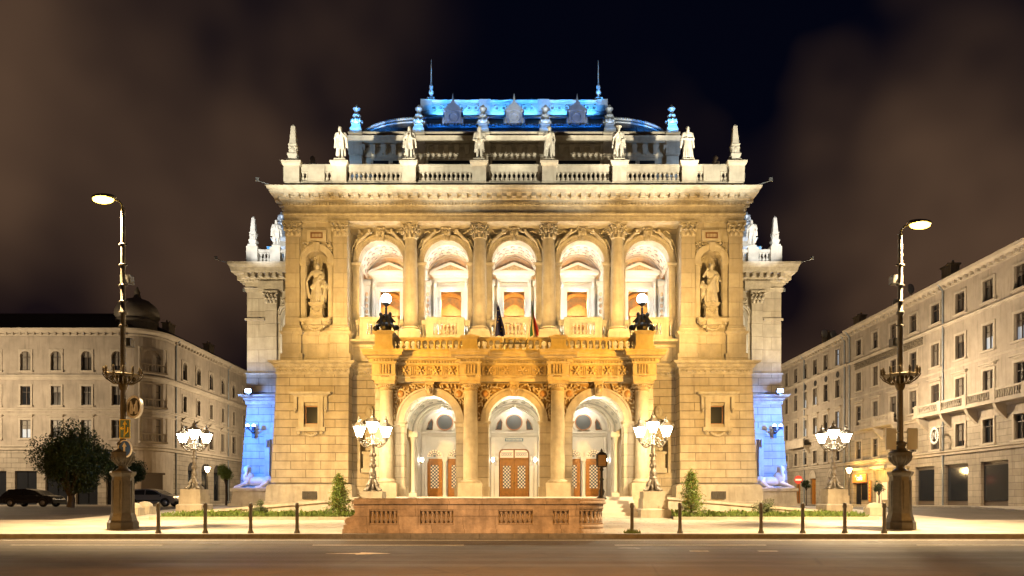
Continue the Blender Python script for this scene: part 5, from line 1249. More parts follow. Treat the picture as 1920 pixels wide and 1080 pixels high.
# ------------------------------------------------------------------ tall street lamps
def street_lamp(x, y, hgt, side, label):
    t = thing('street_lamp', label, 'street lamp', (x, y, GZ(y)), 'tall street lamps')
    b = MB(); b.lathe([(.56, 0), (.56, .26), (.5, .34), (.46, .5), (.42, .62), (.385, 2.05), (.44, 2.12), (.48, 2.2), (.46, 2.26), (.2, 2.28)], seg=8, a0=PI/8, a1=PI/8+2*PI, smooth=False)
    for k in range(8): a = k*PI/4; b.obox((.378*math.cos(a), .378*math.sin(a), 1.3), a, .03, .17, 1.2)
    local(b, 'base', 'iron', t)
    v = MB(); v.lathe([(.3, 2.28), (.16, 2.4), (.15, 2.46), (.25, 2.56), (.38, 2.72), (.42, 2.86), (.4, 2.94), (.44, 2.98), (.4, 3.02), (.24, 3.08), (.17, 3.2), (.2, 3.3), (.24, 3.36), (.13, 3.46)], seg=20)
    for k in range(16): a = k*PI/8; v.tube([(.2*math.cos(a), .2*math.sin(a), 2.52), (.37*math.cos(a), .37*math.sin(a), 2.7), (.415*math.cos(a), .415*math.sin(a), 2.86)], .03, 5)
    local(v, 'urn', 'iron', t)
    p = MB(); p.lathe([(.115, 3.4), (.105, 6.0), (.10, 8.4), (.14, 8.46), (.15, 8.54), (.09, 8.6), (.085, 10.0), (.08, hgt)], seg=14)
    for z in (8.0, 8.95, 9.6, 10.4, 11.2):
        if z < hgt-.4: p.lathe([(.1, z-.03), (.115, z-.025), (.115, z+.025), (.1, z+.03)], seg=12); p.cbox(.13, 0, z-.025, z+.025, .08, .04); p.cbox(-.13, 0, z-.025, z+.025, .08, .04)
    local(p, 'pole', mat('lamp_pole_paint', (.10, .085, .06), .5, metal=.2, var=.3, vscale=5), t)
    wv = MB(); wv.lathe([(.12, 5.45), (.17, 5.58), (.2, 5.7), (.15, 5.82), (.13, 6.1)], seg=14); wv.ring_y(0, 0, .001, .002, 0, .001) if False else wv.lathe([(.64, 6.02), (.66, 6.03), (.66, 6.05), (.64, 6.06)], seg=22)
    for k in range(12):
        a = k*PI/6; R = Matrix.Rotation(a, 3, 'Z')
        wv.tube([R @ Vector(q) for q in ((.14, 0, 5.7), (.35, 0, 5.72), (.58, 0, 5.88), (.7, 0, 6.05), (.66, 0, 6.2), (.56, 0, 6.16))], [.02, .024, .022, .02, .018, .014], 5); wv.lathe([(.02, 0), (.045, .06), (.045, .2), (.03, .26)], .66*math.cos(a), .66*math.sin(a), 6.08, 7); wv.blob(R @ Vector((.42, 0, 5.9)), (.06, .05, .08), 6, 4)
    local(wv, 'flower_ring', mat('gilt_iron', (.10, .072, .03), .5, metal=.4, var=.5, vscale=9), t)
    a = MB(); pts = [(0, 0, hgt-.1), (side*.03, 0, hgt+.15), (side*.15, -.02, hgt+.3), (side*.35, -.05, hgt+.36)]; a.tube(pts, .04, 7); local(a, 'arm', 'castiron', t)
    h = MB(); h.blob((side*.7, -.08, hgt+.42), (.5, .2, .14), 12, 8); ho = local(h, 'lamp_head', 'castiron', t)
    g = MB(); g.blob((side*.72, -.1, hgt+.34), (.42, .19, .17), 12, 8); local(g, 'glass', 'sodium', ho)
    return t
LL = street_lamp(-15.4, 27.3, 12.6, -1, 'tall dark street lamp with flower ring that carries the metro and direction signs')
LR = street_lamp(15.2, 27.3, 11.6, 1, 'tall dark street lamp with flower ring and two white boards on its pole')
def bracket(parent, x, y, z, L=.3): pass
# signs on the posts
t = thing('metro_sign', 'round white ring sign with white letter M on the street lamp', 'metro sign', (-14.9, 27.22, 4.85), rz=-.42)
m = MB(); m.ring_y(0, 0, .36, .45, -.05, .05, 0, 2*PI, 36); local(m, 'ring', 'white', t)
m = MB(); m.ring_y(0, 0, 0.001, .365, -.02, .02, 0, 2*PI, 36); local(m, 'face', mat('dark_sign_face', (.05, .045, .04), .5), t)
m = MB(); 
for p, q in (((-.2, -.26), (-.17, .24)), ((-.17, .24), (0, -.16)), ((0, -.16), (.17, .24)), ((.17, .24), (.2, -.26)), ((-.1, -.28), (-.07, .1)), ((.1, -.28), (.07, .1))): m.tube([(p[0], -.035, p[1]), (q[0], -.035, q[1])], .032, 6)
local(m, 'letter', 'white', t)
m = MB(); m.tube([(-.6, .3, -.3), (-.3, .05, -.2)], .02, 5); m.tube([(-.6, .3, .3), (-.3, .05, .2)], .02, 5); local(m, 'bracket', 'iron', t)
t = thing('direction_sign', 'blue-green rectangular sign with yellow branching arrows on the lamp post', 'road sign', (-15.2, 27.1, 3.98))
m = MB(); m.box(-.21, .21, -.02, .02, -.37, .37); local(m, 'panel', 'signgreen', t)
m = MB(); m.tube([(-.02, -.03, -.3), (.0, -.03, -.05), (0, -.03, .2)], .03, 6); m.prism_y([(-.08, .17), (.08, .17), (0, .32)], -.035, -.02); m.tube([(0, -.03, .0), (-.1, -.03, .02)], .028, 6); m.prism_y([(-.09, -.06), (-.09, .1), (-.19, .02)], -.036, -.021); m.tube([(.0, -.03, -.2), (.11, -.03, -.12), (.12, -.03, .06)], .028, 6)
for k in range(4): pass
m.box(-.21, .21, -.03, -.02, .345, .37); m.box(-.21, .21, -.03, -.02, -.37, -.345); m.box(-.21, -.185, -.03, -.02, -.345, .345); m.box(.185, .21, -.03, -.02, -.345, .345)
local(m, 'arrows', 'yellow', t)
t = thing('traffic_sign', 'round blue traffic sign with white edge on the lamp post below the arrow sign', 'road sign', (-15.18, 27.05, 3.2), rz=-.33)
m = MB(); m.ring_y(0, 0, .001, .33, -.02, .02, 0, 2*PI, 30); local(m, 'panel', 'blue', t)
m = MB(); m.ring_y(0, 0, .31, .35, -.03, .03, 0, 2*PI, 30); m.tube([(0, -.03, -.18), (0, -.03, .12)], .04, 6); m.prism_y([(-.11, .08), (.11, .08), (0, .24)], -.04, -.02); local(m, 'border', 'white', t)
t = thing('notice_board', 'pair of plain white boards fixed to the street lamp pole', 'board', (15.2, 27.2, 3.6))
for q in (-1, 1):
    m = MB(); m.box(q*.42-.2, q*.42+.2, -.03, .03, -.42, .42); m.mi = 0; m.tube([(q*.1, 0, .25), (q*.3, 0, .25)], .02, 5); m.tube([(q*.1, 0, -.25), (q*.3, 0, -.25)], .02, 5); local(m, 'panel', mat('grey_board', (.34, .36, .36), .5), t)

# ------------------------------------------------------------------ bollards
def bollard_mesh():
    b = MB(); b.lathe([(.105, -.02), (.105, .05), (.08, .1), (.066, .16), (.056, .9), (.068, .92), (.076, .95), (.076, .99), (.06, 1.03), (.07, 1.07), (.03, 1.1)], seg=14); return b.mesh('bollard', mats=[M['bollard']])
bme = bollard_mesh()
for px in (297, 385, 470, 557): pass
ords = ['first', 'second', 'third', 'fourth', 'fifth', 'sixth']
for i, px in enumerate((557, 470, 385, 297)):
    tag(put('bollard', bme, None, (PX(px, 24.95), 24.95, 0), rz=i), 'dark iron bollard on the kerb, %s one out from the scroll end of the balustrade' % ords[i], 'bollard', 'bollards along the kerb')
for i, px in enumerate((1185, 1275, 1427, 1505, 1584, 1658)):
    tag(put('bollard', bme, None, (PX(px, 24.95), 24.95, 0), rz=i), 'dark iron bollard on the kerb, %s one out from the rounded end of the balustrade' % ords[i], 'bollard', 'bollards along the kerb')
g = MB(); rnd = random.Random(5)
for k in range(160):
    a = rnd.uniform(0, 2*PI); r = rnd.uniform(.08, .3); x, y = PX(1185, 24.9)+r*math.cos(a), 24.85+.3*r*math.sin(a); h = rnd.uniform(.04, .2)
    g.add([(x-.015, y, 0), (x+.015, y, 0), (x+rnd.uniform(-.08, .08), y-.03, h)], [(0, 1, 2)])
tag(g.build('weeds', 'grass'), 'tuft of weeds round the foot of a bollard', 'weeds', kind='stuff')

# lantern post on the rounded end of the balustrade
t = thing('lantern_post', 'short dark post with a square unlit lantern on the rounded end of the balustrade', 'lantern post', (PX(1128, 25.8), 25.8, 1.22))
m = MB(); m.lathe([(.2, 0), (.2, .05), (.13, .12), (.1, .2), (.12, .3), (.07, .42), (.06, .7), (.09, .74), (.055, .8), (.05, 1.05), (.09, 1.1), (.05, 1.16), (.05, 1.22)], seg=12); local(m, 'post', 'bronze', t)
m = MB(); m.box(-.17, .17, -.17, .17, 1.2, 1.24); m.tbox((-.19, .19, -.19, .19), 1.66, (-.05, .05, -.05, .05), 1.78); m.lathe([(.03, 1.78), (.05, 1.82), (.01, 1.9)], seg=8)
for a in (-.16, .16):
    for b in (-.16, .16): m.box(a-.02, a+.02, b-.02, b+.02, 1.24, 1.66)
lo = local(m, 'lantern', 'bronze', t); m = MB(); m.box(-.145, .145, -.145, .145, 1.25, 1.65); local(m, 'glass', mat('amber_glass', (.20, .14, .06), .3), lo)

# ------------------------------------------------------------------ porch roof: putti lamps and flags
def putti():
    f = MB(); f.blob((0, 0, .25), (.32, .3, .3)); f.blob((0, 0, .6), (.22, .2, .3)); f.cap((0, 0, .8), .1, (0, 0, 1.2), .06)
    for q, r in ((-1, .0), (1, .3)):
        R = Matrix.Rotation(r, 3, 'Z')
        f.cap(R @ Vector((q*.28, -.15, .4)), .14, R @ Vector((q*.22, -.12, .72)), .12); f.blob(R @ Vector((q*.24, -.16, .92)), (.11, .11, .13)); f.cap(R @ Vector((q*.2, -.15, .75)), .06, R @ Vector((q*.02, -.2, .9)), .05)
        f.cap(R @ Vector((q*.3, -.2, .35)), .1, R @ Vector((q*.42, -.38, .25)), .08); f.cap(R @ Vector((q*.42, -.38, .25)), .08, R @ Vector((q*.5, -.3, .03)), .06); f.cap(R @ Vector((q*.3, -.1, .7)), .06, R @ Vector((q*.5, -.15, .5)), .05); f.blob(R @ Vector((q*.55, -.12, .2)), (.2, .15, .16))
    return sculpt('putti', f, 'bronze', .03, 1)
pm = putti()
for s, l in ((-1, 'lit white globe lamp held by bronze children on the porch corner towards the metro sign'), (1, 'lit white globe lamp held by bronze children on the porch corner towards the cafe')):
    t = thing('globe_lamp', l, 'lamp', (s*7.0, 37.95, 10.43), 'globe lamps on the porch')
    put('figures', pm, t, scale=(s, 1, 1))
    m = MB(); m.lathe([(.07, 1.0), (.05, 1.2), (.08, 1.26), (.05, 1.32), (.06, 1.4), (.2, 1.5), (.22, 1.56), (.05, 1.58)], seg=12); local(m, 'stem', 'bronze', t)
    m = MB(); m.blob((0, 0, 1.8), .27, 16, 10); local(m, 'globe', 'globe', t)
def flag(x, lean, stripes, label, stars=False):
    t = thing('flag', label, 'flag', (x, 37.75, 9.75))
    m = MB(); tip = Vector((lean, -.75, 2.05)); m.tube([(0, .1, -.3), tip], [.03, .02], 7); m.blob(tip, .045); local(m, 'pole', 'white' if not stars else 'white', t)
    n, q = 16, 12                              # cloth hanging down from the pole head in folds
    c = MB(); vs = []; wd = .42
    for j in range(n+1):
        for k in range(q+1):
            u, v = k/q, j/n
            vs.append((tip.x*(1-.12*u)-.02+(.16+wd*.75*v)*(u-.15)+.03*math.sin(5*v+4*u), tip.y+.05+.11*math.sin(11*u+1.2*v)*(.35+v)+.2*v*.4, tip.z-.08-.3*u*(1-v)-1.72*v))
    for k in range(q):
        c.mi = k*len(stripes)//q
        c.add([vs[j*(q+1)+kk] for j in range(n+1) for kk in (k, k+1)], [(2*j, 2*j+1, 2*j+3, 2*j+2) for j in range(n)], True)
    if stars:
        c.mi = 1
        for k in range(6):
            p = vs[(3+2*k)*(q+1)+3+(k*5 % 7)]; c.blob((p[0], p[1]-.05, p[2]), (.03, .02, .03), 5, 3)
    local(c, 'cloth', stripes+(['yellow'] if stars else []), t)
M['navy'] = mat('navy_cloth', (.012, .018, .12), .85, var=.3, vscale=4); M['redcloth'] = mat('red_cloth', (.42, .03, .03), .85); M['greencloth'] = mat('green_cloth', (.03, .20, .07), .85); M['whitecloth'] = mat('white_cloth', (.6, .58, .52), .85)
flag(PX(946, 37.7), -.38, ['navy'], 'dark blue flag with yellow stars hanging from the porch balustrade', True)
flag(PX(985, 37.7), .36, ['greencloth', 'whitecloth', 'redcloth'], 'red, white and green striped flag hanging from the porch balustrade')
m = MB(); a, b = PX(938, 37.7), PX(990, 37.7); m.tube([(a, 37.7, 9.75), (b, 37.7, 9.75)], .035, 6)
for x in (a+.2, (a+b)/2, b-.1): m.tube([(x-.06, 37.68, 9.5), (x+.06, 37.68, 10.0)], .04, 6); m.tube([(x, 37.7, 9.75), (x, 38.0, 9.45)], .025, 5)
tag(m.build('flag_bracket', 'iron'), 'black iron bracket bar holding the two flags on the porch', 'bracket')

# wall lamps on the wings, rods on the cornice
M['bluespot'] = M['bluelamp']
for s in (-1, 1):
    X = s*19.45
    t = thing('floodlight', 'bright blue floodlight on the wing string course %s' % ('left of the porch' if s < 0 else 'right of the porch'), 'floodlight', (s*18.9, 49.35, 8.85), 'blue floodlights on the wings')
    m = MB(); m.box(-.22, .22, -.1, .2, 0, .3); m.box(-.05, .05, .0, .4, -.1, .05); local(m, 'housing', 'iron', t)
    m = MB(); m.box(-.19, .19, -.13, -.1, .03, .27); local(m, 'glass', 'bluelamp', t)
    t = thing('wall_lamp', 'twin-headed bracket lamp on the blue-lit wall %s' % ('above the sphinx near the street tree' if s < 0 else 'above the sphinx near the cafe'), 'wall lamp', (s*18.75, 49.75, 6.0), 'twin wall lamps on the wings')
    m = MB(); m.tube([(0, .15, 0), (0, -.35, .15)], .06, 6); m.box(-.1, .1, .05, .15, -.3, .3)
    for q in (-1, 1): m.tube([(0, -.3, .12), (q*.22, -.4, .38)], .045, 6); m.lathe([(.12, 0), (.16, .18)], q*.22, -.4, .3, 10)
    local(m, 'bracket', mat('blue_black_iron', (.03, .03, .05), .5), t)
    for q in (-1, 1): m = MB(); m.blob((q*.22, -.42, .52), .13, 10, 7); local(m, 'bulb', mat('blue_bulb', (.6, .7, 1), .3, emit=(.5, .65, 1), estr=14), t)
    for (x, y, z) in ((14.9, 43.4, 20.9), (14.9, 45.5, 20.9), (19.6, 50, 18.2)):
        pass
for s in (-1, 1):
    for (x, y, z) in ((15.0, 43.3, 20.85), (14.9, 47, 19.9), (14.9, 51, 19.6), (20.2, 49.4, 18.1), (19.6, 53, 16.9)):
        m = MB(); m.tube([(s*x, y, z), (s*(x+1.0), y-.1, z+.28)], .025, 5); m.obox((s*(x+1.0), y-.1, z+.36), .3, .2, .12, .2)
        m.build('cornice_bracket', 'zinc', H)

# ------------------------------------------------------------------ vegetation
def leaf_card(mb, p, sz, rnd):
    R = Matrix.Rotation(rnd.uniform(0, 2*PI), 3, 'Z') @ Matrix.Rotation(rnd.uniform(-1.2, 1.2), 3, 'X') @ Matrix.Rotation(rnd.uniform(-1, 1), 3, 'Y')
    l, w_ = sz*rnd.uniform(.7, 1.3), sz*.4
    mb.add([Vector(p)+R @ Vector(q) for q in ((0, -l/2, 0), (w_/2, 0, .02), (0, l/2, 0), (-w_/2, 0, .02))], [(0, 1, 2, 3)])
def cone_shrub(x, y, h, r, label, seed):
    rnd = random.Random(seed); t = thing('conical_shrub', label, 'shrub', (x, y, GZ(y)+.08), 'conical shrubs in the beds')
    m = MB(); m.tube([(0, 0, 0), (.02, 0, h*.4), (0, .02, h*.92)], [.05, .035, .012], 6)
    lf_ = MB(); lf_.mi = 0
    for k in range(70):
        z = h*(.13+.82*k/70); R = r*(1-((z/h-.12)/.9))**.75*rnd.uniform(.65, 1.1); a = k*2.4; tip = Vector((R*math.cos(a), R*math.sin(a), z+.1*R))
        m.tube([(0, 0, z-.12), tip], [.014, .006], 4)
        for j in range(40):
            u = rnd.uniform(.25, 1.05); p = Vector((0, 0, z-.12))*(1-u)+tip*u+Vector([rnd.gauss(0, .07) for _ in range(3)])
            lf_.mi = 1 if rnd.random() < .12 else 0; leaf_card(lf_, p, .125, rnd)
    for j in range(40): leaf_card(lf_, (rnd.gauss(0, .05), rnd.gauss(0, .05), h*rnd.uniform(.88, 1.04)), .1, rnd)
    local(m, 'trunk', 'bark', t); local(lf_, 'foliage', ['leaf', mat('young_leaves', (.22, .16, .04), .5)], t)
cone_shrub(-8.55, 33.9, 2.1, .70, 'conical leafy shrub in the bed beside the scroll end of the balustrade', 1)
cone_shrub(8.65, 33.9, 2.3, .68, 'conical leafy shrub in the bed beside the candelabrum steps', 2)
def round_bush(x, y, r, label, m_, seed, trunk=0, n=1800, name='round_bush', cat='bush', grp='round bushes in the beds', z=None, sz=.08, squash=.85, nblob=9):
    rnd = random.Random(seed); t = thing(name, label, cat, (x, y, (GZ(y)+.06) if z is None else z), grp)
    m = MB(); lf_ = MB(); c = Vector((0, 0, trunk+r*squash*(.85 if trunk == 0 else 1)))
    cl = []
    for _ in range(nblob):
        d = Vector([rnd.gauss(0, 1) for _ in range(3)]).normalized()*rnd.random()**.4*.72; cl.append((c+Vector((d.x, d.y, d.z*squash))*r, r*rnd.uniform(.22, .5)))
    if trunk: m.tube([(0, 0, 0), (r*.03, 0, trunk*.6), (0, 0, trunk+r*.3)], [r*.09, r*.075, r*.05], 8)
    for q, rr in cl:
        m.tube([(0, 0, max(.02, trunk*.95)), q], [r*.05, r*.015], 5)
        for j in range(n//nblob):
            d = Vector([rnd.gauss(0, 1) for _ in range(3)]).normalized()*rr*rnd.random()**.35; p = q+d; p.z = max(.04, p.z)
            leaf_card(lf_, p, sz, rnd)
    local(m, 'trunk' if trunk else 'stem', 'bark', t); local(lf_, 'crown' if trunk else 'foliage', m_, t)
    return t
round_bush(-12.6, 34.6, .58, 'small round pale-green bush in the bed below the left sphinx', 'leafpale', 4)
round_bush(12.35, 34.2, .6, 'small round grey-green bush in the bed below the right sphinx', 'leafpale', 5)
round_bush(PX(424, 60), 60, 1.15, 'small round street tree standing past the far candelabrum', 'leaf', 6, trunk=1.7, n=2600, name='street_tree', cat='tree', grp='trees', z=.8, sz=.16)
round_bush(PX(1512, 60), 60, .6, 'small dark potted tree beside the red traffic sign', 'leafdark', 7, trunk=1.35, n=1200, name='street_tree', cat='tree', grp='trees', z=.8, sz=.12)
round_bush(PX(1648, 62), 62, .75, 'dark clipped bush standing by the cafe front', 'leafdark', 12, trunk=.9, n=1000, name='street_tree', cat='tree', grp='trees', z=.8, sz=.13)
round_bush(PX(132, 47), 47, 2.95, 'large dark round-crowned street tree beyond the lamp post', 'leafdark', 8, trunk=.75, n=21000, name='street_tree', cat='tree', grp='trees', z=.75, sz=.22, nblob=30, squash=.82)
round_bush(PX(232, 54), 54, 1.7, 'smaller dark round street tree right behind the lamp post base', 'leafdark', 9, trunk=1.2, n=9000, name='street_tree', cat='tree', grp='trees', z=.78, sz=.2, nblob=16)

# stone blocks on the forecourt
sb = MB(); sb.box(-.42, .42, -.35, .35, 0, .42); sb.lathe([(.42, .42), (.38, .55), (.24, .66), (.02, .7)], seg=16, sy=.83)
sbm = sb.mesh('stone_block', mats=[M['stone']])
for x, y, l in ((PX(272, 38), 38, 'rounded pale stone block behind the lamp post with the metro sign'), (PX(250, 36.5), 36.5, 'rounded pale stone block close beside the lamp post base'), (PX(1640, 36.5), 36.5, 'rounded pale stone block left of the lamp post with white boards')):
    tag(put('stone_block', sbm, None, (x, y, GZ(y))), l, 'stone block', 'stone blocks')

# small street lanterns
def small_lantern(x, y, h, label):
    t = thing('post_lantern', label, 'street lamp', (x, y, .75), 'small post lanterns')
    m = MB(); m.lathe([(.14, 0), (.14, .4), (.07, .5), (.05, 1.2), (.045, h-.5), (.09, h-.45), (.05, h-.4)], seg=10); local(m, 'post', 'iron', t)
    m = MB(); m.lathe([(.3, h+.06), (.2, h+.16), (.05, h+.28), (.02, h+.36)], seg=8); m.lathe([(.12, h-.42), (.13, h-.38)], seg=8); lo = local(m, 'lantern', 'iron', t)
    m = MB(); m.lathe([(.12, h-.38), (.27, h+.05)], seg=8); local(m, 'glass', 'smalllamp', lo)
    lamp('POINT', (x, y-.5, .75+h-.2), 900, (1, .62, .25), size=.2, name='lantern_light')
small_lantern(PX(389, 62), 62, 3.4, 'small lit post lantern beside the round street tree')
small_lantern(PX(1592, 64), 64, 3.4, 'small lit post lantern in front of the cafe')
# ------------------------------------------------------------------ neighbouring houses
def win_mesh(w_, h, style, trim='plastertrim'):      # window in its own plane: centre bottom at origin, front towards -y
    m = MB()
    s = .18
    m.box(-w_/2-s, -w_/2, -.08, .06, -.05, h+s); m.box(w_/2, w_/2+s, -.08, .06, -.05, h+s); m.box(-w_/2, w_/2, -.079, .06, h, h+s-.001)
    m.box(-w_/2-s-.08, w_/2+s+.08, -.18, .06, -.2, -.05)
    if style == 'hood': m.box(-w_/2-s-.15, w_/2+s+.15, -.28, .02, h+.42, h+.54); m.box(-w_/2-s, w_/2+s, -.14, .02, h+.3, h+.42)
    if style == 'pediment': m.prism_y([(-w_/2-s-.2, h+.36), (w_/2+s+.2, h+.36), (w_/2+s+.2, h+.44), (0, h+.95), (-w_/2-s-.2, h+.44)], -.25, .02)
    if style == 'arch':
        m.ring_y(0, h-w_/2, w_/2, w_/2+.2, -.1, .04, seg=16)
        for q in (-1, 1):
            m.prism_y([(q*w_/2, h-w_/2), (q*w_/2, h), (0, h)]+[(q*w_/2*math.cos(PI/2-PI/2*k/6), h-w_/2+w_/2*math.sin(PI/2-PI/2*k/6)) for k in range(1, 6)], .0, .2)
    m.mi = 1
    fw = .06
    for x in (-w_/2+fw/2, 0, w_/2-fw/2): m.box(x-fw/2, x+fw/2, .12, .2, 0, h)
    for z in (0, h*.68, h-fw): m.box(-w_/2+fw, -fw/2, .121, .199, z, z+fw); m.box(fw/2, w_/2-fw, .121, .199, z, z+fw)
    return m.mesh('window', mats=[M[trim], M['frame']])
def pane_mesh(w_, h): return MB().box(-w_/2, w_/2, .205, .22, 0, h).mesh('pane', mats=[M['glass']])
prnd = random.Random(21)
def pane_kind(w_, h, mt, blind):
    m = MB(); m.box(-w_/2, w_/2, .205, .22, 0, h)
    if blind: m.mi = 1; m.box(-w_/2+.02, w_/2-.02, .19, .2, h*(1-blind), h-.02)
    return m.mesh('pane', mats=[M[mt], M['curtain']])
wcache = {}
def window(parent, pos, ang, w_, h, style, lit=False):
    k = (w_, h, style)
    if k not in wcache: wcache[k] = (win_mesh(w_, h, style), [pane_kind(w_, h, mt, bl) for mt, bl in (('glass', 0), ('glass', .45), ('glassdim', 0), ('curtain', 0), ('glass', .75), ('glassdim', .3), ('glass', 0))], [pane_kind(w_, h, 'glasscool', bl) for bl in (0, .5)])
    a, b, c = wcache[k]; b = prnd.choice(b); c = prnd.choice(c); lit = lit or prnd.random() < .05
    o = put('window', a, parent, Vector(pos)-org(parent), ang); put('pane', c if lit else b, o)
    return o
def side_house(name_label, X, s, y0, y1, ztop, cols, rows, wallm, zg=.7, courses=(), deep=14, parent=None, lowm='plasterblock', zlow=7.6, litset=(), ground=None):
    """house front lying in the plane x = s*X and facing the opera house"""
    H2 = parent or thing('apartment_house', name_label, 'building', (s*X, (y0+y1)/2, 0), 'old houses along the side streets')
    pl = lambda u, d, z: (s*(X+d), u, z)
    holes = []
    for (zb, w_, h, st) in rows:
        for y in cols: holes.append((y-w_/2, y+w_/2, zb, zb+h))
    up = [h for h in holes if h[2] >= zlow]; lo = [h for h in holes if h[2] < zlow]
    m = MB(); m.holed((y0, y1), (zlow, ztop), up, pl, .25); m.add([(s*X, y0, zg), (s*(X+deep), y0, zg), (s*(X+deep), y0, ztop), (s*X, y0, ztop)], [(0, 1, 2, 3)]); m.add([(s*X, y1, zg), (s*(X+deep), y1, zg), (s*(X+deep), y1, ztop), (s*X, y1, ztop)], [(0, 1, 2, 3)])
    m.build('wall', wallm, H2)
    g = list(lo)+(ground or [])
    m = MB(); m.holed((y0, y1), (zg-.3, zlow), g, pl, .3); m.build('lower_wall', lowm, H2)
    path = [(s*X, y1), (s*X, y0)] if s > 0 else [(s*X, y0), (s*X, y1)]
    c = MB()
    c.sweep([(-.1, ztop-.7), (.08, ztop-.7), (.1, ztop-.45), (.3, ztop-.35), (.55, ztop-.2), (.62, ztop), (-.1, ztop+.05)], path); c.along(path, .7, .08, ztop-.62, ztop-.36, .22, .25)
    for z, hh, dd in courses: c.sweep([(-.1, z), (dd*.5, z), (dd*.6, z+hh*.5), (dd, z+hh*.7), (dd, z+hh), (-.1, z+hh+.03)], path)
    c.build('cornice', 'plastertrim', H2)
    ang = PI/2 if s < 0 else -PI/2     # window mesh front (-y) turned towards the opera house
    k = 0
    for ri, (zb, w_, h, st) in enumerate(rows):
        for ci, y in enumerate(cols): window(H2, (s*X, y, zb), ang, w_, h, st, (ri, ci) in litset)
    r = MB(); r.prism_y([(s*(X-.3), ztop+.05), (s*(X+4), ztop+2.4), (s*(X+deep-3), ztop+2.4), (s*(X+deep), ztop+.05)], y0, y1)
    ro = r.build('roof', 'bldroof', H2)
    for j in range(2):
        yy = y0+(y1-y0)*(.3+.4*j); cm = MB(); cm.cbox(s*(X+4.5), yy, ztop+1.8, ztop+3.4, .8, 1.4); cm.cbox(s*(X+4.5), yy, ztop+3.4, ztop+3.55, 1.0, 1.6)
        for q in (-.35, .35): cm.lathe([(.12, 0), (.1, .35)], s*(X+4.5), yy+q, ztop+3.55, 8)
        cm.build('chimney', 'plasterwarm', ro)
    for yy in (y0+.5, y0+(y1-y0)*.52, y1-.5):
        d = MB(); d.tube([(s*(X-.09), yy, zg), (s*(X-.09), yy, ztop-.75), (s*(X-.5), yy, ztop-.2)], .07, 6); d.build('downpipe', 'zinc', H2)
    return H2
XR = 36.0
# far house on the cafe side
colsA = [36*1300/(px-964) for px in (1492.6, 1510, 1529, 1549, 1571)]
HA = side_house('pale five-storey house with small round attic vents beyond the cafe house', XR, 1, 74.9, 96, 19.3, colsA+[91.6, 94.4], [(16.3, 1.1, 1.8, 'plain'), (12.7, 1.1, 1.95, 'plain'), (9.2, 1.1, 1.95, 'hood'), (5.7, 1.1, 1.5, 'plain')], 'plaster',
                courses=((15.75, .3, .2), (8.3, .35, .3), (7.5, .25, .2), (5.0, .3, .25)), litset={(1, 1), (2, 1), (2, 2), (1, 2), (2, 4)}, ground=[(y-.75, y+.75, .7, 3.9) for y in (78.5, 83.5, 88)])
o = MB()
for y in colsA: o.prism_x([(y+.34*math.cos(2*PI*k/14), 15.25+.34*math.sin(2*PI*k/14)) for k in range(14)], XR-.06, XR)
o.build('round_vent', 'bldroof', HA)
for y in (78.5, 83.5, 88):
    d = MB(); d.box(XR+.2, XR+.28, y-.75, y+.75, .7, 3.9); d.box(XR+.16, XR+.2, y-.05, y+.05, .7, 3.1); d.box(XR+.16, XR+.2, y-.75, y+.75, 3.1, 3.2); d.build('door', 'wood', HA)
    d = MB()
    vs = []
    for k in range(13):
        a = PI*k/12; vs += [(XR-.1, y+.75*math.cos(a), 3.9+.75*math.sin(a)), (XR-.1, y+1.0*math.cos(a), 3.9+1.0*math.sin(a))]
    d.add(vs, [(2*k, 2*k+1, 2*k+3, 2*k+2) for k in range(12)]); d.prism_x([(y+.75*math.cos(PI*k/12), 3.9+.75*math.sin(PI*k/12)) for k in range(13)], XR-.05, XR); d.build('door_arch', 'plastertrim', HA)
b = MB(); b.box(XR-1.0, XR, 84, 89.5, 7.75, 7.95); b.box(XR-1.0, XR-.9, 84, 89.5, 7.95, 8.8)
for y in (84.4, 89): b.prism_y([(XR, 7.75), (XR-.8, 7.75), (XR, 6.9)], y-.1, y+.1)
b.build('balcony', 'plastertrim', HA)
# cafe house: longer and nearer
colsB = [72.4, 69.1, 65.8, 62.5, 59.2, 55.9, 52.6, 49.3, 46, 42.7]
shop = [(70.6, 73.6, .7, 4.0), (66.9, 69.6, .7, 4.2), (63.2, 66.0, .7, 4.2), (59.4, 62.2, .7, 4.2), (55, 58, .7, 4.2), (50.5, 53.5, .7, 4.2), (46, 49, .7, 4.2)]
HB = side_house('long pale five-storey house with carved frieze, balconies and lit orange cafe front', XR, 1, 40, 74.8, 19.5, colsB, [(16.4, 1.15, 1.6, 'plain'), (12.7, 1.15, 1.9, 'plain'), (9.1, 1.15, 2.0, 'hood'), (5.6, 1.15, 1.8, 'plain')], 'plaster',
                courses=((15.7, .25, .18), (12.0, .15, .1), (8.2, .3, .25), (5.0, .35, .3)), ground=shop)
f = MB(); f.box(XR-.06, XR, 61, 73.2, 14.95, 15.65); rnd = random.Random(11)
for k in range(240): f.blob((XR-.08, rnd.uniform(61.1, 73.1), rnd.uniform(15.02, 15.58)), (.06, rnd.uniform(.05, .22), rnd.uniform(.04, .1)), 5, 4)
f.mi = 1; f.box(XR-.03, XR-.001, 60.8, 73.4, 14.85, 15.75)
f.build('carved_frieze', [mat('frieze_stone', (.16, .13, .09), .8, var=.6, vscale=8), 'plastertrim'], HB)
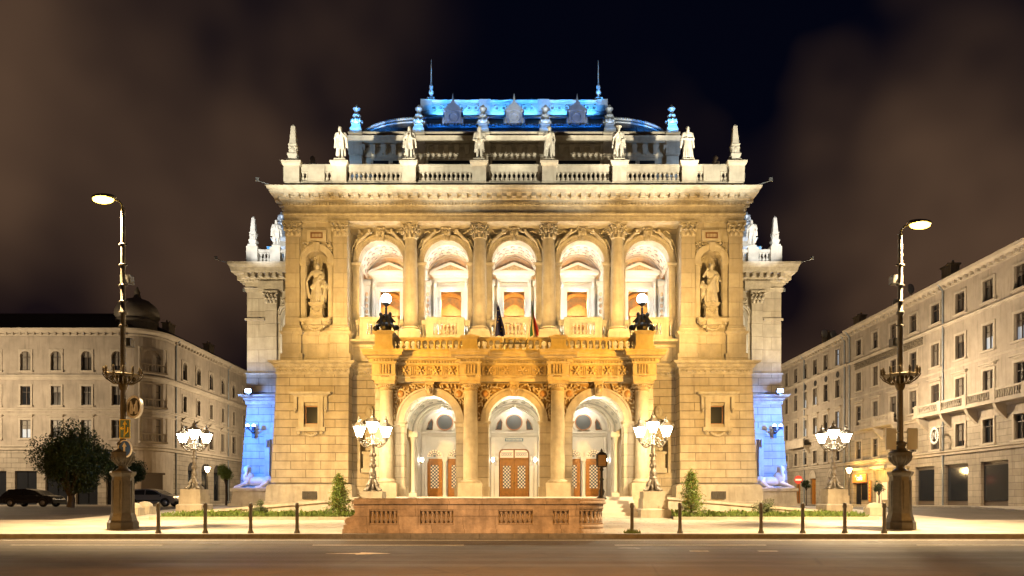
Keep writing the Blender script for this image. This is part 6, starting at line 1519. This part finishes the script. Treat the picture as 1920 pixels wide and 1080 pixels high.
for (ya, yb) in ((64.2, 70.7), (44, 61)):
    b = MB(); b.box(XR-1.0, XR, ya, yb, 8.35, 8.5); b.box(XR-.95, XR-.8, ya, yb, 9.25, 9.4); b.box(XR-.95, XR-.82, ya, yb, 8.5, 8.65); n = int((yb-ya)/.24)
    for k in range(n): b.lathe([(.05, 0), (.08, .15), (.04, .35), (.06, .6)], XR-.88, ya+(yb-ya)*(k+.5)/n, 8.65, 6)
    for k in range(int((yb-ya)/3.3)+1): y = ya+.4+3.2*k; b.prism_y([(XR, 8.35), (XR-.9, 8.35), (XR-.7, 7.9), (XR, 7.2)], y-.15, y+.15) if y < yb else None; b.box(XR-1.0, XR-.76, y-.25, y+.25, 8.5, 9.45) if y < yb else None
    b.build('balcony', 'plastertrim', HB)
for i, (a, b_, z0, z1) in enumerate(shop):
    d = MB(); d.box(XR+.28, XR+.32, a, b_, z0, z1); so_ = None
    lit = i in (0, 1)
    so_ = d.build('shop_front', 'plasterwarm' if lit else 'frame', HB)
    g = MB()
    if lit: g.box(XR+.2, XR+.27, a+.2, b_-1.35, 1.3, 3.0); g.box(XR+.2, XR+.27, b_-1.15, b_-.25, .75, 3.0)
    else: g.box(XR+.2, XR+.27, a+.15, b_-.15, 1.2, 3.9)
    g.build('pane', 'glasslit' if i == 1 else 'glass', so_)
    if i in (0, 1, 2):
        w2 = MB(); w2.box(XR-.4, XR, a-.2, b_+.2, 4.35, 4.6); w2.build('canopy', 'plastertrim', so_)
sg = thing('cafe_sign', 'lit orange sign reading cafe in white letters above the shop window', 'sign', (XR-.1, 72.1, 3.55))
s_ = MB(); s_.box(-.06, .06, -1.35, 1.35, -.42, .42); local(s_, 'panel', mat('orange_lightbox', (.6, .16, .03), .5, emit=(1, .25, .03), estr=.9), sg)
def text(body, size, parent, loc, rot, m_, extr=.01):
    cu = bpy.data.curves.new('lettering', 'FONT'); cu.body = body; cu.size = size; cu.align_x = 'CENTER'; cu.align_y = 'CENTER'; cu.extrude = extr
    o = bpy.data.objects.new('lettering', cu); C.objects.link(o); o.parent = parent; o.location = loc; o.rotation_euler = rot; cu.materials.append(M[m_])
    dg = bpy.context.evaluated_depsgraph_get(); me = bpy.data.meshes.new_from_object(o.evaluated_get(dg)); bpy.data.objects.remove(o); me.materials.clear(); me.materials.append(M[m_])
    o = bpy.data.objects.new('lettering', me); C.objects.link(o); o.parent = parent; o.location = loc; o.rotation_euler = rot; return o
M['whitelit'] = mat('white_lit_letters', (.9, .85, .7), .5, emit=(1, .9, .7), estr=1.2)
text('°café', .78, sg, (-.075, 0, .02), (PI/2, 0, -PI/2), 'whitelit')
sg = thing('shop_banner', 'narrow vertical orange banner beside the cafe door', 'banner', (XR-.12, 69.95, 2.2))
s_ = MB(); s_.box(-.03, .03, -.2, .2, -1.1, 1.1); local(s_, 'panel', mat('orange_banner', (.55, .18, .04), .6), sg)
s_ = MB()
for k in range(6): s_.ring_y(0, 0, .06, .1, -.01, .01, 0, 2*PI, 10) if False else s_.box(-.045, -.03, -.1, .1, -.95+.34*k, -.75+.34*k)
local(s_, 'pattern', 'yellow', sg)
sg = thing('shop_emblem', 'white round wreath emblem hanging over a shop of the balconied house', 'emblem', (XR-1.1, 57.6, 6.6))
s_ = MB(); 
for k in range(18): a = 2*PI*k/18; s_.blob((.0, .5*math.cos(a), .62*math.sin(a)), (.05, .12, .12), 6, 4)
s_.tube([(0, -.2, -.3), (0, -.2, .3), (0, 0, -.1), (0, .2, .3), (0, .2, -.3)], .05, 5); s_.tube([(0, 0, .6), (1.1, 0, .9)], .03, 5)
local(s_, 'wreath', 'white', sg)
lamp('POINT', (XR-1.2, 72.0, 4.1), 420, (1, .55, .12), size=.2, name='shop_light'); lamp('POINT', (XR-1.2, 68.2, 4.2), 420, (1, .6, .15), size=.2, name='shop_light')
t = thing('traffic_sign', 'round red sign with white centre on a short post by the house corner', 'road sign', (PX(1497, 66), 66, .8))
m = MB(); m.tube([(0, 0, 0), (0, 0, 2.3)], .03, 6); local(m, 'post', 'iron', t); m = MB(); m.ring_y(0, 2.4, .001, .42, -.03, .03, 0, 2*PI, 8); local(m, 'panel', 'red', t); m = MB(); m.box(-.3, .3, -.045, -.03, 2.32, 2.48); local(m, 'bar', 'white', t)
t = thing('traffic_sign', 'small round red sign with a white bar near the corner house shop', 'road sign', (PX(251, 55), 55, .8))
m = MB(); m.tube([(0, 0, 0), (0, 0, 2.2)], .03, 6); local(m, 'post', 'iron', t); m = MB(); m.ring_y(0, 2.3, .001, .34, -.03, .03, 0, 2*PI, 20); local(m, 'panel', 'red', t); m = MB(); m.box(-.24, .24, -.045, -.03, 2.24, 2.36); local(m, 'bar', 'white', t)
for i, (px, py, D, l) in enumerate(((1518, 636, 86, 'white satellite dish, the higher of the pair on the far roof'), (1518, 650, 84, 'white satellite dish, the lower of the pair on the far roof'), (1671, 557, 68, 'white satellite dish high on the cafe house roof'), (1643, 580, 71, 'small white satellite dish nearer the opera house on the cafe house roof'))):
    t = thing('satellite_dish', l, 'satellite dish', (38.5+i*.2, D, PZ(py, D)*.94), 'roof satellite dishes'); t.location.z = 19.9+(.7 if i in (0, 2) else .1)+1.0
    m = MB(); m.blob((0, 0, .4), (.55, .15, .5), 12, 6, Matrix.Rotation(.5, 3, 'Z')); m.tube([(0, .1, .3), (0, .2, -1.2)], .03, 5); local(m, 'dish', 'white', t)

# corner house on the metro side: side front, rounded corner bay, long front
YC = 69.5
colsL = [75.7, 79, 82.3, 85.6, 89, 92.4, 95.8]
HL = side_house('grand pale corner house with rounded bay, arched top windows and small dome', 36.0, -1, 73.2, 100, 18.4, colsL, [(14.4, 1.0, 1.9, 'arch'), (10.9, .75, 1.7, 'plain'), (7.3, 1.15, 2.1, 'pediment')], 'plaster',
                courses=((13.3, .5, .4), (10.2, .25, .25), (9.75, .2, .15), (6.3, .45, .4)), zlow=6.4, ground=[(y-.9, y+.9, 1.2, 4.6) for y in (77.4, 80.7, 84, 87.3)], litset=())
for y in (77.4, 80.7, 84, 87.3):
    d = MB(); d.box(-36.3, -36.2, y-.9, y+.9, 1.2, 4.6); d.box(-36.15, -36.0, y-.05, y+.05, 1.2, 4.6); d.build('shop_window', 'glass', HL)
    d = MB(); d.prism_x([(y+.9*math.cos(PI*k/12), 4.6+.9*math.sin(PI*k/12)) for k in range(13)], -36, -35.95); d.build('shop_arch', 'bldroof', HL)
# front wing of the same house facing the avenue
pl = lambda u, d, z: (u, YC+d, z)
colF = [-39.8-3.05*k for k in range(9)]
def front_rows(): return [(14.3, 1.05, 1.9, 'arch'), (10.8, 1.0, 1.9, 'plain'), (7.5, 1.05, 1.8, 'hood')]
holes = [(x-w_/2, x+w_/2, zb, zb+h) for (zb, w_, h, st) in front_rows() for x in colF]
m = MB(); m.holed((-68, -38.4), (6.4, 18.4), holes, pl, .25); m.build('wall', 'plaster', HL)
sh = [(x-1.1, x+1.1, .7, 4.2) for x in colF]
m = MB(); m.holed((-68, -38.4), (.4, 6.4), sh, pl, .3); m.build('lower_wall', 'plasterblock', HL)
for x in colF: d = MB(); d.box(x-1.1, x+1.1, YC+.28, YC+.32, .7, 4.2); d.box(x-.05, x+.05, YC+.2, YC+.28, .7, 4.2); d.build('shop_window', 'glass', HL)
for (zb, w_, h, st) in front_rows():
    for x in colF: window(HL, (x, YC, zb), 0, w_, h, st)
# rounded corner bay (quarter turn between the two fronts)
cx, cy, CR = -38.5, 73.3, 3.0
cpath = [(cx+CRR*math.cos(-PI/2+PI/2*k/10), cy+CRR*math.sin(-PI/2+PI/2*k/10)) for CRR in (3.0,) for k in range(11)]
cpath = [(-38.45, YC+.0)]+[(cx+2.45*math.cos(a)+0.0, cy-.9+2.9*math.sin(a)) for a in [-PI/2+PI/2*k/10 for k in range(1, 10)]]+[(-36.0, 73.2)]
b = MB(); vs = []
for x, y in cpath: vs += [(x, y, .4), (x, y, 18.4)]
b.add(vs, [(2*k, 2*k+2, 2*k+3, 2*k+1) for k in range(len(cpath)-1)])
b.build('corner_bay', 'plaster', HL)
full = [(-68, YC)]+cpath
c = MB()
for z, hh, dd in ((13.3, .5, .4), (10.2, .25, .25), (9.75, .2, .15), (6.3, .45, .4), (17.7, .2, .2)): c.sweep([(-.1, z), (dd*.5, z), (dd*.6, z+hh*.5), (dd, z+hh*.7), (dd, z+hh), (-.1, z+hh+.03)], full)
c.sweep([(-.1, 17.7), (.08, 17.7), (.1, 17.95), (.3, 18.05), (.55, 18.2), (.62, 18.4), (-.1, 18.45)], full); c.along([(-68, YC), (-38.5, YC)], .7, .08, 17.78, 18.04, .22, .25)
c.build('cornice', 'plastertrim', HL)
mid = Vector((cpath[5][0], cpath[5][1], 0)); nrm = Vector((math.cos(-PI/4), math.sin(-PI/4), 0)); ang = PI/4
for z, st in ((14.2, 'arch'), (10.7, 'plain'), (7.2, 'plain')):
    window(HL, mid+nrm*.05+Vector((0, 0, z)), ang, 1.7, 2.3, st)
    r = MB(); q = mid+nrm*.45
    r.obox((q.x, q.y, z-.1), ang, 2.6, .6, .2); r.obox((q.x, q.y, z+.75), ang, 2.6, .25, .12)
    for k in range(8):
        tq = (k-3.5)*.3; r.lathe([(.05, 0), (.08, .15), (.05, .4), (.06, .7)], q.x+tq*math.cos(ang), q.y+tq*math.sin(ang), z, 6)
    for sgn in (-1, 1):
        tq = sgn*1.25; r.lathe([(.16, 0), (.13, .1), (.12, 2.2), (.18, 2.4)], q.x+tq*math.cos(ang), q.y+tq*math.sin(ang), z, 10)
    r.build('balcony', 'plastertrim', HL)
r = MB(); r.tbox((-68, -38, YC-.2, 85), 18.5, (-64, -42, YC+4.5, 82), 21.2); r.build('roof', 'bldroof', HL)
d = MB(); d.lathe([(2.0, 0), (2.05, .3), (1.7, .4)], -39.3, 72.3, 19.6, 20); d.lathe([(1.9, .4), (2.15, .8), (2.1, 1.3), (1.8, 1.9), (1.2, 2.4), (.4, 2.7), (.25, 3.2), (.3, 3.4), (.05, 3.9)], -39.3, 72.3, 19.6, 20); d.lathe([(1.9, 0), (1.9, 1.6)], -39.3, 72.3, 18.3, 20)
d.build('dome', mat('dome_copper', (.16, .14, .11), .6, metal=.3, var=.3, vscale=2), HL)
d = MB(); q = Vector((PX(291, 62), 0, 0)); 
sf = MB(); q = mid+nrm*.1; sf.obox((q.x, q.y, 2.3), ang, 2.0, .1, 3.2); sf.obox((q.x, q.y, 3.95), ang, 2.4, .3, .2); sf.build('shop_door', 'frame', HL)
# plain houses closing the side streets far behind
for s in (-1, 1):
    t = thing('apartment_house', 'distant dark house closing the side street %s' % ('behind the small dome' if s < 0 else 'behind the far satellite dishes'), 'building', (s*40, 115, 0))
    m = MB(); m.box(s*28 if s > 0 else -60, 60 if s > 0 else -28, 112, 126, .5, 17); m.build('wall', 'plaster', t)
    r = MB(); r.prism_x([(111.5, 17.002), (126.5, 17.002), (119, 21.5)], s*28 if s > 0 else -60, 60 if s > 0 else -28); r.build('roof', 'bldroof', t)
    for z in (4.5, 8, 11.5):
        for k in range(6): window(t, (s*(30+2.6*k), 112, z), 0, 1.1, 1.9, 'plain')

# ------------------------------------------------------------------ parked vehicles
M['carblack'] = mat('black_car_paint', (.012, .012, .014), .25, spec=.7); M['carsilver'] = mat('silver_car_paint', (.30, .30, .31), .3, metal=.5); M['carred'] = mat('dark_red_car_paint', (.14, .015, .015), .25, spec=.7); M['vanblue'] = mat('pale_blue_van_paint', (.42, .52, .60), .35); M['tyre'] = mat('tyre', (.015, .015, .015), .9); M['headglass'] = mat('headlight_glass', (.6, .6, .6), .15)
def vehicle(label, cat, name, loc, rz, paint, L, W, Hh, prof, wins, screens=()):
    t = thing(name, label, cat, loc, 'parked vehicles', rz=rz)
    b = MB(); n = len(prof); sec = [(-1, .0), (-.97, .1), (-.78, 1)]
    # cross-sections: full width below the waist, leaning in above
    def wid(z): return W/2*(1 if z < Hh*.55 else 1-.16*(z-Hh*.55)/(Hh*.45))
    vs = [(x, -wid(z), z) for x, z in prof]+[(x, wid(z), z) for x, z in prof]
    b.add(vs, [tuple(range(n)), tuple(range(2*n-1, n-1, -1))]); b.add(vs, [(i, (i+1) % n, (i+1) % n+n, i+n) for i in range(n)])
    bo = local(b, 'body', paint, t)
    bv = bo.modifiers.new('bevel', 'BEVEL'); bv.width = .05; bv.segments = 2; bv.limit_method = 'ANGLE'
    for pts in wins:       # side windows and screens
        for q in (-1, 1):
            g = MB(); g.add([(x, q*(wid(z)+.012), z) for x, z in pts], [tuple(range(len(pts)))]); local(g, 'side_window', 'glass', t)
    for nm, (xa, za), (xb, zb) in screens:
        dx, dz = zb-za, xa-xb; ln = math.hypot(dx, dz); sg_ = 1 if xa > 0 else -1; ox, oz = sg_*abs(dx)/ln*.015, abs(dz)/ln*.015
        g = MB(); g.add([(xa+ox, -wid(za)+.1, za+oz), (xa+ox, wid(za)-.1, za+oz), (xb+ox, wid(zb)-.12, zb+oz), (xb+ox, -wid(zb)+.12, zb+oz)], [(0, 1, 2, 3)]); local(g, nm, 'glass', t)
    for x in (-L*.31, L*.31):
        for q in (-1, 1):
            g = MB(); vs = []
            for k in range(15):
                a = PI*k/14; vs += [(x+.40*math.cos(a), q*(W/2+.006), .33+.40*math.sin(a)), (x+.001*math.cos(a), q*(W/2+.006), .33)]
            g.add(vs, [(2*k, 2*k+2, 2*k+3, 2*k+1) for k in range(14)]); local(g, 'wheel_arch', 'tyre', t)
        for q in (-1, 1):
            w_ = MB(); w_.lathe([(.001, -.11), (.2, -.11), (.31, -.09), (.33, -.05), (.33, .05), (.31, .09), (.2, .11), (.001, .11)], seg=20)
            w_.v = [(a+x, c+q*(W/2-.1), b_+.33) for a, b_, c in w_.v]; wo = local(w_, 'wheel', 'tyre', t)
            h = MB(); h.lathe([(.001, -.12), (.19, -.115), (.19, .115), (.001, .12)], seg=14); h.v = [(a+x, c+q*(W/2-.095), b_+.33) for a, b_, c in h.v]; local(h, 'rim', 'carsilver', wo)
    g = MB(); g.box(-L/2-.04, L/2+.04, -W/2+.05, W/2-.05, .3, .46); local(g, 'bumper', 'tyre', t)
    for q in (-1, 1):
        g = MB(); g.box(-L*.22, L*.22, q*(W/2+.004)-.012, q*(W/2+.004)+.012, .5, .56); local(g, 'side_strip', 'tyre', t)
        g = MB(); g.blob((L*.24, q*(W/2+.12), Hh*.62), (.06, .1, .09), 6, 5); local(g, 'mirror', 'carblack', t)
    for q in (-1, 1):
        g = MB(); g.blob((L/2-.06, q*(W/2-.28), Hh*.44), (.06, .2, .09), 8, 5); local(g, 'headlight', 'headglass', t)
        g = MB(); g.blob((-L/2+.05, q*(W/2-.22), Hh*.5), (.05, .15, .1), 8, 5); local(g, 'tail_light', 'red', t)
    return t
CARP = [(-2.1, .3), (-2.15, .75), (-2.0, 1.0), (-1.5, 1.42), (-.2, 1.47), (.55, 1.35), (1.15, 1.0), (1.95, .86), (2.12, .6), (2.08, .3)]
CARW = [[(-1.55, .98), (-1.3, 1.33), (-.35, 1.38), (-.35, .98)], [(-.27, .98), (-.27, 1.38), (.45, 1.28), (.95, .98)]]
VANP = [(-2.5, .32), (-2.52, 2.2), (-2.4, 2.38), (1.2, 2.38), (1.55, 2.2), (2.0, 1.3), (2.45, 1.1), (2.55, .7), (2.5, .32)]
VANW = [[(.75, 1.3), (.75, 2.05), (1.4, 2.05), (1.8, 1.3)], [(-.75, 1.3), (-.75, 2.05), (.6, 2.05), (.6, 1.3)], [(-2.3, 1.3), (-2.3, 2.05), (-.9, 2.05), (-.9, 1.3)]]
for i, (x, y, pnt, l) in enumerate(((-39.5, 57, 'carblack', 'black hatchback parked beyond the dark round tree'), (-29.6, 57, 'carsilver', 'silver hatchback parked behind the lamp post base'))):
    vehicle(l, 'car', 'parked_car', (x, y, .7), 0, pnt, 4.25, 1.75, 1.47, CARP, CARW, (('windscreen', (1.13, 1.01), (.58, 1.33)), ('rear_window', (-1.96, 1.04), (-1.55, 1.38))))

# ------------------------------------------------------------------ lights of the place
W1 = (1, .76, .40)
for s, px in ((-1, -15.4), (1, 15.2)):     # street lamp heads; projector boxes added on their poles for the facade spots
    hz = 12.6 if s < 0 else 11.6
    lamp('SPOT', (px+s*.72, 27.15, hz+.1), 46000, (1, .70, .36), (px-s*2.5, 30.5, 0), .2, 112, .9, name='sodium_light')
    lp = LL if s < 0 else LR
    for k, z in enumerate((7.4, 9.9)):
        m = MB(); m.box(-.2, .2, -.16, .16, z-.16, z+.16); m.tube([(0, 0, z), (0, -.2, z)], .04, 5)
        m.v = [(a, b_+.3, c) for a, b_, c in m.v]; local(m, 'added_projector', 'iron', lp)
    lamp('SPOT', (px, 27.9, 7.5), 16500, (1, .57, .15), (s*9.5, 44, 7.5), .25, 56, .9, name='facade_light')
    lamp('SPOT', (px, 27.9, 10.0), 16000, (1, .59, .18), (s*10.0, 44, 15.5), .25, 44, .9, name='facade_light')
    for x in (2.2, 8.0, 13.2): lamp('SPOT', (px+s*.1, 27.9, 10.2), 44000, (1, .92, .72), (s*x, 44, 24.7), .2, 22, .6, name='statue_light')
    for x, p in ((2.0, 27000), (6.2, 15000)): lamp('SPOT', (px-s*.1, 27.9, 8.6), p, (1, .47, .05), (s*x, 38.3, 9.1), .2, 22, .9, name='porch_light')
    lamp('SPOT', (px-s*.1, 27.9, 7.0), 12000, (1, .62, .22), (s*3.5, 38.3, 5.0), .2, 34, .9, name='porch_light')
    # ground floodlights behind the ramp walls, uplights on the porch terrace
    for x in (9.6, 12.6): lamp('SPOT', (s*x, 38.3, 1.0), 260, (1, .64, .28), (s*x, 44, 5.5), .2, 90, .8, name='ground_floodlight')
    for x in (1.4, 4.6, 7.6): lamp('SPOT', (s*x, 39.3, 9.75), 2700, (1, .60, .20), (s*x*1.25, 44.3, 14.5), .15, 95, .9, name='terrace_floodlight')
# wings: blue wash below, white above
for s in (-1, 1):
    lamp('SPOT', (s*21.5, 44.0, 6.5), 14000, (.01, .19, 1), (s*17.8, 50.2, 5.2), .2, 70, .9, name='wing_blue_light')
    lamp('POINT', (s*18.9, 49.0, 8.95), 300, (.22, .42, 1), size=.1, name='wing_blue_light')
    lamp('SPOT', (s*24, 41, 7), 13000, (1, .78, .47), (s*17.5, 50, 15.0), .25, 42, .8, name='wing_light')
    lamp('SPOT', (s*15.6, 27.9, 11.2), 60000, (.92, .95, 1), (s*17.8, 50, 20.8), .2, 13, .5, name='wing_statue_light')
    lamp('SPOT', (s*19.8, 53.5, 19.6), 700, (.05, .35, 1), (s*18.6, 55.5, 23.2), .1, 80, .8, name='urn_light')
# blue roof lights
for x in (-5.8, -3.5, -1.2, 1.2, 3.5, 5.8):
    lamp('SPOT', (x, 53.5, 31.3), 1100, (.10, .45, 1), (x, 54.7, 32.5), .1, 110, .9, name='crest_light')
    lamp('SPOT', (x, 50.2, 28.2), 330, (.015, .24, 1), (x, 52.6, 30.6), .1, 80, .9, name='roof_light')
for x in (-9.6, 9.6): lamp('SPOT', (x, 49.8, 28.1), 260, (.06, .35, 1), (x, 51, 29.0), .1, 120, .9, name='roof_light')
for x in (-6.6, 6.7): lamp('SPOT', (x, 53.4, 32.0), 1800, (.08, .42, 1), (x, 55.2, 35), .1, 60, .8, name='spire_light')
for x, p in ((-11.4, 2600), (-6.9, 1100), (-2.25, 350), (2.25, 350), (6.9, 120), (11.4, 2600)): lamp('SPOT', (x, 48.9, 27.4), p, (.10, .42, 1), (x, 50.25, 29.2), .1, 70, .8, name='urn_light')
for s in (-1, 1): lamp('SPOT', (s*13.4, 47.2, 24), 520, (.35, .6, 1), (s*11.4, 50, 26.6), .1, 80, .7, name='attic_light')
for x in (-8.8, -4.4, 0, 4.4, 8.8): lamp('SPOT', (x, 45.2, 22.2), 90, (1, .75, .42), (x, 50, 26.2), .1, 120, .8, name='attic_light')
# loggia: floor lights behind the parapets, warm light in the hall
for c in BAY:
    lamp('POINT', (c, 46.6, 11.75), 640, (1, .96, .88), size=.15, name='loggia_light')
    lamp('POINT', (c, 46.2, 16.6), 130, (1, .96, .88), size=.15, name='loggia_light')  # unseen upper light added to brighten the vault and lunette
    lamp('POINT', (c*1.08, 50.6, 15.5), 420, (1, .70, .34), size=.3, name='hall_light')
    lamp('SPOT', (c, 44.55, 13.0), 130, (1, .88, .6), (c, 45.3, 18.6), .15, 120, .8, name='arcade_light')
for s in (-1, 1): lamp('POINT', (s*7.0, 37.5, 12.2), 120, (.8, .9, 1), size=.27, name='globe_light')
# unseen lamps added along the avenue and side streets to light houses and road
for x, y, z, p in ((-52, 58, 10, 11000), (29, 57, 10, 6500), (-27, 80, 9, 6000), (27, 84, 9, 6000), (33, 37, 11, 7000)):
    lamp('POINT', (x, y, z), p, (1, .76, .48), size=.3, name='unseen_street_light')
for x, p in ((-30, 26000), (0, 13000), (30, 26000)): lamp('SPOT', (x, 8, 9), p*1.15, (1, .42, .07), (x, 15, 0), .25, 120, .9, name='unseen_avenue_light')
for x in (-8, 5): lamp('SPOT', (x, 5, 7), 5200, (1, .70, .42), (-1.4+x*.25, 24.8, .7), .2, 24, .8, name='unseen_avenue_light')  # added spots that brighten the balustrade wall, with no lamp modelled
